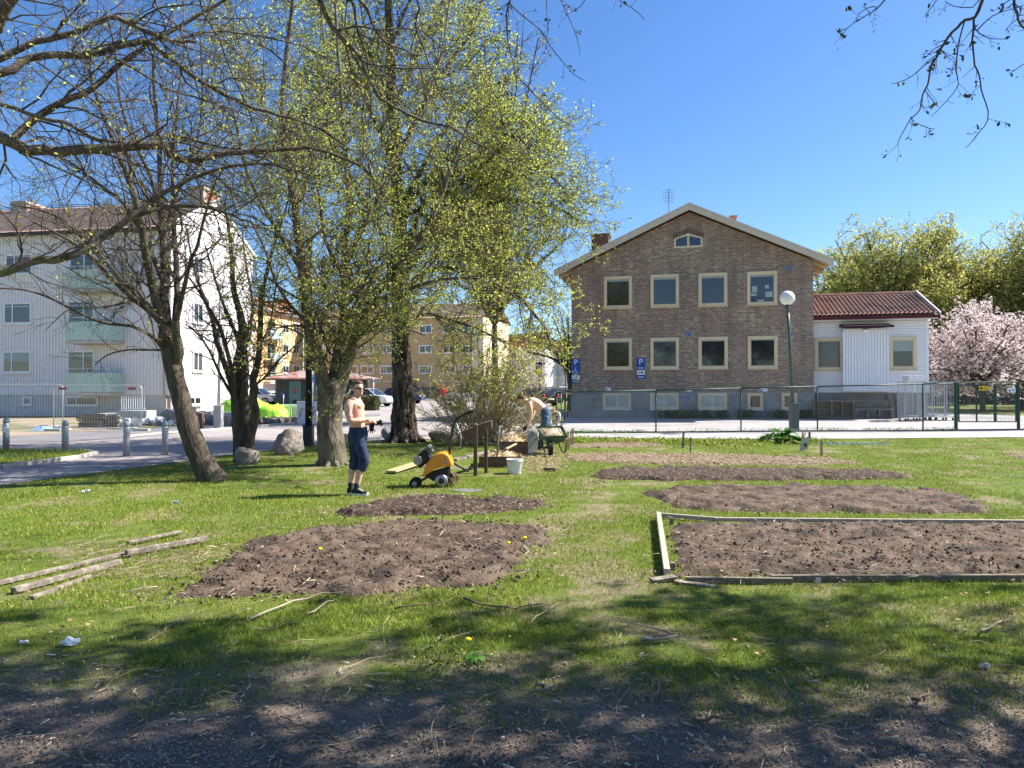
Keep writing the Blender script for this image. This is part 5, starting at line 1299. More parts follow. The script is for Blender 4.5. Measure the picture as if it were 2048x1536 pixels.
for (x0, x1) in ((578, 602), (628, 652)):
    u0, u1 = loc_px(gh, x0, 780)[0], loc_px(gh, x1, 780)[0]; z1 = loc_px(gh, x0, 762)[1]
    mb = MB(); mb.box(u0, u1, -.06, -.026, .05, z1); d = mb.build('door', 'green_door', gh)
    c = (u0 + u1) / 2; q = .27; mb = MB(); zc_ = z1 * .62
    mb.prism([(c - q, zc_), (c, zc_ - q * 1.2), (c + q, zc_), (c, zc_ + q * 1.2)], -.075, -.061); mb.build('door_emblem', 'wood_dark', d)
    mb = MB(); mb.box(c - .16, c - .06, -.085, -.076, zc_ - .14, zc_ + .14); mb.box(c + .05, c + .15, -.085, -.076, zc_ - .14, zc_ + .14); mb.build('door_emblem', 'brick_red', d)
    mb = MB(); mb.box(c - .16, c + .16, -.075, -.061, .25, .5); mb.build('door_vent', 'black', d)
# ================================================================ street furniture and building-site things
# ---- bollards
bo0 = None
for i, (px, py, top, lab) in enumerate([(12, 905, 838, 'leftmost grey bollard on the grass island, with a pale sticker'), (130, 909, 841, 'grey bollard at the tip of the grass island'), (253, 913, 845, 'grey bollard standing in the asphalt right of the grass island'), (330, 911, 836, 'grey bollard nearest the leaning tree')]):
    p = W(px, py); h = (py - top) / F * p.y
    if i == 0: p.z += .04
    if not bo0:
        o = thing('bollard', lab, 'bollard', p, group='round grey bollards along the path')
        mb = MB(); r = .075
        mb.loft([(0, 0, -.05, r, r), (0, 0, h - .16, r, r), (0, 0, h - .155, r * .93, r * .93), (0, 0, h - .135, r * .93, r * .93), (0, 0, h - .13, r, r), (0, 0, h - .09, r, r), (0, 0, h - .06, r * .9, r * .9), (0, 0, h - .03, r * .7, r * .7), (0, 0, h - .01, r * .4, r * .4), (0, 0, h, .005, .005)], 20)
        mb.build('post', 'bollard', o, smooth=True)
        mb = MB(); mb.loft([(0, 0, h - .2, r * 1.02, r * 1.02), (0, 0, h - .165, r * 1.02, r * 1.02)], 20); mb.build('band', 'galv', o, smooth=True); bo0 = o
    else:
        o = copy_tree(bo0); o.location = p; o['label'] = lab
h = .9; mb = MB(); mb.prism([(-.05, h - .42), (.05, h - .42), (.05, h - .28), (-.05, h - .28)], -.082, -.072); mb.build('sticker', 'sign_white', bo0)
# ---- lamp posts
def lamp_tilt(o, px_top, px_base, D): pass
p = W(1588, 862); D = p.y; ht = (862 - 598) / F * D
o = thing('street_lamp', 'dark green park lamp with white globe in front of the brick building', 'street lamp', p)
tx = (1575 - 1588) / F * D * .92
bh = (862 - 808) / F * D
mb = MB(); mb.box(-.14, .14, -.14, .14, -.05, bh); mb.box(-.16, .16, -.16, .16, bh, bh + .03); mb.build('base', 'lamp_post', o, bevel=.012)
gz = (862 - 596) / F * D; gr = 14.5 / F * D; s0 = tx / gz
mb = MB(); mb.tube([(s0 * bh, 0, bh), (s0 * (gz - 1.2), 0, gz - 1.2), (s0 * (gz - .45), 0, gz - gr - .28)], [.07, .055, .05], 12)
mb.tube([(s0 * gz, 0, gz - gr - .3), (s0 * gz, 0, gz - gr - .12), (s0 * gz, 0, gz - gr + .02)], [.05, .09, .1], 12); mb.build('pole', 'lamp_post', o, smooth=True)
mb = MB(); mb.ball((s0 * gz, 0, gz), gr, 24, 16); mb.build('globe', 'globe', o, smooth=True)
p = W(617, 892); D = p.y
o = thing('street_lamp', 'black lamp post with a square base box, left of the grey tree', 'street lamp', p)
bh = (892 - 852) / F * D; mb = MB(); mb.box(-.13, .13, -.13, .13, -.05, bh); mb.box(-.15, .15, -.15, .15, bh, bh + .03); mb.build('base', 'dark_metal', o, bevel=.012)
mb = MB(); mb.tube([(0, 0, bh), (0, 0, 5.6), (.02, 0, 5.9)], [.1, .075, .07], 12); mb.build('pole', 'dark_metal', o, smooth=True)
mb = MB(); mb.ball((.02, 0, 6.1), .2, 20, 12); mb.build('globe', 'globe', o, smooth=True)
p = W(437, 857); D = p.y
o = thing('street_lamp', 'thin grey lamp post on a concrete foot in front of the white block', 'street lamp', p)
bh = (857 - 812) / F * D; mb = MB(); mb.box(-.15, .15, -.15, .15, -.05, bh); mb.box(-.17, .17, -.17, .17, bh, bh + .03); mb.build('base', 'concrete', o, bevel=.012)
mb = MB(); mb.tube([(0, 0, bh), (.05, 0, 5.6)], [.06, .04], 10); mb.tube([(.05, 0, 5.6), (.05, 0, 5.75)], [.12, .2], 12); mb.build('pole', 'galv', o, smooth=True)
# ---- site fence panels
def site_fence(px0, px1, yb, yt, label, D1=None):
    a, b = W(px0, yb), W(px1, yb); h = (yb - yt) / F * a.y; L = (b - a).length
    o = thing('site_fence', label, 'fence', a, math.atan2(b.y - a.y, b.x - a.x), group='temporary mesh fence panels')
    mb = MB(); r = .019
    mb.tube([(0, 0, 0), (0, 0, h - .12), (.05, 0, h - .03), (.14, 0, h), (L - .14, 0, h), (L - .05, 0, h - .03), (L, 0, h - .12), (L, 0, 0)], r, 8)
    mb.tube([(0, 0, .14), (L, 0, .14)], r, 8); mb.build('frame', 'galv', o, smooth=True)
    mb = MB(); n = int(L / .1)
    for k in range(1, n): mb.bar((L * k / n, 0, .14), (L * k / n, 0, h), .004)
    for k in range(1, 8): mb.bar((0, 0, .14 + (h - .14) * k / 8), (L, 0, .14 + (h - .14) * k / 8), .004)
    mb.build('mesh_infill', 'galv', o)
    mb = MB()
    for x in (0, L): mb.box(x - .3, x + .3, -.1, .1, -.02, .11)
    mb.build('foot_block', 'concrete', o, bevel=.02)
    return o
o = site_fence(-190, 125, 860, 769, 'long site fence panel reaching out of the photo at the left edge')
o = site_fence(107, 283, 863, 771, 'site fence panel in front of the plank stack, leaning slightly')
mb = MB(); L = (W(283, 863) - W(107, 863)).length
for x in (.35, L - .35): mb.box(x - .14, x + .14, -.04, -.02, 1.55, 1.65)
mb.build('clip_tag', 'brick_red', o)
# ---- plank stack, concrete block, railing, rubble
p = W(198, 856); r = random.Random(3)
o = thing('plank_stack', 'untidy stack of short weathered boards behind the site fence', 'timber', p)
mb = MB()
for row in range(9):
    for k in range(5):
        L = r.uniform(.5, .75); x = -.6 + k * .26 + r.uniform(-.05, .05) + .015 * row; a = r.uniform(-.12, .12) + (0 if row % 2 else 1.57)
        y = r.uniform(-.1, .1); z = .03 + row * .065
        if row > 7 and k > 2: continue
        m = Matrix.Translation((x, y, z)) @ Matrix.Rotation(a, 4, 'Z') @ Matrix.Rotation(r.uniform(-.04, .04), 4, 'Y')
        mb.box(-.07 if row % 2 == 0 else -L / 2, .07 if row % 2 == 0 else L / 2, -L / 2 if row % 2 == 0 else -.07, L / 2 if row % 2 == 0 else .07, -.03, .03, m)
mb.build('boards', 'wood_old', o)
p = W(262, 850)
o = thing('concrete_block', 'pale concrete stair block behind the plank stack', 'concrete block', p)
mb = MB(); mb.box(-.65, .65, 0, .9, -.1, .62); mb.box(-1.5, -.65, .1, .9, -.1, .5); mb.build('block', 'concrete', o, bevel=.02)
o = thing('railing', 'white bar railing standing on the pale concrete block', 'railing', p + Vector((0, 0, .62)))
mb = MB()
for k in range(11): mb.bar((-.5 + k * .1, .15, 0), (-.5 + k * .1, .15, .62), .018)
mb.bar((-.53, .15, .62), (.55, .15, .62), .03); mb.bar((-.53, .15, .06), (.55, .15, .06), .03); mb.build('bars', 'white_paint', o)
def rubble(name, label, pts, m, smin, smax, n, seed, hgt=.25, cat='rubble'):
    r = random.Random(seed); mb = MB(); P0 = W(*pts[0])
    for k in range(n):
        t = r.random() * (len(pts) - 1); i = int(t); a, b = W(*pts[i]), W(*pts[min(i + 1, len(pts) - 1)]); c = a.lerp(b, t - i) + Vector((r.gauss(0, .15), r.gauss(0, .3), 0)) - P0
        s = r.uniform(smin, smax); M_ = Matrix.Translation(c + Vector((0, 0, s * .3 + abs(r.gauss(0, hgt * .4))))) @ Matrix.Rotation(r.random() * 6, 4, 'Z') @ Matrix.Rotation(r.uniform(-.5, .5), 4, 'X')
        v = [(sx * s * r.uniform(.3, .6), sy * s * r.uniform(.3, .6), sz * s * r.uniform(.2, .45)) for sz in (-1, 1) for sx, sy in ((-1, -1), (1, -1), (1, 1), (-1, 1))]
        mb.add(v, [(0, 3, 2, 1), (4, 5, 6, 7), (0, 1, 5, 4), (1, 2, 6, 5), (2, 3, 7, 6), (3, 0, 4, 7)], M_)
    o = mb.build(name, m); o.location = P0
    return tag(o, label, cat, kind='stuff')
rubble('rubble', 'broken white concrete rubble along the wall foot', [(228, 854), (285, 852), (330, 850), (370, 852), (410, 850)], 'white_paint', .1, .32, 150, 3)
rubble('rubble', 'brown broken paving slabs lying in front of the concrete lamp foot', [(350, 851), (420, 848), (455, 850)], 'rock_grey', .3, .8, 22, 5, .2)
rubble('rubble', 'loose boards and scrap in front of the green tarpaulins', [(455, 850), (520, 848), (600, 844)], 'wood_old', .12, .4, 70, 6, .05)
p = W(402, 858); mb = MB(); mb.box(-.09, .09, -.09, .09, -.05, .62); tag(mb.build('wooden_post', 'wood_dark', bevel=.01), 'short dark wooden post beside the concrete lamp foot', 'post').location = p
p = W(82, 862); mb = MB()
mb.add([(-.45, -.1, .02), (.25, -.2, .02), (.5, .3, .1), (-.1, .4, .12), (0, .05, .2)], [(0, 1, 4), (1, 2, 4), (2, 3, 4), (3, 0, 4), (0, 3, 2, 1)])
o = mb.build('plastic_sheet', 'blue_plastic'); tag(o, 'crumpled blue plastic sheet on the dirt near the bollards', 'plastic sheet').location = p
p = W(87, 857); mb = MB(); mb.loft([(0, 0, 0, .16, .16), (0, 0, .13, .16, .16)], 14); tag(mb.build('black_drum', 'black'), 'squat black drum lid on the dirt behind the blue sheet', 'lid').location = p
# green tarpaulin heaps
def heap(name, label, px, py, w, h, d, m, seed, cat='tarpaulin', flat=.3, n=40):
    p = W(px, py); th = np.linspace(0, 2 * np.pi, n, endpoint=False); rr = np.linspace(0, 1, 14); A, B = np.meshgrid(th, rr)
    nz = fbm(np.cos(A) * 2 + seed, np.sin(A) * 2 + B * 3, seed, 4)
    R_ = B * (.8 + .5 * nz); Z = h * (np.clip(1 - B ** 2, 0, 1) ** flat) * (.75 + .5 * fbm(np.cos(A) * B * 3 + 5, np.sin(A) * B * 3 + 5, seed + 4, 4)) - .03; Z[-1] = -.05
    V = np.stack([R_ * np.cos(A) * w / 2, R_ * np.sin(A) * d / 2, Z], -1).reshape(-1, 3)
    i = np.arange(n)[None, :]; k = np.arange(13)[:, None] * n
    Q = np.stack([k + i, k + (i + 1) % n, k + n + (i + 1) % n, k + n + i], -1).reshape(-1, 4)
    o = link(name, nmesh(name, V, Q), m, smooth=True); o.location = p
    return tag(o, label, cat)
heap('tarpaulin', 'tall lime green tarpaulin heap, left one behind the forked tree', 490, 840, 2.4, 1.2, 1.6, 'tarp', 3)
heap('tarpaulin', 'lower lime green tarpaulin heap, right of the taller one', 540, 840, 1.7, .8, 1.4, 'tarp', 8)
heap('tarpaulin', 'small lime green bulge at the left foot of the tall tarpaulin heap', 462, 838, .8, .55, 1, 'tarp', 12)
# white bundled crates and grey utility cabinet
p = W(581, 838)
o = thing('white_frame_stack', 'white framed boards stacked behind the grey cabinet', 'panels', p)
mb = MB()
for x0, x1 in ((-.55, -.02), (.02, .5)):
    mb.box(x0, x1, 0, .05, .05, .12); mb.box(x0, x1, 0, .05, .62, .7); mb.box(x0, x0 + .06, 0, .05, .12, .62); mb.box(x1 - .06, x1, 0, .05, .12, .62)
mb.build('frames', 'white_paint', o)
mb = MB(); mb.box(-.5, .46, .06, .1, .05, .68); mb.build('boards', 'concrete', o)
mb = MB(); mb.box(-.55, .52, 0, .45, .705, .74); mb.build('sheet', 'sign_white', o)
p = W(614, 847)
o = thing('utility_cabinet', 'light grey utility cabinet with a red scrawl, behind the black lamp post', 'cabinet', p, .25)
mb = MB(); mb.box(-.42, .42, -.2, .2, -.05, .95); mb.box(-.45, .45, -.23, .23, .95, 1.0); mb.build('body', 'pale_wall', o, bevel=.01)
mb = MB()
for a, b in (((.12, .3), (.3, .45)), ((.3, .45), (.15, .62)), ((.15, .62), (.33, .75)), ((.1, .5), (.34, .55)), ((-.3, .3), (-.22, .7))): mb.bar((a[0], -.215, a[1]), (b[0], -.215, b[1]), .02, .05)
mb.build('graffiti', 'brick_red', o)
# ---- signs
def post_sign(px, py, top, D, name, label, panels, cat='sign', pole='galv', pr=.03, group=None, post_top=None):
    p = gp((px - 1024) / F * D, D) if D else W(px, py); D = p.y; s = D / F
    base = at(px, py, D).z
    o = thing(name, label, cat, p, group=group)
    if pole: mb = MB(); mb.tube([(0, 0, -.05), (0, 0, EYE + (787 - (post_top or top)) * s - p.z)], pr, 8); mb.build('pole', pole, o, smooth=True)
    else: mb = MB(); z0 = EYE + (787 - 760) * s - p.z; mb.bar((0, -.036, z0), (0, -.036, z0 + 40 * s), .04, .004, up=(0, 1, 0)); mb.build('bracket', 'galv', o); o.rotation_euler.z = rz
    for (x0, y0, x1, y1, m, deco) in panels:
        a = (x0 - px) * s; b = (x1 - px) * s; c = EYE + (787 - y1) * s - p.z; d = EYE + (787 - y0) * s - p.z
        mb = MB(); mb.box(a, b, -.055, -.035, c, d); q = mb.build('panel', m, o, bevel=.008)
        w, h, cx_, cz = b - a, d - c, (a + b) / 2, (c + d) / 2
        def bar(u0, v0, u1, v1, t, mt='sign_white'):
            k = MB(); k.bar((a + w * u0, -.06, c + h * v0), (a + w * u1, -.06, c + h * v1), t * w, .006) if False else k.bar((a + w * u0, -.059, c + h * v0), (a + w * u1, -.059, c + h * v1), .006, t * w); return k.build('marking', mt, q)
        if deco == 'P': text('P', h * 1.05, 'sign_white', q, (cx_, -.057, cz), ext=.003)
        elif deco == 'arrow':
            k = MB(); k.bar((a + w * .15, -.059, cz), (a + w * .62, -.059, cz), .006, h * .14)
            k.prism([(a + w * .58, cz - h * .24), (a + w * .88, cz), (a + w * .58, cz + h * .24)], -.062, -.056); k.build('arrow', 'sign_black', q)
        elif deco == 'wheel':
            k = MB(); pts = [(cx_ + .26 * w * math.cos(t_) - .02 * w, -.059, cz - .12 * h + .26 * h * math.sin(t_)) for t_ in [R(100 + 17 * i) for i in range(15)]]
            k.tube(pts, .03 * w, 5); k.tube([(cx_ - .06 * w, -.059, cz + .26 * h), (cx_ - .04 * w, -.059, cz - .02 * h), (cx_ + .16 * w, -.059, cz - .04 * h), (cx_ + .26 * w, -.059, cz - .3 * h), (cx_ + .34 * w, -.059, cz - .28 * h)], .035 * w, 5)
            k.tube([(cx_ - .05 * w, -.059, cz + .1 * h), (cx_ + .14 * w, -.059, cz + .1 * h)], .03 * w, 5); k.ball((cx_ - .07 * w, -.059, cz + .38 * h), (.06 * w, .01, .06 * w), 8, 6); k.build('symbol', 'sign_white', q)
        elif deco == 'lines':
            k = MB()
            for i in range(2): k.box(a + w * .14, b - w * .14, -.06, -.056, c + h * (.28 + .3 * i), c + h * (.38 + .3 * i))
            k.build('marking', 'sign_white', q)
        elif deco == 'dots':
            k = MB()
            for (u_, v_, s_) in ((.3, .72, .14), (.62, .6, .18), (.35, .35, .12), (.65, .28, .14)): k.box(a + w * (u_ - s_), a + w * (u_ + s_), -.06, -.056, c + h * (v_ - .07), c + h * (v_ + .07))
            k.build('marking', 'sign_white', q)
    return o
u_, _z = loc_px(bb, 1152.5, 740); DS = bb.location.y + u_ * math.sin(rz) - .02; u_, _z = loc_px(bb, 1282, 740); DS2 = bb.location.y + u_ * math.sin(rz) - .02
post_sign(1152.5, 865, 716, DS, 'parking_sign', 'blue parking sign with wheelchair symbol and arrow at the left corner of the brick building', [(1144, 717.5, 1160, 733, 'blue_sign', 'P'), (1144, 734, 1160, 750, 'blue_sign', 'wheel'), (1144, 750.5, 1160, 758.5, 'sign_white', 'arrow'), (1144, 759, 1160, 766, 'blue_sign', 'lines')], pole=None)
post_sign(1282, 865, 715, DS2, 'parking_sign', 'blue parking sign with arrow between two ground floor windows of the brick building', [(1274, 716.5, 1290, 732, 'blue_sign', 'P'), (1274, 732.5, 1290, 740, 'blue_sign', 'lines'), (1274, 740.5, 1290, 749.5, 'sign_white', 'arrow'), (1274, 750, 1290, 758, 'blue_sign', 'lines')], pole=None)
post_sign(625.5, 838, 747, 44, 'parking_sign', 'small blue parking sign by the dark green shed', [(622, 749, 630, 759, 'blue_sign', 'P'), (622, 759.5, 630, 765, 'blue_sign', 'lines')])
post_sign(747, 815, 758, 52, 'street_sign', 'small light blue sign on a pale post beside the silver car', [(740, 760, 750, 764.5, 'vent_blue', None)])
post_sign(567, 812, 787, 52, 'street_sign', 'low pale sign in front of the left shed door', [(562, 787, 570, 789.5, 'blue_sign', None)])
post_sign(638, 812, 766, 50, 'street_sign', 'grey diamond sign on a thin pole by the right shed door', [(633, 769, 640, 780, 'galv', None)])
post_sign(1079, 850, 722, 33, 'notice_board', 'black and yellow notice on a thin dark pole left of the brick building', [(1071, 724.5, 1084, 742, 'sign_black', 'dots'), (1071.5, 742.5, 1084.5, 750.5, 'sign_yellow', None)], pole='dark_metal')
post_sign(1131, 830, 722, 48, 'notice_board', 'smaller black and yellow notice at the far corner, just left of the brick building', [(1127, 725, 1136, 733, 'sign_black', 'dots'), (1127, 734, 1136, 742, 'blue_sign', None), (1127, 742.5, 1136, 749, 'sign_yellow', None)], pole='dark_metal')
# ---- chain link fence
def chain_fence(pts, tops, label, name='chainlink_fence', posts=True, wires=True, ppos=None):
    """pts: ground points (world); tops: picture y of the top rail above each"""
    o = thing(name, label, 'fence', pts[0]); o0 = pts[0]
    H = [EYE + (787 - ty) / F * p.y - p.z for p, ty in zip(pts, tops)]
    mb = MB()
    for (p, q, h0, h1) in zip(pts, pts[1:], H, H[1:]): mb.tube([p - o0 + Vector((0, 0, h0)), q - o0 + Vector((0, 0, h1))], .024, 8)
    mb.build('top_rail', 'green_fence', o, smooth=True)
    if posts:
        for k, (p, h) in enumerate(zip(pts, H)):
            if ppos and k not in ppos: continue
            mb = MB(); c = p - o0; mb.tube([c + Vector((0, .0, -.05)), c + Vector((0, 0, h - .02))], .026 if k else .03, 8); mb.build('fence_post', 'green_fence', o, smooth=True)
    if wires:
        V, Q = [], []; pitch = .062; w = .0024
        for (p, q, h0, h1) in zip(pts, pts[1:], H, H[1:]):
            d = (q - p); L = math.hypot(d.x, d.y); hh = (h0 + h1) / 2
            n = int((L + hh) / pitch)
            for s in (-1, 1):
                for k in range(n):
                    a = k * pitch - (hh if s > 0 else 0)   # runs at 45 degrees
                    u0, z0, u1, z1 = a, 0, a + hh, hh
                    if s < 0: u0, u1 = a, a - hh
                    # clip to 0..L
                    def clip(u0, z0, u1, z1):
                        if u0 == u1: return None
                        t0, t1 = 0, 1
                        for lim, sg in ((0, 1), (L, -1)):
                            f0, f1 = sg * (u0 - lim), sg * (u1 - lim)
                            if f0 < 0 and f1 < 0: return None
                            if f0 < 0: t0 = max(t0, f0 / (f0 - f1))
                            if f1 < 0: t1 = min(t1, f0 / (f0 - f1))
                        if t0 >= t1: return None
                        return u0 + (u1 - u0) * t0, z0 + (z1 - z0) * t0, u0 + (u1 - u0) * t1, z0 + (z1 - z0) * t1
                    c = clip(u0, z0, u1, z1)
                    if not c: continue
                    def P3(u, z):
                        f = u / L; b = p.lerp(q, f); ht = h0 + (h1 - h0) * f; return b - o0 + Vector((0, 0, .04 + z / hh * (ht - .04)))
                    A, B = P3(c[0], c[1]), P3(c[2], c[3]); k0 = len(V)
                    y = s * .002
                    for E_ in (A, B):
                        V += [(E_.x - w / 2, E_.y + y, E_.z), (E_.x, E_.y + y - w, E_.z + w * .4 * s), (E_.x + w / 2, E_.y + y, E_.z)]
                    Q += [(k0, k0 + 1, k0 + 4, k0 + 3), (k0 + 1, k0 + 2, k0 + 5, k0 + 4), (k0 + 2, k0, k0 + 3, k0 + 5)]
        link('wire_mesh', nmesh('wm', V, Q), 'wire', o)
    return o
fp = [(1113, 866, 785), (1312, 865.5, 780.5), (1482, 864, 776.5), (1635, 863, 773), (1846, 862.3, 768), (1912, 861.5, 767)]
chain_fence([W(a, b) for a, b, c in fp], [c for a, b, c in fp], 'green chain-link fence in front of the brick building and annex')
fp = [(2037, 861, 764), (2200, 859, 760), (2420, 857, 756)]
chain_fence([W(a, b) for a, b, c in fp], [c for a, b, c in fp], 'green chain-link fence continuing beyond the gate at the right edge')
# side fence going back at the left of the building, dense
a = W(1113, 866); b = gp(2.9, 37)
sf = chain_fence([a, a.lerp(b, .33), a.lerp(b, .66), b], [785, 785, 784, 783], wires=False, label='short green chain-link fence running back along the left side of the brick building')
# gate
ga, gb = W(1912, 846), W(2037, 847)
ga = W(1912, 861.5); gb = W(2037, 861)
o = thing('gate', 'green double gate with mesh, a yellow sign and a white sign on it', 'gate', ga, math.atan2(gb.y - ga.y, gb.x - ga.x)); GL = math.hypot(gb.x - ga.x, gb.y - ga.y); GH = EYE + (787 - 767) / F * ga.y - ga.z
mb = MB(); mb.box(-.045, .045, -.045, .045, -.05, GH + .05); mb.build('gate_post', 'green_fence', o, bevel=.01)
mb = MB(); mb.box(GL - .04, GL + .04, -.04, .04, -.05, GH + .03); mb.build('gate_post', 'green_fence', o, bevel=.01)
mb = MB(); mb.tube([(0, 0, GH + .03), (GL, 0, GH + .06)], .024, 8); mb.build('top_rail', 'green_fence', o)
for (x0, x1) in ((.1, GL * .62), (GL * .64, GL - .08)):
    mb = MB(); zt, zb = GH - .05, .32
    for x in ([x0, x1] + ([(x0 + x1) / 2] if x1 - x0 > 1 else [])): mb.bar((x, 0, zb), (x, 0, zt), .04)
    mb.bar((x0, 0, zt), (x1, 0, zt), .04); mb.bar((x0, 0, zb), (x1, 0, zb), .04); lf = mb.build('gate_leaf', 'green_fence', o)
    mb = MB(); n = int((x1 - x0) / .05)
    for k in range(1, n): mb.bar((x0 + (x1 - x0) * k / n, 0, zb), (x0 + (x1 - x0) * k / n, 0, zt), .005)
    n = int((zt - zb) / .05)
    for k in range(1, n): mb.bar((x0, 0, zb + (zt - zb) * k / n), (x1, 0, zb + (zt - zb) * k / n), .005)
    mb.build('mesh_infill', 'wire', lf)
s_ = ga.y / F
mb = MB(); x = 44 * s_; z = EYE + (787 - 781) * s_ - ga.z; mb.box(x, x + 20 * s_, -.05, -.035, z, z + 9 * s_); q = mb.build('sign_panel', 'sign_yellow', o)
mb = MB(); mb.ball((x + 4.5 * s_, -.052, z + 4.5 * s_), (3 * s_, .004, 3 * s_), 12, 6)
for k in range(2): mb.box(x + 9 * s_, x + 18 * s_, -.054, -.05, z + (2 + 3 * k) * s_, z + (3.2 + 3 * k) * s_)
mb.build('marking', 'wood_dark', q)
x = 99 * s_; z = EYE + (787 - 785) * s_ - ga.z
mb = MB(); mb.box(x, x + 16 * s_, -.05, -.035, z, z + 9.5 * s_); q = mb.build('sign_panel', 'sign_white', o)
mb = MB(); mb.prism([(x + 2 * s_, z + 2 * s_), (x + 7 * s_, z + 2 * s_), (x + 4.5 * s_, z + 7 * s_)], -.054, -.05)
for k in range(2): mb.box(x + 9 * s_, x + 14.5 * s_, -.054, -.05, z + (2.5 + 2.6 * k) * s_, z + (3.6 + 2.6 * k) * s_)
mb.build('marking', 'blue_sign', q)
# small white signs on the brick facade just above the plinth, and on the porch
for x, y, w_ in [(1216, 779, 6), (1376, 782, 7), (1527.5, 781, 7)]:
    u, z = loc_px(bb, x, y); q = w_ / F * 35
    mb = MB(); mb.box(u - q, u + q, -.02, 0, z - q * .65, z + q * .65); k = mb.build('wall_sign', 'sign_white', bb)
    mb = MB(); mb.box(u - q * .85, u - q * .4, -.024, -.02, z - q * .4, z + q * .4); mb.build('marking', 'blue_sign', k)
# ---- handrail barrier, white with orange bands
p = W(1101, 853, 0); D = 23.0; p = gp((1101 - 1024) / F * D, D); s_ = D / F; z = lambda y: EYE + (787 - y) * s_ - p.z; X = lambda x: (x - 1101) * s_
o = thing('barrier_rail', 'white tubular barrier with orange bands behind the bending person', 'barrier', p)
mb = MB(); mb.tube([(X(1100), 0, -.05), (X(1100), 0, z(824))], .05, 8); mb.tube([(X(1101), 0, z(824)), (X(1113), 0, z(823.5)), (X(1118), 0, z(826)), (X(1119.5), 0, z(832)), (X(1118.5), 0, z(842)), (X(1115), 0, z(846)), (X(1101), 0, z(848.5))], .038, 8); mb.build('tube', 'white_paint', o, smooth=True)
mb = MB(); mb.tube([(X(1105), 0, z(824)), (X(1112), 0, z(823.6))], .043, 8); mb.tube([(X(1106), 0, z(847.6)), (X(1112), 0, z(846.5))], .043, 8); mb.build('band', 'orange_band', o, smooth=True)
# ---- boulders
def boulder(label, px, py, w, h, d, seed, m='rock', name='boulder', rz=0, group='boulders along the lawn edge'):
    bm = bmesh.new(); bmesh.ops.create_icosphere(bm, subdivisions=4, radius=1); r = random.Random(seed)
    cuts = [Vector((r.gauss(0, 1), r.gauss(0, 1), r.gauss(0, .6))).normalized() for _ in range(16)]; lim = [r.uniform(.55, .88) for _ in cuts]
    for v in bm.verts:
        c = v.co.copy()
        for n_, l in zip(cuts, lim):
            e = c.dot(n_) - l
            if e > 0: c -= n_ * e * .9
        n1 = float(fbm(c.x * 3 + c.z * 2 + seed, c.y * 3 - c.z, seed, 4)) - .5; c *= 1 + n1 * .22
        v.co = Vector((c.x * w / 2 / .85, c.y * d / 2 / .85, (c.z * .5 + .32) * h / .85))
    me = bpy.data.meshes.new(name); bm.to_mesh(me); bm.free(); o = link(name, me, m, smooth=True); o.location = W(px, py); o.rotation_euler.z = rz
    return tag(o, label, 'boulder', group)
boulder('tall pinkish boulder between the forked tree and the black lamp post', 579, 909, .68, .66, .6, 31)
boulder('small angular boulder at the foot of the forked tree', 492, 929, .58, .42, .45, 34, rz=.4)
boulder('low boulder just right of the grey tree trunk, behind the man', 690, 888, .55, .32, .4, 36)
boulder('dark boulder touching the left side of the tall rough trunk', 784, 881, .62, .52, .6, 37, 'rock_grey')
boulder('low dark boulder in front of the shrub, right of the tall trunk', 888, 884, 1.0, .42, .6, 38, 'rock_grey')
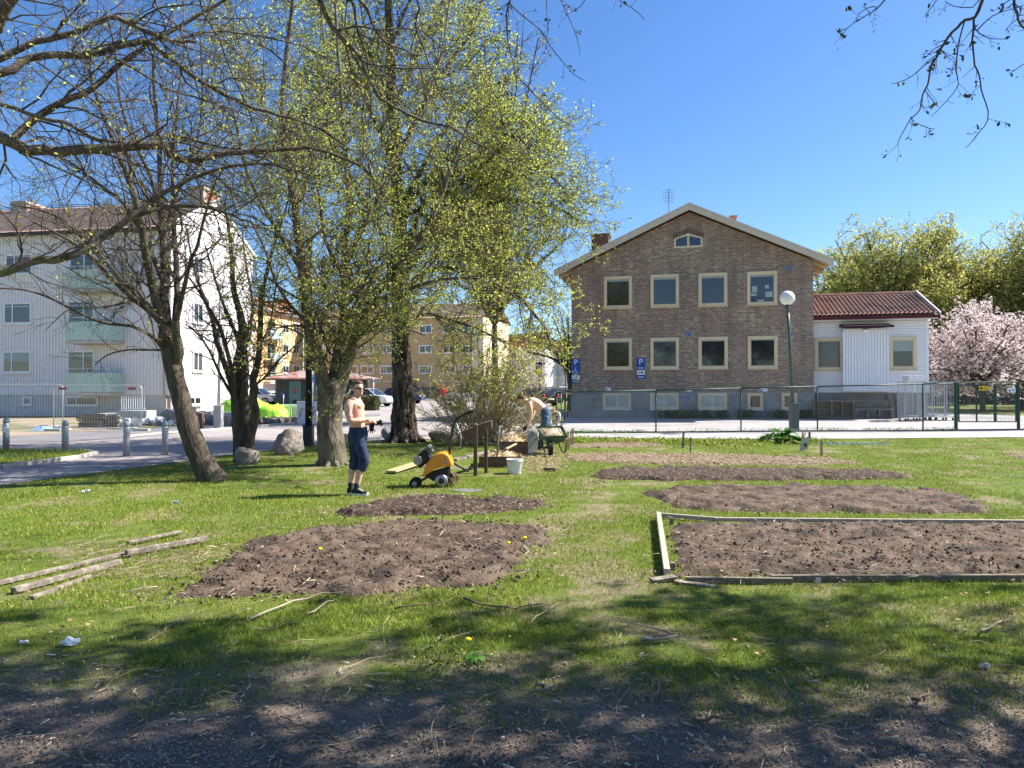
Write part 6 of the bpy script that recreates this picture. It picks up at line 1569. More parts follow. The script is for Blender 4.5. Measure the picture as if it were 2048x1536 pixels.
# ---- parked cars
def car(name, label, body, base, rz, L=4.6, Wd=1.8, H=1.45, kind='sedan', group='parked cars'):
    o = thing(name, label, 'car', base, rz, group)
    # side profile: nose at +x
    hl = L / 2; bz = .28; belt = H * .6
    roofpts = {'sedan': [(-hl * .98, belt * .98), (-hl * .62, belt * 1.04), (-hl * .36, H * .97), (0, H), (.12 * L, H * .96), (.27 * L, belt * 1.06)],
               'wagon': [(-hl * .99, belt), (-hl * .9, H * .93), (-hl * .5, H), (0, H), (.1 * L, H * .97), (.26 * L, belt * 1.06)]}[kind]
    low = [(hl * .86, belt * .93), (hl * .97, belt * .76), (hl, .42), (hl * .97, bz), (-hl * .97, bz), (-hl, .5), (-hl * .99, belt * .9)]
    body_p = roofpts[-1:] + low + roofpts[:1]
    def loft(poly, ws, mname, nm, par=o):
        n = len(poly); V = []; 
        for y, ins in ((-1, 1), (-.9, 0), (.9, 0), (1, 1)):
            pass
        mb = MB(); cx = sum(p[0] for p in poly) / n; cz = sum(p[1] for p in poly) / n
        for (yy, sc) in ws:
            for x, z in poly: mb.v.append((cx + (x - cx) * sc, yy, cz + (z - cz) * sc))
        m_ = len(ws)
        for i in range(m_ - 1):
            for j in range(n): mb.f.append((i * n + j, i * n + (j + 1) % n, (i + 1) * n + (j + 1) % n, (i + 1) * n + j))
        mb.f.append(tuple(range(n))[::-1]); mb.f.append(tuple((m_ - 1) * n + j for j in range(n)))
        return mb.build(nm, mname, par, bevel=.03, seg=3, smooth=True)
    hw = Wd / 2
    bd = loft(body_p, [(-hw, .93), (-hw * .95, .99), (-hw * .8, 1), (hw * .8, 1), (hw * .95, .99), (hw, .93)], body, 'body')
    cab = roofpts; k = .8
    poly = [cab[0]] + cab[1:]
    cabp = [(x, z) for x, z in cab] 
    mb = MB(); n = len(cabp)
    for s in (-1, 1):
        for x, z in cabp: mb.v.append((x, s * (hw * (.93 if z < belt * 1.1 else .74)), z))
    for j in range(n): mb.f.append((j, (j + 1) % n, n + (j + 1) % n, n + j))
    mb.f.append(tuple(range(n))[::-1]); mb.f.append(tuple(range(n, 2 * n)))
    gl = mb.build('windows', 'glass', o)
    # roof skin and pillars over the glass
    mb = MB()
    top = [(x, z) for x, z in cabp if z > H * .9]
    for (x0, z0), (x1, z1) in zip(top, top[1:]): mb.add([(x0, -hw * .75, z0 + .012), (x1, -hw * .75, z1 + .012), (x1, hw * .75, z1 + .012), (x0, hw * .75, z0 + .012)], [(0, 1, 2, 3)])
    for s in (-1, 1):
        for (a, b) in ((0, 1), (1, 2)) if kind == 'sedan' else ((0, 1),): pass
        def side(x, z): return (x, s * (hw * (.935 if z < belt * 1.1 else .75) + .004), z)
        for (x0, z0), (x1, z1) in zip(cabp, cabp[1:]):
            mb.bar(side(x0, z0), side(x1, z1), .06)
        for xm in (-.02 * L, -.24 * L): mb.bar(side(xm, belt), side(xm, H * .975), .05)
    mb.build('roof', body, o)
    for x in (hl * .62, -hl * .6):
        for s in (-1, 1):
            mb = MB(); mb.tube([(x, s * (hw - .2), .32), (x, s * (hw + .01), .32)], .32, 24); t = mb.build('wheel', 'rubber', o)
            mb = MB(); mb.tube([(x, s * (hw - .1), .32), (x, s * (hw + .02), .32)], .2, 16); mb.build('rim', 'steel', t)
    for s in (-1, 1):
        mb = MB(); mb.ball((hl * .9, s * hw * .68, belt * .78), (.14, .2, .08), 10, 6); mb.build('headlight', 'sign_white', o, smooth=True)
        mb = MB(); mb.ball((-hl * .965, s * hw * .74, belt * .86), (.08, .16, .1 if kind == 'sedan' else .2), 10, 6); mb.build('tail_light', 'tail_red', o, smooth=True)
    mb = MB(); mb.box(-hl - .02, -hl + .03, -.26, .26, .5, .62); mb.build('number_plate', 'sign_white', o)
    for s in (-1, 1):
        mb = MB(); mb.ball((.2 * L, s * (hw + .07), belt * 1.04), (.09, .09, .06), 8, 6); mb.build('mirror', body, o, smooth=True)
    return o
def groundc(px, D): return gp((px - 1024) / F * D, D)
car('parked_car', 'silver sedan behind the standing man, nose to the right', 'car_silver', groundc(733, 57.5), -.32)
car('parked_car', 'dark navy sedan partly behind the tall rough trunk', 'car_navy', groundc(800, 66), -.15)
car('parked_car', 'small white hatchback behind the lime tarpaulins', 'car_white', groundc(512, 62), -.1, L=4.0, kind='wagon')
car('parked_car', 'silver wagon half hidden behind the big shrub', 'car_silver', groundc(925, 76), -.2, kind='wagon')
car('parked_car', 'white car seen through the big shrub, right of the silver wagon', 'car_white', groundc(985, 72), .25)
car('parked_car', 'dark car behind the left side of the shrub', 'car_black', groundc(868, 80), -.15, kind='wagon')
for i, (px, D, c, lb) in enumerate([(1072, 58, 'car_black', 'black car seen just right of the shrub, in front of the parked row'), (1090, 66, 'car_black', 'dark estate car in the row, tail light showing'), (1104, 74, 'car_silver', 'silver car in the parked row beyond the dark estate'), (1116, 82, 'car_white', 'pale car farther along the parked row'), (1126, 92, 'car_navy', 'farthest blue car of the parked row, beside the brick building')]):
    car('parked_car', lb, c, groundc(px, D), R(120), kind='wagon')
# excavator
p = groundc(835, 84)
o = thing('excavator', 'small yellow excavator behind the parked cars', 'excavator', p)
mb = MB(); mb.box(-1.1, 1.1, -.9, .9, 0, .5); mb.build('tracks', 'rubber', o, bevel=.15)
mb = MB(); mb.box(-1.0, 1.0, -.8, .8, .55, 1.2); mb.box(-1.0, .1, -.7, .7, 2.25, 2.4); mb.build('body', 'excavator', o, bevel=.06)
mb = MB(); mb.box(-.95, .05, -.65, .65, 1.2, 2.25); mb.build('cab', 'glass', o, bevel=.04)
mb = MB(); mb.bar((.8, 0, 1.0), (2.0, 0, 2.3), .22); mb.bar((2.0, 0, 2.3), (2.9, 0, 1.0), .18); mb.build('arm', 'excavator', o)
mb = MB(); mb.prism([(2.7, .5), (3.2, .6), (3.0, 1.1), (2.75, 1.05)], -.3, .3); mb.build('bucket', 'dark_metal', o)
heap('rubble_heap', 'pale heap of excavated stones in front of the excavator', 790, 792, 5, 1.0, 3, 'rock', 15, cat='heap')
q = site_fence(0, 1, 860, 769, 'x'); 
for c in list(q.children): bpy.data.objects.remove(c)
bpy.data.objects.remove(q)
def far_fence(pxa, pxb, D, h, label):
    a, b = groundc(pxa, D), groundc(pxb, D); L = (b - a).length; o = thing('site_fence', label, 'fence', a, math.atan2(b.y - a.y, b.x - a.x), group='temporary mesh fence panels')
    mb = MB(); n = max(1, int(L / 3.4))
    for k in range(n + 1): mb.bar((L * k / n, 0, 0), (L * k / n, 0, h), .06)
    mb.bar((0, 0, h), (L, 0, h), .06); mb.bar((0, 0, .15), (L, 0, .15), .06); mb.build('frame', 'galv', o)
    mb = MB(); n = int(L / .25)
    for k in range(n): mb.bar((L * k / n, 0, .1), (L * k / n, 0, h), .012)
    mb.build('mesh_infill', 'galv', o)
far_fence(728, 1060, 78, 2.1, 'site fence row standing behind the parked cars')
hedge('hedge', 'clipped low hedge in front of the silver car, behind the man', -12.2, -9.1, 47.6, 48.8, .95, seed=3, n=14000, s=.07)
hedge('bush', 'small dark bush just left of the grey trunk, by the shed', -13.6, -12.5, 46.5, 47.5, .9, seed=4, n=4000, s=.07)
hedge('bush', 'dark green bush beside the white hatchback', -22.0, -20.6, 63, 64, 1.0, m='leaf_dark', seed=5, n=3000, s=.08)
hedge('hedge', 'olive green hedge behind the blossom trees', 24, 50, 56, 58, 1.7, seed=6, n=30000, s=.13)
hedge('hedge', 'dark hedge strip farther back under the trees', 20, 58, 74, 77, 2.4, m='leaf_dark', seed=7, n=30000, s=.2)
# ---- things along the annex wall: benches, boards, roll cages
def along(px, py, dy=-.9):
    u, z = loc_px(an, px, py, dy); p = an.matrix_world @ Vector((u, dy, 0)) if False else None
    c, s = math.cos(rz), math.sin(rz); x = an.location.x + u * c - dy * s; y = an.location.y + u * s + dy * c
    return gp(x, y)
p = along(1665, 830)
o = thing('cupboard', 'low grey wooden open cupboard against the annex plinth, left', 'cupboard', p, rz)
mb = MB(); mb.box(-.85, .85, 0, .04, 0, .8); mb.box(-.88, .9, -.42, .05, .8, .85)
for x in (-.85, -.1, .35, .82): mb.box(x - .025, x + .025, -.4, 0, 0, .8)
mb.box(-.85, .85, -.4, 0, .05, .09); mb.build('frame', 'wood_old', o)
p = along(1740, 830)
o = thing('bench', 'weathered wooden bench and trestle against the annex plinth, right of the cupboard', 'bench', p, rz)
mb = MB()
for k in range(3): mb.box(-.75, .75, -.06, 0, .5 + k * .13, .59 + k * .13)
mb.build('backrest', 'wood_old', o)
mb = MB(); mb.box(-.85, .95, -.5, -.05, .42, .46); mb.build('seat', 'wood_old', o)
for x in (-.7, -.2, .3, .8):
    mb = MB(); mb.box(x - .03, x + .03, -.45, -.08, 0, .42); mb.build('leg', 'wood_old', o)
for px, lb in ((1782, 'rough log plank leaning upright against the annex corner, left'), (1797, 'rough log plank leaning upright against the annex corner, right')):
    p = along(px, 832, -.5); mb = MB(); mb.tube([(0, -.15, 0), (.02, .1, .6), (.03, .3, 1.12)], [.11, .12, .09], 7)
    tag(mb.build('log', 'wood_old'), lb, 'log', 'logs leaning on the annex').location = p
def cage(px, D, lb):
    p = gp((px - 1024) / F * D, D); o = thing('roll_cage', lb, 'roll cage', p, rz + .1, 'wire roll cages by the annex'); h = 1.7; w, d = .4, .36
    mb = MB()
    for x in (-w, w):
        for y in (-d, d): mb.bar((x, y, .15), (x, y, h), .03)
        for z in (.2, .75, 1.2, h): mb.bar((x, -d, z), (x, d, z), .02)
        for k in range(1, 6): mb.bar((x, -d + 2 * d * k / 6, .2), (x, -d + 2 * d * k / 6, h), .009)
    for z in (.2, h): mb.bar((-w, d, z), (w, d, z), .02)
    for k in range(1, 8): mb.bar((-w + 2 * w * k / 8, d, .2), (-w + 2 * w * k / 8, d, h), .009)
    mb.build('frame', 'galv', o)
    mb = MB(); mb.box(-w, w, -d, d, .15, .18); mb.build('tray', 'galv', o)
    for x in (-w + .05, w - .05):
        for y in (-d + .05, d - .05):
            mb = MB(); mb.tube([(x - .015, y, .07), (x + .015, y, .07)], .07, 12); mb.build('castor', 'rubber', o)
for i, (px, D, lb) in enumerate([(1822, 30.6, 'wire roll cage closest to the annex corner'), (1838, 31.6, 'middle wire roll cage behind a fence post'), (1862, 31.2, 'wire roll cage in front of the annex edge, second from the right'), (1881, 31.0, 'wire roll cage standing free at the right')]): cage(px, D, lb)
for x0, lb in ((1822, 'white carton on top of the roll cage at the annex corner'), (1838, 'white carton on top of the middle roll cage')):
    p = gp((x0 - 1024) / F * 31, 31); mb = MB(); mb.box(-.3, .3, -.3, .2, 0, .26); o = mb.build('carton', 'white_paint', bevel=.01); tag(o, lb, 'carton'); o.location = p + Vector((0, -.25 if x0 == 1822 else .6, 1.71)); o.rotation_euler.z = rz
# dark shrubbery growing at the brick plinth
def weeds(label, pts, n, h, m, seed, sz=.07, name='weeds', world=False, wid=.25):
    r = np.random.default_rng(seed); P = [Vector(p) if world else W(*p) for p in pts]; t = r.random(n) * (len(P) - 1) * .9999; i = t.astype(int); f = t - i
    A = np.array([list(p) for p in P]); B = A[i] + (A[np.minimum(i + 1, len(P) - 1)] - A[i]) * f[:, None]
    B[:, 0] += r.normal(0, wid * .5, n); B[:, 1] += r.normal(0, wid, n); k = fbm(t * 3 + seed, t * 0 + 1, seed); B = B[k > .4] if len(P) > 2 else B
    B[:, 2] = gnp(B[:, 0], B[:, 1]) + h * r.random(len(B)) ** 1.5
    o = link(name, leaves_mesh('w', B, sz, r, .45, -.8), m); return tag(o, label, 'plants', kind='stuff')
def bbp(u, dy): 
    c, s = math.cos(rz), math.sin(rz); return gp(bb.location.x + u * c - dy * s, bb.location.y + u * s + dy * c)
weeds('dark low ivy growing along the foot of the brick building', [bbp(4.4, -.4), bbp(6, -.45), bbp(8, -.4), bbp(9.6, -.4), bbp(11.6, -.35)], 9000, .38, 'leaf_dark', 3, .08, 'ivy', True, .13)
weeds('tufts of weeds growing along the foot of the chain-link fence', [(1141, 867), (1200, 867), (1260, 867), (1312, 866), (1482, 864), (1640, 863.5), (1700, 863), (1760, 863), (1850, 863), (1910, 862)], 2600, .12, 'plant', 5, .05, 'weeds', False, .08)
weeds('taller grass and weeds along the near edge of the pavement', [(1000, 880), (1141, 882), (1240, 884), (1330, 886), (1430, 888), (1530, 886), (1640, 884)], 12000, .09, 'grass', 6, .06, 'weeds', False, .5)
weeds('low broad-leaved clover patch in the shaded front lawn', [(850, 1300), (900, 1310), (940, 1320)], 700, .03, 'leaf_dark', 7, .022, 'clover', False, .25)
# ================================================================ the work place
def frame_at(px, py): 
    p = W(px, py); s = p.y / F; return p, s
# ---- tiller
p, s = frame_at(872, 972)
X = lambda x: (x - 872) * s; Z = lambda y: (971 - y) * s
o = thing('tiller', 'orange motor tiller with black engine and handle, tipped on its wheels', 'tiller', p)
cd = [(846, 950), (850, 932), (858, 918), (868, 908), (880, 902), (890, 901), (898, 905), (904, 914), (908, 927), (907.5, 930), (890, 931), (875, 934), (862, 941), (852, 950), (848.5, 952)]
P = [(X(a), Z(b)) for a, b in cd]; n = len(P); mb = MB()
cx_, cz_ = X(882), Z(925)
for yy, sc in ((-.2, .8), (-.185, .92), (-.14, .99), (0, 1.0), (.14, .99), (.185, .92), (.2, .8)):
    for a, b in P: mb.v.append((cx_ + (a - cx_) * sc, yy, cz_ + (b - cz_) * sc))
for i in range(6):
    for j in range(n): mb.f.append((i * n + j, i * n + (j + 1) % n, (i + 1) * n + (j + 1) % n, (i + 1) * n + j))
mb.f.append(tuple(range(n))[::-1]); mb.f.append(tuple(6 * n + j for j in range(n)))
hood = mb.build('hood', 'tiller_orange', o, smooth=True); sm = hood.modifiers.new('s', 'SUBSURF'); sm.levels = sm.render_levels = 2
mb = MB(); mb.prism([(X(888), Z(923)), (X(896), Z(917)), (X(899), Z(926))], -.205, -.195)
mb.build('decal', 'steel', hood)
def rotbox(cx, cz, w, d, h, ang, mb, y=0):
    mb.box(-w / 2, w / 2, -d / 2, d / 2, -h / 2, h / 2, Matrix.Translation((cx, y, cz)) @ Matrix.Rotation(-ang, 4, 'Y'))
mb = MB(); a = R(38); rotbox(X(847), Z(915), .24, .3, .2, a, mb); rotbox(X(842), Z(922), .14, .32, .17, a, mb); rotbox(X(853), Z(902), .2, .24, .03, a, mb); eng = mb.build('engine', 'black', o, bevel=.02)
mb = MB()
for k in range(6): rotbox(X(852.5) - .05 + k * .026, Z(903) - .02 + k * .018, .012, .28, .13, a, mb)
mb.build('cooling_fins', 'steel', eng)
mb = MB(); rotbox(X(860), Z(894.5), .08, .12, .08, a, mb); mb.tube([(X(863), -.1, Z(894)), (X(869), -.12, Z(890))], .018, 8); mb.tube([(X(838), -.12, Z(918)), (X(838), -.2, Z(918))], .08, 14); mb.build('air_filter', 'steel', eng, bevel=.01)
mb = MB(); mb.prism([(X(850), Z(950)), (X(864), Z(942)), (X(898), Z(932)), (X(900), Z(957)), (X(886), Z(962)), (X(866), Z(958))], -.12, .12)
mb.bar((X(862), -.1, Z(950)), (X(833), -.08, Z(965)), .03); mb.bar((X(862), .1, Z(950)), (X(833), .08, Z(965)), .03); mb.bar((X(899), 0, Z(933)), (X(899), 0, Z(965)), .03)
mb.bar((X(900), .02, Z(922)), (X(938), .02, Z(943.5)), .03); mb.build('chassis', 'black', o, bevel=.008)
for (cx, cz, r_, ys, m) in ((885, 958, 13, (-.23, .17), 'steel'), (831, 965, 11, (-.14, .06), 'rubber')):
    for y in ys:
        r = r_ * s; mb = MB(); c = (X(cx), Z(cz)); prof = [(0, r * .82), (.012, r * .96), (.03, r), (.05, r), (.068, r * .96), (.08, r * .82)]
        mb.tube([(c[0], y + a_, c[1]) for a_, _ in prof], [b for _, b in prof], 24); w = mb.build('wheel', 'rubber' if m == 'rubber' else 'steel', o, smooth=True)
        mb = MB(); mb.tube([(c[0], y - .006, c[1]), (c[0], y + .086, c[1])], r * .45, 16); mb.tube([(c[0], y - .02, c[1]), (c[0], y + .1, c[1])], r * .16, 10); mb.build('hub', 'black' if m == 'steel' else 'steel', w)
mb = MB()
for y in (-.16, -.08, 0, .08, .16):
    for k in range(4):
        t = k * math.pi / 2 + y * 5; c = (X(903), Z(957)); mb.bar((c[0], y, c[1]), (c[0] + math.cos(t) * .09, y, c[1] + math.sin(t) * .09), .03, .012); e = (c[0] + math.cos(t) * .09, y, c[1] + math.sin(t) * .09); mb.bar(e, (e[0] + math.cos(t + 1.3) * .05, y + .03, e[2] + math.sin(t + 1.3) * .05), .03, .012)
mb.tube([(X(903), -.2, Z(957)), (X(903), .2, Z(957))], .02, 8); mb.build('tines', 'wood_dark', o)
mb = MB()
for y0, y1 in ((-.05, -.24), (.05, .24)):
    mb.tube([(X(899), y0, Z(915)), (X(899), y0 * 1.5, Z(890)), (X(903), y0 * 2, Z(870)), (X(907), y1 * .7, Z(850)), (X(914), y1 * .9, Z(836)), (X(930), y1, Z(828)), (X(948), y1, Z(819))], .016, 8)
mb.bar((X(908), -.17, Z(848)), (X(908), .17, Z(848)), .025)
h = mb.build('handle', 'black', o, smooth=True)
for y in (-.24, .24):
    mb = MB(); mb.tube([(X(934), y, Z(826)), (X(950), y, Z(818))], .024, 8); mb.build('grip', 'rubber', h, smooth=True)
mb = MB(); mb.tube([(X(899), -.04, Z(905)), (X(912), -.05, Z(898)), (X(922), -.1, Z(890)), (X(923), -.15, Z(872)), (X(915), -.2, Z(845))], .006, 6); mb.build('cable', 'galv', o, smooth=True)
# ---- two posts with a slanted dark hopper/gutter
p, s = frame_at(951, 952); X = lambda x: (x - 951) * s; Z = lambda y: (952 - y) * s
o = thing('brown_stand', 'brown stand of two posts carrying a slanted box-like board', 'stand', p)
mb = MB(); mb.box(-.035, .035, -.035, .035, -.03, Z(849)); mb.build('leg', 'wood_dark', o, bevel=.006)
mb = MB(); mb.tube([(0, 0, Z(849)), (0, 0, Z(848.2))], .04, 8); mb.build('post_cap', 'galv', o)
mb = MB(); mb.box(X(970) - .035, X(970) + .035, .42, .49, -.03, Z(856)); mb.build('leg', 'wood_dark', o, bevel=.006)
mb = MB(); mb.bar((X(926), .3, Z(874)), (X(969), .3, Z(857)), .2, .27, up=(0, 1, 0)); mb.build('slanted_board', 'wood_dark', o, bevel=.01)
mb = MB()
for k in range(4): mb.bar((X(966.5), .3 - k * .004, Z(848) - k * .036), (X(983), .3 - k * .004, Z(843.5) - k * .036), .03, .3 - k * .012, up=(0, 1, 0))
mb.build('board_end', 'beam_top', o)
# ---- spade
p, s = frame_at(993, 934); X = lambda x: (x - 993) * s; Z = lambda y: (934 - y) * s
o = thing('spade', 'spade stuck in the ground with D-shaped handle, beside the striped box', 'spade', p)
mb = MB(); mb.tube([(X(994), 0, Z(915)), (X(996), 0, Z(880)), (X(999), 0, Z(850))], .018, 8); mb.build('shaft', 'wood_old', o, smooth=True)
mb = MB(); mb.tube([(X(999), 0, Z(850)), (X(994.5), 0, Z(843)), (X(996), 0, Z(838.5)), (X(1004), 0, Z(838.5)), (X(1005), 0, Z(843)), (X(999), 0, Z(850))], .013, 8); mb.build('grip', 'black', o, smooth=True)
mb = MB(); mb.add([(X(983), -.02, Z(915)), (X(1003), -.02, Z(915)), (X(1002), .0, Z(930)), (X(993), .01, -.04), (X(984), 0, Z(930)), (X(983), .0, Z(915)), (X(1003), 0, Z(915)), (X(1002), .02, Z(930)), (X(993), .03, -.04), (X(984), .02, Z(930)), ], [(0, 1, 2, 3, 4), (9, 8, 7, 6, 5), (0, 5, 6, 1), (1, 6, 7, 2), (2, 7, 8, 3), (3, 8, 9, 4), (4, 9, 5, 0)]); mb.build('blade', 'rock_grey', o)
# ---- bucket
p, s = frame_at(1029.5, 947); o = thing('bucket', 'white plastic ribbed bucket on the grass', 'bucket', p)
rb, rt_, h = 12.5 * s, 15.5 * s, 29 * s
mb = MB(); mb.loft([(0, 0, 0, rb, rb), (0, 0, h * .88, rt_, rt_), (0, 0, h * .88, rt_ * 1.08, rt_ * 1.08), (0, 0, h, rt_ * 1.1, rt_ * 1.1), (0, 0, h, rt_ * 1.0, rt_ * 1.0), (0, 0, .02, rb * .9, rb * .9)], 32)
for k in range(24):
    t = 2 * math.pi * k / 24; mb.bar((math.cos(t) * rb, math.sin(t) * rb, .02), (math.cos(t) * rt_, math.sin(t) * rt_, h * .8), .012)
b_ = mb.build('shell', 'white_plastic', o, smooth=False)
mb = MB(); mb.tube([(rt_ * 1.1 * math.cos(t), -.02 + rt_ * 1.1 * -abs(math.sin(t)) * .9, h - .015 - .03 * math.sin(t)) for t in [math.pi * k / 12 for k in range(13)]], .006, 6); mb.build('handle', 'galv', o)
# ---- compost boxes
def crate(name, label, x0, x1, ytop, ybot, D, dep, m, side=None, cat='box', heapm='straw', hh=.16, stripes=False, open_=True):
    p = gp(((x0 + x1) / 2 - 1024) / F * D, D); s = D / F; w = (x1 - x0) * s; h = EYE + (787 - ytop) * s - p.z; t = .035
    o = thing(name, label, cat, p)
    mb = MB(); nb = 2
    for k in range(nb):
        a, b = h * k / nb + (.004 if k else -.02), h * (k + 1) / nb
        mb.box(-w / 2, w / 2, 0, t, a, b); mb.box(-w / 2, w / 2, dep - t, dep, a, b)
        mb.box(-w / 2, -w / 2 + t, t, dep - t, a, b); mb.box(w / 2 - t, w / 2, t, dep - t, a, b)
    mb.build('boards', m, o)
    mb = MB()
    for x in (-w / 2 + t, w / 2 - .11):
        for y in (t, dep - .11): mb.box(x, x + .075, y, y + .075, 0, h - .01)
    mb.build('corner_posts', 'wood_dark', o)
    if stripes:
        mb = MB()
        for k in range(7): mb.bar((w / 2 - .30 + k * .05, -.012, h * .1), (w / 2 - .34 + k * .05 + .06, -.012, h * .92), .02, .012)
        mb.build('stripes', 'sign_yellow', o)
    n = 24; th = np.linspace(0, 1, n); U, Vv = np.meshgrid(th, th); q = np.sin(np.pi * U) ** .6 * np.sin(np.pi * Vv) ** .6
    Zz = h - .12 + q * hh * (.5 + fbm(U * 6 + D, Vv * 6, 3, 4)); V_ = np.stack([(U - .5) * (w - 2 * t), t + Vv * (dep - 2 * t), Zz], -1).reshape(-1, 3)
    i = np.arange(n - 1)[None, :] + n * np.arange(n - 1)[:, None]; link('shavings', nmesh('sh', V_, np.stack([i, i + 1, i + 1 + n, i + n], -1).reshape(-1, 4)), heapm, o)
    r = np.random.default_rng(3); B = V_[r.integers(0, len(V_), 700)] + r.normal(0, .015, (700, 3)); B[:, 2] += .02
    tag(link('loose_shavings', leaves_mesh('ls', B, .06, r, .25), heapm, o), kind='stuff')
    return o
crate('compost_box', 'dark wooden compost box full of shavings under the bending person', 1000, 1056, 883, 907, 17.4, 1.0, 'wood_dark', hh=.22)
crate('striped_box', 'low box with yellow striped end, heaped with shavings, in front of the compost box', 958, 1043, 913, 935, 14.9, .85, 'wood_dark', hh=.18, stripes=True)
p = gp((1063 - 1024) / F * 17.9, 17.9); mb = MB(); mb.add([(-.12, 0, 0), (.16, .1, 0), (.16, .1, .5), (-.12, 0, .62), (-.12, .04, 0), (.16, .14, 0), (.16, .14, .5), (-.12, .04, .62)], [(0, 1, 2, 3), (7, 6, 5, 4), (0, 4, 5, 1), (1, 5, 6, 2), (2, 6, 7, 3), (3, 7, 4, 0)])
o = mb.build('grey_panel', 'galv'); tag(o, 'grey sheet panel leaning at the right end of the compost box', 'panel'); o.location = p
# black grid tray lying on the shavings
D = 15.6; p = at(1003, 895, D); mb = MB()
for k in range(6): mb.bar((0, 0, -.012 * k), (.0, 0, -.012 * k), .01) if False else None
for k in range(5): mb.bar((-.15, k * .05, .02 + k * .025), (.2, k * .05, -.02 + k * .025), .012)
for k in range(8): mb.bar((-.15 + k * .05, 0, .02 - k * .006), (-.15 + k * .05, .2, .12 - k * .006), .012)
o = mb.build('grid_tray', 'black'); tag(o, 'black plastic grid tray stuck in the shavings of the striped box', 'tray'); o.location = p - Vector((0, 0, .05))
# planks: yellow striped board left of the tiller, long plank to the box
def plank(name, label, a, b, w, h, m, cat='plank', group=None, tilt=0, parts=None):
    a, b = Vector(a), Vector(b); d = b - a; L = d.length; mb = MB(); 
    n = max(2, int(L / .4)); r = random.Random(int(L * 1000))
    mb.box(-w / 2, w / 2, 0, L, 0, h)
    o = mb.build(name, m, bevel=.004); tag(o, label, cat, group); d.normalize(); up = Vector((0, 0, 1)); sd_ = d.cross(up).normalized(); u2 = sd_.cross(d)
    M_ = Matrix((sd_, d, u2)).transposed().to_4x4(); M_.translation = a; o.matrix_world = M_ @ Matrix.Rotation(tilt, 4, 'Y'); return o
a, b = W(782, 948) + Vector((0, 0, .03)), W(842, 931) + Vector((0, 0, .06))
o = plank('striped_plank', 'board with yellow stripes lying in the grass left of the tiller', a, b, .22, .035, 'wood_new')
L = (b - a).length; mb = MB()
for k in range(11): mb.add([(-.11, .05 + k * L / 11, .037), (.11, .14 + k * L / 11, .037), (.11, .19 + k * L / 11, .037), (-.11, .10 + k * L / 11, .037), (-.11, .05 + k * L / 11, .040), (.11, .14 + k * L / 11, .040), (.11, .19 + k * L / 11, .040), (-.11, .10 + k * L / 11, .040)], [(4, 5, 6, 7), (0, 1, 5, 4), (1, 2, 6, 5), (2, 3, 7, 6), (3, 0, 4, 7)])
q = mb.build('stripes', 'yellow_stripe', o)
plank('long_plank', 'long plank sloping from the tiller up onto the striped box', at(908, 922, 12.9), at(975, 905, 14.9), .12, .04, 'wood_old')
plank('lath', 'thin lath lying against the striped box from the right', at(1012, 899, 15.2), at(1032, 889, 16.6), .05, .03, 'wood_new')
a = W(1088, 942); plank('wood_offcut', 'short dark offcut of wood lying on the straw', a + Vector((0, 0, .01)), W(1112, 943) + Vector((0, 0, .01)), .09, .06, 'wood_dark')
# leaning long tool handle
D = 18.3; p = gp((1074 - 1024) / F * D, D)
mb = MB(); mb.tube([at(1028, 806, D + .2) - p, at(1050, 840, D) - p, at(1074, 874, D - .3) - p, at(1086, 897, D - .5) - p], .016, 8); o = mb.build('shaft', 'wood_old')
o.name = 'rake_handle'; tag(o, 'long wooden tool handle leaning up past the bending person', 'tool'); o.location = p
# ---- wheelbarrow
p, s = frame_at(1103, 910); X = lambda x: (x - 1103) * s; Z = lambda y: (910 - y) * s
o = thing('wheelbarrow', 'dark green wheelbarrow filled with wood chips, seen from the front', 'wheelbarrow', p)
T_ = [(1072, 854.5), (1128, 854), (1134, 871), (1088, 872)]
mb = MB()
fr = [(X(1088), -.28, Z(872)), (X(1133), -.28, Z(870)), (X(1127), .45, Z(854)), (X(1073), .45, Z(855))]
bt = [(X(1095), -.14, Z(884)), (X(1126), -.14, Z(883)), (X(1121), .25, Z(879)), (X(1086), .25, Z(880))]
for off in (0, .012):
    mb.v += [(x, y - off, z - off) for x, y, z in fr + bt]
for q in ((0, 1, 5, 4), (1, 2, 6, 5), (2, 3, 7, 6), (3, 0, 4, 7), (4, 5, 6, 7)):
    mb.f.append(q[::-1]); mb.f.append(tuple(i + 8 for i in q))
for i in range(4): mb.bar(fr[i], fr[(i + 1) % 4], .025)
tr = mb.build('tray', 'barrow_green', o, bevel=.004)
mb = MB(); mb.v += [(x * .86 + X(1105) * .14, y * .86, z - .055) for x, y, z in fr]; c = sum((Vector(v) for v in mb.v), Vector()) / 4; mb.v.append((c.x, c.y, c.z + .11)); mb.f += [(0, 1, 4), (1, 2, 4), (2, 3, 4), (3, 0, 4)]
ch = mb.build('chips', 'chip', o); r = np.random.default_rng(6)
B = np.array([list(Vector(fr[0]).lerp(Vector(fr[1]), a_).lerp(Vector(fr[3]).lerp(Vector(fr[2]), a_), b_)) for a_, b_ in zip(.12 + .76 * r.random(900), .12 + .76 * r.random(900))]); B[:, 2] += -.03 + .03 * r.random(900)
tag(link('loose_chips', leaves_mesh('lc', B, .04, r, .4), 'straw', ch), kind='stuff')
for x in (-.22, .3):
    mb = MB(); a_ = X(1108) + x
    mb.tube([(X(1084), -.1, Z(884)), (X(1086), -.15, Z(895)), (X(1090), -.16, Z(904))] if x < 0 else [(X(1122), .3, Z(883)), (X(1132), .3, Z(886)), (X(1134), .3, Z(896)), (X(1131), .3, Z(907)), (X(1127), .3, Z(907)), (X(1118), .3, Z(887))], .016, 8)
    mb.build('leg', 'black', o, smooth=True)
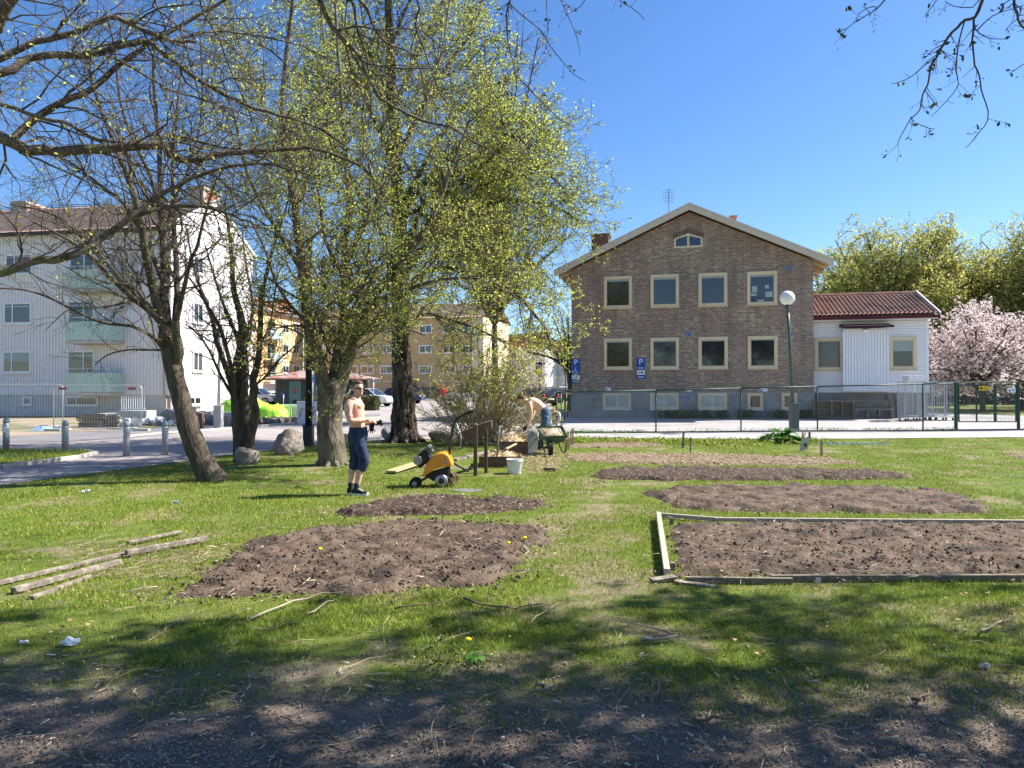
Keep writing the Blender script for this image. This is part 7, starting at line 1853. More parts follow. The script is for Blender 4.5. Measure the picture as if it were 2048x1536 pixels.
mb = MB(); mb.tube([(X(1086), -.12, Z(885)), (X(1104), -.14, Z(888)), (X(1124), .1, Z(884)), (X(1146), .6, Z(876))], .016, 8); mb.tube([(X(1092), .35, Z(880)), (X(1112), .5, Z(880)), (X(1142), .7, Z(874))], .016, 8); mb.build('handles', 'wood_dark', o, smooth=True)
mb = MB(); mb.tube([(X(1096), -.26, .17), (X(1104), -.26, .17)], .17, 20); w = mb.build('wheel', 'rubber', o, smooth=False)
mb = MB(); mb.tube([(X(1095), -.26, .17), (X(1105), -.26, .17)], .07, 14); mb.build('hub', 'steel', w)
# ---- stakes
def stake(label, px, py, top, w=.05, lean=0, m='wood_new', dD=0, d=None):
    p = W(px, py); h = (py - top) / F * p.y; mb = MB(); mb.box(-w / 2, w / 2, -(d or w) / 2, (d or w) / 2, -.05, h * .97); 
    mb.v += [(-w / 2, -(d or w) / 2, h * .97), (w / 2, -(d or w) / 2, h * .97), (w / 2, (d or w) / 2, h * .97), (-w / 2, (d or w) / 2, h * .97), (0, 0, h)]; k = len(mb.v); mb.f += [(k - 5, k - 4, k - 1), (k - 4, k - 3, k - 1), (k - 3, k - 2, k - 1), (k - 2, k - 5, k - 1)]
    o = mb.build('wooden_stake', m, bevel=.003); o.location = p; o.rotation_euler.y = lean; return tag(o, label, 'stake', 'wooden stakes')
for px, py, top, w, l, lb in [(1132.5, 905, 865, .04, .02, 'leftmost of the pale stakes behind the wheelbarrow'), (1137, 899, 862, .05, -.03, 'second pale stake behind the wheelbarrow'), (1141, 893, 860, .04, .03, 'third pale stake behind the wheelbarrow'), (1145.5, 890, 855, .045, .01, 'tallest, rightmost pale stake behind the wheelbarrow'),
    (1365.5, 896, 862, .05, .06, 'grey stake standing left of the short dark one near the pavement'), (1381, 905, 874, .03, 0, 'thin dark stake in the grass left of the middle of the right lawn'), (1643, 911, 877, .05, 0, 'brown stake standing alone on the right lawn')]:
    stake(lb, px, py, top, w, l, m='wood_new' if px < 1300 or px > 1600 else 'wood_old')
# pale board tool leaning by the lamp foot
p = W(1611, 902); s = p.y / F
o = thing('board_tool', 'pale plastic board on a forked stick leaning near the lamp foot', 'tool', p)
mb = MB(); mb.prism([(-12 * s, 0), (4 * s, 4 * s), (9 * s, 24 * s), (-3 * s, 28 * s), (-6 * s, 24 * s)], -.02, .02); mb.build('board', 'concrete', o)
mb = MB(); mb.bar((-6 * s, .03, 20 * s), (-3 * s, .05, 40 * s), .03); mb.bar((-3 * s, .03, 28 * s), (2 * s, .05, 36 * s), .025); mb.build('stick', 'wood_new', o)
mb = MB(); mb.ball((-1 * s, -.03, 12 * s), (3.5 * s, .01, 4 * s), 10, 6); mb.build('mark', 'wood_dark', o)
stake('short dark post just right of the pale board', 1619, 880, 864, .05, 0, 'wood_dark')
# rhubarb
def leafy(name, label, px, py, R_, h, n, m, seed, size, cat='plant'):
    p = W(px, py); o = thing(name, label, cat, p); r = random.Random(seed); mb = MB(); st = MB()
    for k in range(n):
        a = r.random() * 6.28; q = R_ * r.random() ** .6; c = Vector((math.cos(a) * q, math.sin(a) * q * .8, h * (1.05 - .75 * q / R_) * r.uniform(.6, 1.1))); sz = size * r.uniform(.6, 1.2)
        d = Vector((math.cos(a), math.sin(a), r.uniform(-.5, .4))).normalized(); w = d.cross(Vector((0, 0, 1))).normalized() * sz * .5; u = Vector((0, 0, sz * .15))
        mb.add([c - d * sz * .1, c + w * .8 + d * sz * .15 + u, c + w + d * sz * .5, c + w * .6 + d * sz * .85 - u * .5, c + d * sz * 1.05 - u, c - w * .6 + d * sz * .85 - u * .5, c - w + d * sz * .5, c - w * .8 + d * sz * .15 + u, c + d * sz * .5 - u * .3], [(0, 1, 8), (1, 2, 8), (2, 3, 8), (3, 4, 8), (4, 5, 8), (5, 6, 8), (6, 7, 8), (7, 0, 8)])
        st.tube([(0, 0, 0), tuple(c * .5 + Vector((0, 0, .02))), tuple(c)], .008, 4)
    mb.build('leaves', m, o); st.build('stalks', 'plant', o); return o
leafy('rhubarb', 'bright green rhubarb clump at the foot of the globe lamp', 1562, 886, .55, .42, 46, 'plant', 4, .26)
def dandelion(px, py, k, label, seed):
    p = W(px, py); r = random.Random(seed); o = thing('dandelion', label, 'flower', p); st, fl, lf = MB(), MB(), MB()
    for i in range(k):
        x = r.uniform(-.09, .09); h = r.uniform(.09, .15); st.tube([(x * .5, 0, 0), (x, 0, h)], .003, 4); fl.ball((x, 0, h + .008), (.022, .022, .011), 10, 6)
    for i in range(14):
        a = r.random() * 6.28; l = r.uniform(.06, .12); c, s_ = math.cos(a), math.sin(a); lf.add([(0, 0, .01), (c * l * .5 - s_ * .014, s_ * l * .5 + c * .014, .04), (c * l, s_ * l, .02), (c * l * .5 + s_ * .014, s_ * l * .5 - c * .014, .04)], [(0, 1, 2, 3)])
    st.build('stems', 'plant', o); fl.build('petals', 'yellow_flower', o, smooth=True); lf.build('leaves', 'plant', o)
dandelion(1033, 1106, 3, 'yellow dandelions in bloom at the right edge of the large left bed', 2)
dandelion(952, 1322, 1, 'single dandelion in the shaded front lawn', 3)
dandelion(629, 1129, 1, 'small yellow flower on the left part of the large bed', 6)
dandelion(1247, 938, 1, 'tiny yellow flower at the left end of the second row bed', 5)
# ---- wooden frame beams round the right bed
gB = 'beams edging the right bed'
def gz_(px, py, h): q = W(px, py); q.z += h; return q
plank('edging_beam', 'long beam along the back of the right bed, left section', gz_(1312, 1036, .02), gz_(1437, 1046, .02), .045, .05, 'beam_pale', 'beam', gB)
plank('edging_beam', 'long beam along the back of the right bed, right section', gz_(1430, 1047, .03), gz_(2260, 1054, .03), .045, .045, 'beam_pale', 'beam', gB)
plank('edging_beam', 'pale short beam forming the left end of the right bed', gz_(1317, 1040, .06), gz_(1334, 1160, .05), .055, .045, 'beam_pale', 'beam', gB)
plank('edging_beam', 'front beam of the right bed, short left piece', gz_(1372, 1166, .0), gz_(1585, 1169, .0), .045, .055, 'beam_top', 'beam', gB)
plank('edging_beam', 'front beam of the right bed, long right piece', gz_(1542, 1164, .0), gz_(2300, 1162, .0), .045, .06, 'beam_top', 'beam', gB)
plank('edging_board', 'flat board end under the left corner of the front beam', gz_(1303, 1165, .0), gz_(1352, 1162, .02), .09, .03, 'wood_old', 'board', gB)
plank('edging_board', 'half buried board running under the front beam', gz_(1350, 1167, .0), gz_(1432, 1174, -.02), .08, .03, 'wood_old', 'board', gB)
plank('edging_board', 'loose board poking in at the right edge behind the back beam', gz_(2010, 1052, .02), gz_(2120, 1044, .05), .08, .025, 'wood_old', 'board', gB)
for px, py, h, lb in ((1343, 1050, .09, 'small peg inside the back left corner of the beam frame'), (1345, 1140, .07, 'small peg inside the front left corner of the beam frame')):
    mb = MB(); mb.box(-.02, .02, -.03, .03, -.02, h); o = mb.build('peg', 'wood_old', bevel=.003); tag(o, lb, 'peg'); o.location = W(px, py)
mb = MB(); mb.box(-.022, .022, -.005, .0, .02, .06); o = mb.build('hinge_plate', 'galv'); tag(o, 'small metal plate fixed on the front beam', 'metal plate'); o.location = W(1636, 1170)
# ---- old beams on the left lawn
gL = 'old timber pile on the left lawn'
plank('old_timber', 'longest pale timber at the back of the pile on the left lawn', gz_(-60, 1186, .01), gz_(318, 1096, .01), .055, .035, 'wood_old', 'timber', gL)
plank('old_timber', 'timber with a sawn dark end lying in front of the longest one', gz_(26, 1189, .01), gz_(240, 1132, .02), .06, .045, 'wood_old', 'timber', gL)
plank('old_timber', 'brown timber nearest the camera in the pile on the left lawn', gz_(62, 1200, .0), gz_(180, 1156, .0), .05, .03, 'wood_old', 'timber', gL)
plank('old_timber', 'grey timber at the far right end of the pile on the left lawn', gz_(252, 1116, .03), gz_(414, 1086, .03), .06, .045, 'wood_old', 'timber', gL)
plank('old_timber', 'thin timber sticking out behind the pile on the left lawn', gz_(255, 1095, .04), gz_(362, 1070, .03), .05, .025, 'wood_old', 'timber', gL)
# ---- sticks and twigs
mm('stick', (.20, .16, .12), (.40, .34, .26), 8, .85)
def stick(label, pts, r0, m='stick', lift=.02, group='fallen sticks on the lawn'):
    P = [W(a, b) for a, b in pts]; b0 = P[0].copy(); rr = random.Random(int(pts[0][0])); mb = MB()
    Q = []
    for a, b in zip(P, P[1:]):
        for k in range(3): Q.append(a.lerp(b, k / 3) + Vector((rr.gauss(0, .008), rr.gauss(0, .008), lift + rr.random() * .02)) - b0)
    Q.append(P[-1] - b0 + Vector((0, 0, lift))); n = len(Q)
    mb.tube(Q, [r0 * (1 - .6 * i / (n - 1)) for i in range(n)], 6); o = mb.build('fallen_stick', m, smooth=True); o.location = b0; return tag(o, label, 'stick', group)
stick('long pale curved stick below the left bed', [(500, 1130 + 115), (560, 1220), (640, 1196), (700, 1188)], .009)
stick('pale stick bent at an angle right of the front lawn centre', [(1282, 1290), (1352, 1283), (1318, 1266), (1232, 1247)], .009)
stick('dark stick lying across the shaded lawn below the left bed', [(928, 1206), (975, 1218), (1030, 1226), (1090, 1212)], .010, 'wood_dark')
stick('thin dark stick reaching down from the right corner of the left bed', [(792, 1226), (850, 1216), (895, 1212), (915, 1196)], .007, 'wood_dark')
stick('pale stick standing out of the grass near the beam corner', [(1052, 1256), (1085, 1235), (1118, 1210)], .006)
stick('short pale stick just under the left bed, near its middle', [(618, 1236), (650, 1215), (672, 1204)], .008)
stick('reddish stick lying on the soil of the left bed', [(900, 1157), (925, 1142), (955, 1128)], .006, 'wood_dark')
stick('curved twig on the shaded lawn at the right', [(1962, 1272), (1985, 1262), (2005, 1247)], .008)
stick('dark twig on the trodden ground, bottom left of the middle', [(690, 1500), (640, 1474), (590, 1462), (560, 1440)], .006, 'wood_dark')
stick('splintered bark piece in the trodden ground at the right', [(1832, 1412), (1850, 1400), (1862, 1388)], .009, 'wood_dark')
stick('pale stick near the bottom left corner of the photo', [(80, 1521), (110, 1524), (138, 1522)], .012)
stick('dark weathered stick on the trodden ground at the right', [(1385, 1452), (1430, 1448), (1478, 1440)], .01, 'wood_dark')
stick('chunky wood splinter at the edge of the front lawn', [(1073, 1382), (1090, 1384), (1108, 1390)], .012, 'wood_old')
stick('pale splinter on the trodden ground, right of centre', [(1610, 1368), (1630, 1374), (1648, 1382)], .009)
r = random.Random(12); tw = []
def twpoly(x, y, L, r0):
    a = r.random() * 6.28; pts = []; rad = []
    for k in range(5):
        pts.append((x, y, g(x, y) + .012 + .03 * r.random())); rad.append(r0 * (1 - .15 * k)); a += r.gauss(0, .35); x += math.cos(a) * L / 4; y += math.sin(a) * L / 4
    return pts, rad
for k in range(420):
    y = 2.6 + 6 * r.random() ** 1.4; x = (r.random() * 2 - 1) * y * .8; tw.append(twpoly(x, y, r.uniform(.08, .45), r.uniform(.0012, .0035)))
for k in range(240):
    q = W(r.uniform(150, 420), r.uniform(1085, 1160)); tw.append(twpoly(q.x, q.y, r.uniform(.1, .4), .002))
tag(link('fallen_twigs', tubes_mesh('tw', tw, 4), 'twig_bush'), 'thin dry twigs scattered over the lawn and the trodden ground', 'twigs', kind='stuff')
# litter: crumpled paper
def litter(label, px, py, s, seed, m='sign_white', name='paper_scrap'):
    r = random.Random(seed); p = W(px, py); bm = bmesh.new(); bmesh.ops.create_icosphere(bm, subdivisions=2, radius=1)
    for v in bm.verts: k = r.uniform(.5, 1.15); v.co = Vector((v.co.x * s * k, v.co.y * s * .6 * k, (v.co.z * .45 + .45) * s * k))
    me = bpy.data.meshes.new(name); bm.to_mesh(me); bm.free(); o = link(name, me, m); o.location = p; return tag(o, label, 'litter', 'paper litter on the lawn')
litter('crumpled white paper on the grass, bottom left', 141, 1292, .062, 3)
litter('small pale paper scrap left of the crumpled paper', 47, 1288, .03, 4)
litter('tiny white scrap on the shaded lawn, right of centre', 1297, 1282, .03, 5)
litter('short white stub standing in the lawn edge at the right', 1966, 1338, .04, 6, 'concrete')
litter('white scrap on the left lawn by the leaning tree', 172, 986, .08, 7)
litter('blue scrap of plastic on the lawn right of the timber pile', 350, 1007, .05, 8, 'blue_plastic')
r = random.Random(5); mb = MB(); b0 = W(1690, 891)
for k in range(16):
    q = b0 + Vector((r.uniform(-.9, .9), r.uniform(-.2, .2), 0)); pts = []
    for j in range(7): pts.append(q - b0 + Vector((j * .07, r.gauss(0, .05), .03 + .05 * r.random())))
    mb.tube(pts, .006, 5)
o = mb.build('blue_netting', 'vent_blue'); tag(o, 'tangle of light blue netting on the right lawn', 'netting'); o.location = b0
p = W(935, 981); mb = MB(); mb.loft([(0, 0, .0, .25, .2), (0, 0, .012, .24, .19)], 20); o = mb.build('ground_plate', 'asphalt_dark'); tag(o, 'round grey cover plate in the grass below the tiller', 'cover'); o.location = p
# dry grass tuft in the near ground right of centre and string between stakes
mb = MB(); a_, b_ = W(1141, 880) + Vector((0, 0, .3)), W(1365, 889) + Vector((0, 0, .35)); mb.tube([(0, 0, 0), tuple((b_ - a_) * .5 - Vector((0, 0, .12))), tuple(b_ - a_)], .004, 5); o = mb.build('string', 'black'); tag(o, 'string stretched between the pale stakes and the grey stake', 'string'); o.location = a_
# ================================================================ people
# ---- standing man
p, s = frame_at(715, 988); X = lambda x: (x - 715) * s; Z = lambda y: (988 - y) * s
man = thing('person', 'shirtless man in sunglasses, rolled dark jeans and black sneakers, pulling off work gloves', 'person', p)
mb = MB()
# torso, turned a little toward the camera; y is depth
mb.loft([(X(717), 0, Z(880), .125, .15), (X(716), 0, Z(868), .14, .165), (X(715.5), 0, Z(858), .125, .155), (X(714.5), 0, Z(850), .118, .148), (X(713), 0, Z(840), .125, .158), (X(711), .0, Z(828), .135, .175), (X(709.5), .0, Z(817), .14, .188), (X(709), .0, Z(808), .132, .192), (X(709), .0, Z(801), .105, .17), (X(710), 0, Z(796), .07, .10)], 24)
mb.tube([(X(709), -.14, Z(803)), (X(709), 0, Z(799)), (X(710), .14, Z(803))], [.062, .07, .062], 12)
mb.tube([(X(710), 0, Z(802)), (X(713), 0, Z(793)), (X(716), 0, Z(785))], [.078, .062, .058], 14)
# pectorals and shoulder blades
mb.ball((X(719.5), -.075, Z(813)), (.055, .085, .06)); mb.ball((X(720), .08, Z(813)), (.05, .08, .06)); mb.ball((X(700), -.06, Z(812)), (.05, .08, .08)); mb.ball((X(718.5), 0, Z(845)), (.07, .11, .1))
# head: skull, jaw, nose, ears
hx, hz = X(717), Z(775)
def turned(mb, k0=0, a=-R(38)):
    c, s_ = math.cos(a), math.sin(a); ox = hx - .02
    mb.v[k0:] = [(ox + (x - ox) * c - y * s_, (x - ox) * s_ + y * c, z) for x, y, z in mb.v[k0:]]
k0 = len(mb.v)
mb.ball((hx - .012, 0, Z(774)), (.092, .076, .1), 20, 14)
mb.ball((hx + .03, -.004, Z(781)), (.062, .06, .078), 16, 12)
mb.ball((hx + .055, -.006, Z(788.5)), (.034, .038, .03), 12, 8)
mb.tube([(hx + .082, -.012, Z(776)), (hx + .103, -.014, Z(780.5)), (hx + .112, -.014, Z(782.5)), (hx + .09, -.012, Z(784))], [.011, .013, .016, .012], 10)
mb.ball((hx + .078, -.01, Z(787)), (.02, .024, .008), 10, 6); mb.ball((hx + .075, -.01, Z(788.8)), (.019, .022, .008), 10, 6)
mb.ball((hx + .072, -.012, Z(774)), (.022, .045, .012), 10, 6)
mb.ball((hx - .02, -.078, Z(780)), (.018, .012, .032), 10, 8); mb.ball((hx - .02, .076, Z(780)), (.018, .012, .032), 10, 8)
turned(mb, k0)
# arms
def limbt(mb, pts, rad, n=14):
    """smooth joint chain"""
    Q, Rr = [], []; P = [Vector(q) for q in pts]
    for i in range(len(P) - 1):
        a, b, c, d = P[max(i - 1, 0)], P[i], P[i + 1], P[min(i + 2, len(P) - 1)]
        for k in range(4):
            t = k / 4; Q.append(.5 * ((2 * b) + (c - a) * t + (2 * a - 5 * b + 4 * c - d) * t * t + (3 * b - a - 3 * c + d) * t ** 3)); Rr.append(rad[i] + (rad[i + 1] - rad[i]) * t)
    Q.append(P[-1]); Rr.append(rad[-1]); mb.tube(Q, Rr, n)
limbt(mb, [(X(706), -.16, Z(803)), (X(702), -.195, Z(812)), (X(702), -.20, Z(826)), (X(705), -.20, Z(838)), (X(711), -.19, Z(842)), (X(722), -.16, Z(842)), (X(733), -.12, Z(840.5)), (X(737), -.11, Z(839.5))], [.06, .066, .056, .047, .047, .044, .03, .028])
limbt(mb, [(X(711), .16, Z(803)), (X(713), .19, Z(815)), (X(714), .19, Z(832)), (X(718), .17, Z(843)), (X(726), .11, Z(846)), (X(733), .05, Z(846)), (X(736), .03, Z(845.5))], [.055, .06, .048, .044, .042, .03, .026])
# hands: palm and five bent fingers
def hand(mb, w, palm, d, up, side, curl, sz=1.0, th=1):
    """w wrist, d finger direction, side across the palm, up = back of hand"""
    w, d, side, up = Vector(w), Vector(d).normalized(), Vector(side).normalized(), Vector(up).normalized()
    c = w + d * .05 * sz
    mb.tube([w, w + d * .03 * sz, w + d * .085 * sz], [(.026, .019), (.037, .017), (.038, .013)] if False else [.024 * sz, .03 * sz, .026 * sz], 12)
    for k, (o_, L) in enumerate(((-.030, .066), (-.010, .076), (.010, .072), (.029, .056))):
        a = w + d * .085 * sz + side * o_ * sz; c1, c2, c3 = curl
        p1 = a + (d * math.cos(c1) - up * math.sin(c1)) * L * .45 * sz; p2 = p1 + (d * math.cos(c2) - up * math.sin(c2)) * L * .32 * sz; p3 = p2 + (d * math.cos(c3) - up * math.sin(c3)) * L * .25 * sz
        mb.tube([a - d * .03 * sz, a, p1, p2, p3], [.0115, .0105, .0095, .009, .0075], 8)
    t0 = w + d * .025 * sz - side * .03 * sz * th; t1 = t0 - side * .028 * th * sz + d * .03 * sz - up * .008; t2 = t1 + d * .03 * sz - side * .008 * th - up * .008
    mb.tube([t0 + side * .012 * th, t0, t1, t2], [.013, .0125, .0105, .0085], 8)
hand(mb, (X(737), -.11, Z(839.5)), None, (1, .18, -.12), (0, -.35, .9), (0, 1, .3), (.5, .9, 1.2))
hand(mb, (X(736), .03, Z(845.5)), None, (1, -.2, -.05), (0, .3, .9), (0, -1, .3), (.5, .9, 1.2), th=1)
# calves and ankles
def leg(mb, kx, ky, kz, ax, ay, az): limbt(mb, [(kx, ky, kz), (kx + (ax - kx) * .3 - .012, ky + (ay - ky) * .3, kz + (az - kz) * .3), (kx + (ax - kx) * .7, ky + (ay - ky) * .7, kz + (az - kz) * .7), (ax, ay, az)], [.058, .06, .043, .036])
leg(mb, X(706.5), -.0, Z(930), X(702), -.02, Z(972)); leg(mb, X(726), -.06, Z(930), X(716), -.10, Z(972))
limbt(mb, [(X(712), .03, Z(882)), (X(708), .02, Z(912)), (X(706.5), -.0, Z(932))], [.06, .045, .05]); limbt(mb, [(X(719), -.06, Z(882)), (X(728), -.075, Z(914)), (X(726), -.06, Z(932))], [.06, .045, .05])
body = mb.build('body', 'skin', man); remesh(body, .0075, 2)
# tattooed skin on the near shoulder and upper arm: a thin printed sleeve
mb = MB(); limbt(mb, [(X(704), -.182, Z(808)), (X(702), -.197, Z(814)), (X(702), -.202, Z(826)), (X(705), -.203, Z(835))], [.062, .066, .0575, .051]); mb.build('tattoo', 'skin_tattoo', body, smooth=True)
# hair pulled back, bun
mb = MB(); mb.ball((hx - .03, 0, Z(771.5)), (.086, .079, .088), 20, 14); mb.ball((hx - .06, 0, Z(781)), (.052, .062, .062), 16, 10); mb.ball((hx - .105, 0, Z(772)), (.03, .03, .028), 12, 8); mb.ball((hx + .0, 0, Z(767)), (.075, .065, .05), 14, 10); mb.ball((hx + .06, -.004, Z(791)), (.026, .034, .018), 10, 8); turned(mb); h = mb.build('hair', 'hair', man); remesh(h, .008, 2)
mb = MB()
for y in (-.036, .022): mb.ball((hx + .098 - abs(y) * .1, y, Z(778.2)), (.012, .026, .02), 12, 8)
mb.bar((hx + .1, -.06, Z(777)), (hx + .1, .045, Z(777)), .008); mb.bar((hx + .09, -.062, Z(777)), (hx - .02, -.08, Z(777.5)), .008, .014); mb.bar((hx + .09, .048, Z(777)), (hx - .02, .08, Z(777.5)), .008, .014); turned(mb); mb.build('sunglasses', 'black', man, smooth=True)
# jeans, rolled below the knee
mb = MB()
mb.loft([(X(715), -.02, Z(888), .142, .165), (X(715), -.01, Z(876), .158, .18), (X(716), 0, Z(868), .158, .182), (X(716), 0, Z(860), .142, .172), (X(716), 0, Z(855.5), .136, .168)], 22)
limbt(mb, [(X(711), .04, Z(880)), (X(708), .04, Z(898)), (X(709), .03, Z(915)), (X(708), .01, Z(926)), (X(706), -.0, Z(940))], [.108, .098, .083, .08, .068], 18)
limbt(mb, [(X(719), -.07, Z(880)), (X(724), -.08, Z(898)), (X(730), -.08, Z(914)), (X(729), -.07, Z(926)), (X(724), -.065, Z(940.5))], [.108, .096, .082, .082, .066], 18)
rr = random.Random(2)
for cx0, cy0 in ((X(708), .01), (X(728), -.07)):
    for k in range(6):
        z = Z(912 + k * 4.8); x = cx0 - (k * .006) + rr.gauss(0, .004); a0 = rr.random() * 6; pts = [(x + math.cos(a0 + t) * .08, cy0 + math.sin(a0 + t) * .078, z + rr.gauss(0, .006) + .01 * math.sin(a0 + t * 2)) for t in (0, .6, 1.2, 1.8, 2.4, 3.0)]; mb.tube(pts, [.004, .01, .012, .012, .01, .004], 8)
j = mb.build('jeans', 'denim_dark', man); remesh(j, .009, 2)
mb = MB(); mb.loft([(X(716), 0, Z(857.5), .142, .174), (X(716), 0, Z(854.5), .14, .172)], 22); mb.build('belt', 'black', man)
for (ax, ay, toe, ty, lb) in ((X(702), -.02, .17, .02, 0), (X(716), -.10, .2, -.06, 1)):
    mb = MB(); limbt(mb, [(ax + .002, ay, Z(965)), (ax, ay, Z(976)), (ax, ay, Z(984))], [.045, .042, .046], 14); mb.build('sock', 'sock', man, smooth=True)
    mb = MB(); n = 7; tx = ax + toe; secs = [(-.055, .036, .075), (0, .042, .085), (.05, .045, .07), (.1, .05, .05), (.15, .048, .04), (.19, .035, .03), (.205, .015, .02)]
    dirv = Vector((toe, ty, 0)).normalized(); base = Vector((ax - .0, ay, 0))
    mb2 = MB(); V = []
    for (u, hw, hh) in secs:
        c = base + dirv * (u - .0); sdv = Vector((-dirv.y, dirv.x, 0))
        V.append([c + sdv * hw * math.cos(t) + Vector((0, 0, .026 + max(0, math.sin(t)) * hh + min(0, math.sin(t)) * .02)) for t in [2 * math.pi * q / 14 for q in range(14)]])
    for row in V: mb.v += [tuple(v) for v in row]
    for i in range(len(V) - 1):
        for q in range(14): mb.f.append((i * 14 + q, i * 14 + (q + 1) % 14, (i + 1) * 14 + (q + 1) % 14, (i + 1) * 14 + q))
    mb.f.append(tuple(range(14))[::-1]); mb.f.append(tuple((len(V) - 1) * 14 + q for q in range(14))); sh = mb.build('shoe', 'canvas_black', man, smooth=True)
    mb = MB(); pl = []
    for (u, hw, hh) in secs: pl.append(base + dirv * u + Vector((-dirv.y, dirv.x, 0)) * (hw + .004))
    for (u, hw, hh) in secs[::-1]: pl.append(base + dirv * u - Vector((-dirv.y, dirv.x, 0)) * (hw + .004))
    k = len(pl); mb.v = [(q.x, q.y, .0) for q in pl] + [(q.x, q.y, .026) for q in pl]; mb.f = [tuple(range(k)), tuple(range(2 * k - 1, k - 1, -1))] + [(i, (i + 1) % k, (i + 1) % k + k, i + k) for i in range(k)]; mb.build('sole', 'sign_white', sh)
    mb = MB()
    for q in range(5):
        c = base + dirv * (.035 + q * .024); hh = .026 + .078 - q * .0095; sdv = Vector((-dirv.y, dirv.x, 0)); mb.bar(c - sdv * .028 + Vector((0, 0, hh - .004)), c + sdv * .028 + Vector((0, 0, hh - .004)), .006)
    c = base + dirv * .185; mb.ball((c.x, c.y, .034), (.03, .032, .018), 10, 6); mb.build('laces', 'sign_white', sh)
# gloves held in the hands: dark palms hanging with spread fingers
gx, gz = X(747), Z(846)
gl = thing('work_gloves', 'pair of black and white work gloves held by the standing man', 'gloves', p + Vector((gx, -.02, gz)))
mb = MB(); mb.tube([(-.02, 0, .02), (.02, 0, 0), (.055, 0, -.02)], [(.03, .02), (.042, .022), (.036, .018)], 12)
for k, (a, L) in enumerate(((.75, .09), (.45, .1), (.12, .1), (-.22, .09))): mb.tube([(.04, 0, -.01 + .012 * (1.5 - k)), (.05 + math.cos(a) * L * .5, -.004, -.01 + math.sin(a) * L * .5), (.055 + math.cos(a) * L, -.01, -.01 + math.sin(a) * L)], [.013, .012, .009], 8)
mb.tube([(-.01, .01, -.0), (-.03, .02, -.05), (-.045, .02, -.09)], [.03, .042, .034], 12)
for k, (a, L) in enumerate(((-2.2, .08), (-1.8, .09), (-1.45, .09), (-1.0, .075))): mb.tube([(-.045 + .01 * k, .02, -.08), (-.045 + .01 * k + math.cos(a) * L * .5, .02, -.08 + math.sin(a) * L * .5), (-.045 + .01 * k + math.cos(a) * L, .02, -.08 + math.sin(a) * L)], [.012, .011, .009], 8)
q = mb.build('fingers', 'canvas_black', gl); remesh(q, .006, 1)
mb = MB(); mb.ball((-.03, -.01, .03), (.04, .03, .022), 12, 8); mb.ball((.005, -.012, .012), (.03, .028, .02), 12, 8); mb.build('cuff', 'sign_white', gl, smooth=True)
# ---- bending person at the compost box
D = 18.9; p = gp((1088 - 1024) / F * D, D); s = D / F; zb_ = EYE + (787) * s - p.z
X = lambda x: (x - 1088) * s; Z = lambda y: EYE + (787 - y) * s - p.z
man2 = thing('person', 'bare-chested person in a cap and blue jeans bending over the compost box', 'person', p)
mb = MB()
limbt(mb, [(X(1088), 0, Z(824)), (X(1080), 0, Z(813.5)), (X(1071), 0, Z(807)), (X(1062), 0, Z(804.5)), (X(1056), 0, Z(805))], [.135, .13, .14, .135, .075], 20)
mb.tube([(X(1060), -.15, Z(807)), (X(1060), 0, Z(804)), (X(1061), .15, Z(807))], [.06, .075, .06], 12)
mb.ball((X(1066), -.06, Z(812)), (.09, .09, .1)); mb.ball((X(1070), .06, Z(813)), (.1, .09, .1))
limbt(mb, [(X(1057), 0, Z(804)), (X(1051), 0, Z(801)), (X(1046), 0, Z(799))], [.07, .058, .06])
mb.ball((X(1042.5), 0, Z(797)), (.095, .078, .09), 18, 12); mb.ball((X(1043), 0, Z(803)), (.07, .062, .075), 16, 10); mb.tube([(X(1037.5), 0, Z(801)), (X(1035.5), 0, Z(804)), (X(1038), 0, Z(806))], [.012, .016, .012], 8); mb.ball((X(1042), 0, Z(808.5)), (.035, .036, .03), 10, 8); mb.ball((X(1047), -.078, Z(800)), (.018, .012, .03), 8, 6)
limbt(mb, [(X(1058), -.16, Z(806)), (X(1060.5), -.2, Z(816)), (X(1061), -.2, Z(829)), (X(1057), -.18, Z(840)), (X(1052), -.14, Z(850))], [.06, .058, .046, .042, .03])
limbt(mb, [(X(1060), .15, Z(807)), (X(1065), .18, Z(816)), (X(1067.5), .18, Z(826)), (X(1062), .12, Z(838)), (X(1056), .06, Z(850))], [.055, .054, .046, .042, .03])
b2_ = mb.build('body', 'skin_pale', man2)
hand(mb, (X(1052), -.14, Z(850)), None, (-.55, .1, -.8), (-.5, -.5, .5), (.3, .9, 0), (.5, .9, 1.2)); hand(mb, (X(1056), .06, Z(850)), None, (-.6, -.05, -.8), (-.5, .3, .5), (.3, -.9, 0), (.5, .9, 1.2))
me = bpy.data.meshes.new('body'); me.from_pydata(mb.v, [], mb.f); me.materials.append(M['skin_pale']); b2_.data = me; remesh(b2_, .009, 2)
mb = MB(); hand(mb, (X(1051.5), -.14, Z(851)), None, (-.55, .1, -.8), (-.5, -.5, .5), (.3, .9, 0), (.5, .9, 1.2), 1.18); hand(mb, (X(1055), .06, Z(851)), None, (-.6, -.05, -.8), (-.5, .3, .5), (.3, -.9, 0), (.5, .9, 1.2), 1.18)
mb.v = [(x, y, z) for x, y, z in mb.v]; q = mb.build('work_glove', 'canvas_black', man2); remesh(q, .008, 1)
mb = MB(); mb.ball((X(1042.5), 0, Z(795)), (.104, .088, .085), 18, 12); mb.ball((X(1046), 0, Z(797)), (.08, .084, .07), 14, 10); c_ = mb.build('cap', 'cap', man2, smooth=True)
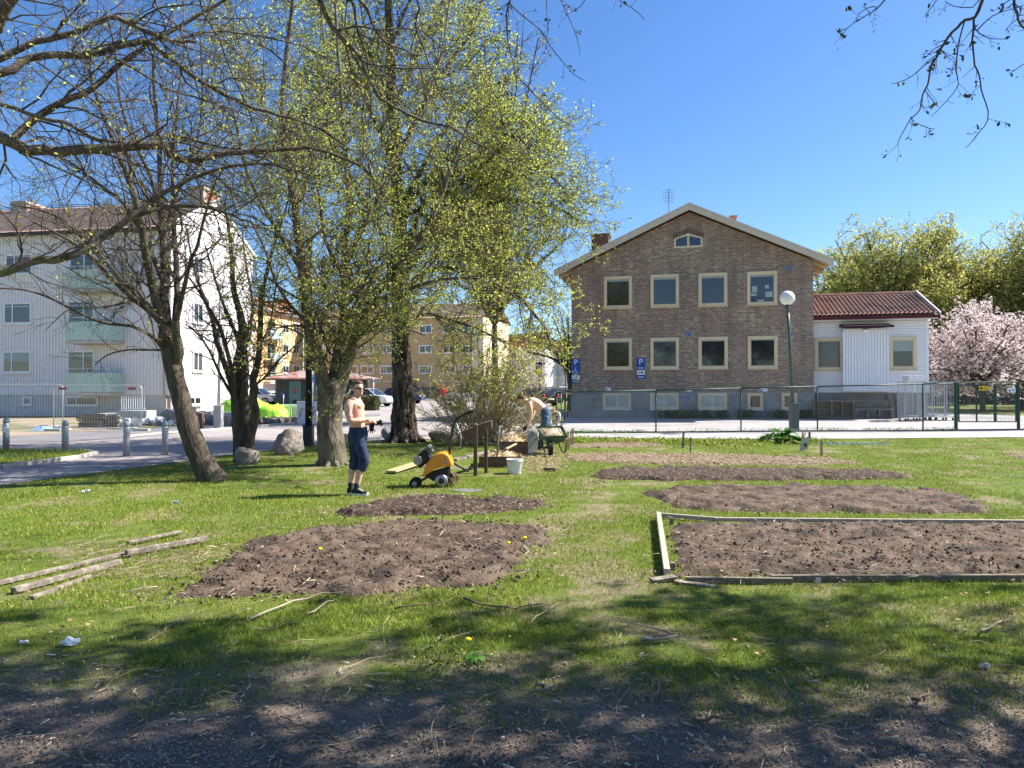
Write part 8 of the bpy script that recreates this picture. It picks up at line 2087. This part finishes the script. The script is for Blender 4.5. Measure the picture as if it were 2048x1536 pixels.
mb = MB(); mb.add([(X(1038), -.07, Z(798.5)), (X(1031.5), -.05, Z(801)), (X(1031), .05, Z(801)), (X(1038), .07, Z(798.5)), (X(1038), -.07, Z(797.7)), (X(1031.5), -.05, Z(800.3)), (X(1031), .05, Z(800.3)), (X(1038), .07, Z(797.7))], [(0, 1, 2, 3), (4, 7, 6, 5), (0, 4, 5, 1), (1, 5, 6, 2), (2, 6, 7, 3)]); mb.build('brim', 'cap', c_)
mb = MB(); mb.tube([(X(1046), -.02, Z(799)), (X(1050), -.02, Z(802)), (X(1051), -.03, Z(806))], [.04, .038, .02], 10); mb.build('hair', 'hair_blond', man2, smooth=True)
mb = MB()
limbt(mb, [(X(1085), 0, Z(817)), (X(1090), 0, Z(825)), (X(1091), 0, Z(834))], [.14, .155, .14], 18)
limbt(mb, [(X(1091), -.09, Z(832)), (X(1089), -.1, Z(845)), (X(1084), -.11, Z(862)), (X(1081), -.1, Z(882)), (X(1080), -.1, Z(893))], [.105, .1, .078, .066, .06], 16)
limbt(mb, [(X(1092), .09, Z(832)), (X(1094), .1, Z(848)), (X(1096), .11, Z(865)), (X(1100), .1, Z(884)), (X(1100), .1, Z(893))], [.105, .098, .078, .066, .06], 16)
j = mb.build('jeans', 'denim', man2); remesh(j, .011, 2)
mb = MB(); mb.tube([(X(1080), 0, Z(820)), (X(1087), 0, Z(815))], [.14, .14], 18); mb.build('belt', 'black', man2, smooth=True) if False else None
for (kx, ky, ax, ay) in ((1081, -.1, 1080, -.1), (1099, .1, 1101, .1)):
    mb = MB(); z0 = 0.0
    limbt(mb, [(X(kx), ky, Z(878)), (X(kx), ky, Z(890)), (X(ax), ay, .12), (X(ax), ay, .05)], [.078, .075, .058, .055], 16); mb.ball((X(ax) - .07, ay - .02, .045), (.12, .05, .05), 14, 8); mb.box(X(ax) - .17, X(ax) + .055, ay - .05, ay + .045, 0, .03); q = mb.build('boot', 'rubber', man2); remesh(q, .01, 2)
# ---- distant person in red
D = 56; p = groundc(886, D); o = thing('person', 'distant person in a red jacket and dark trousers walking behind the shrub', 'person', p)
mb = MB(); mb.loft([(0, 0, .85, .15, .12), (0, 0, 1.1, .16, .12), (0, 0, 1.35, .19, .13), (0, 0, 1.45, .12, .09), (0, 0, 1.5, .055, .055), (0, 0, 1.56, .06, .06), (0, 0, 1.63, .085, .095), (0, 0, 1.7, .08, .09), (0, 0, 1.76, .03, .03)], 16)
limbt(mb, [(-.17, 0, 1.4), (-.23, .02, 1.15), (-.22, -.12, .95)], [.055, .045, .035]); limbt(mb, [(.17, 0, 1.4), (.23, .0, 1.15), (.22, .1, .92)], [.055, .045, .035])
limbt(mb, [(-.08, 0, .88), (-.12, -.12, .48), (-.14, .02, .06)], [.08, .06, .04]); limbt(mb, [(.08, 0, .88), (.12, .08, .48), (.14, .2, .08)], [.08, .06, .04]); b = mb.build('body', 'skin', o); remesh(b, .02, 1)
mb = MB(); mb.loft([(0, 0, .8, .18, .15), (0, 0, 1.1, .185, .145), (0, 0, 1.35, .21, .15), (0, 0, 1.47, .12, .1)], 16); limbt(mb, [(-.17, 0, 1.4), (-.23, .02, 1.15), (-.22, -.12, .98)], [.075, .065, .055]); limbt(mb, [(.17, 0, 1.4), (.23, .0, 1.15), (.22, .1, .95)], [.075, .065, .055]); q = mb.build('jacket', 'red', o); remesh(q, .025, 1)
mb = MB(); limbt(mb, [(-.08, 0, .9), (-.12, -.12, .48), (-.14, .02, .08)], [.1, .075, .055]); limbt(mb, [(.08, 0, .9), (.12, .08, .48), (.14, .2, .1)], [.1, .075, .055]); mb.ball((0, 0, .86), (.17, .13, .1)); q = mb.build('trousers', 'denim_dark', o); remesh(q, .025, 1)
mb = MB(); mb.ball((0, .01, 1.68), (.095, .105, .1)); mb.build('hood', 'red', o, smooth=True)
mb = MB(); mb.ball((-.14, -.03, .04), (.06, .12, .045)); mb.ball((.14, .15, .06), (.06, .12, .045)); mb.build('shoes', 'black', o, smooth=True)
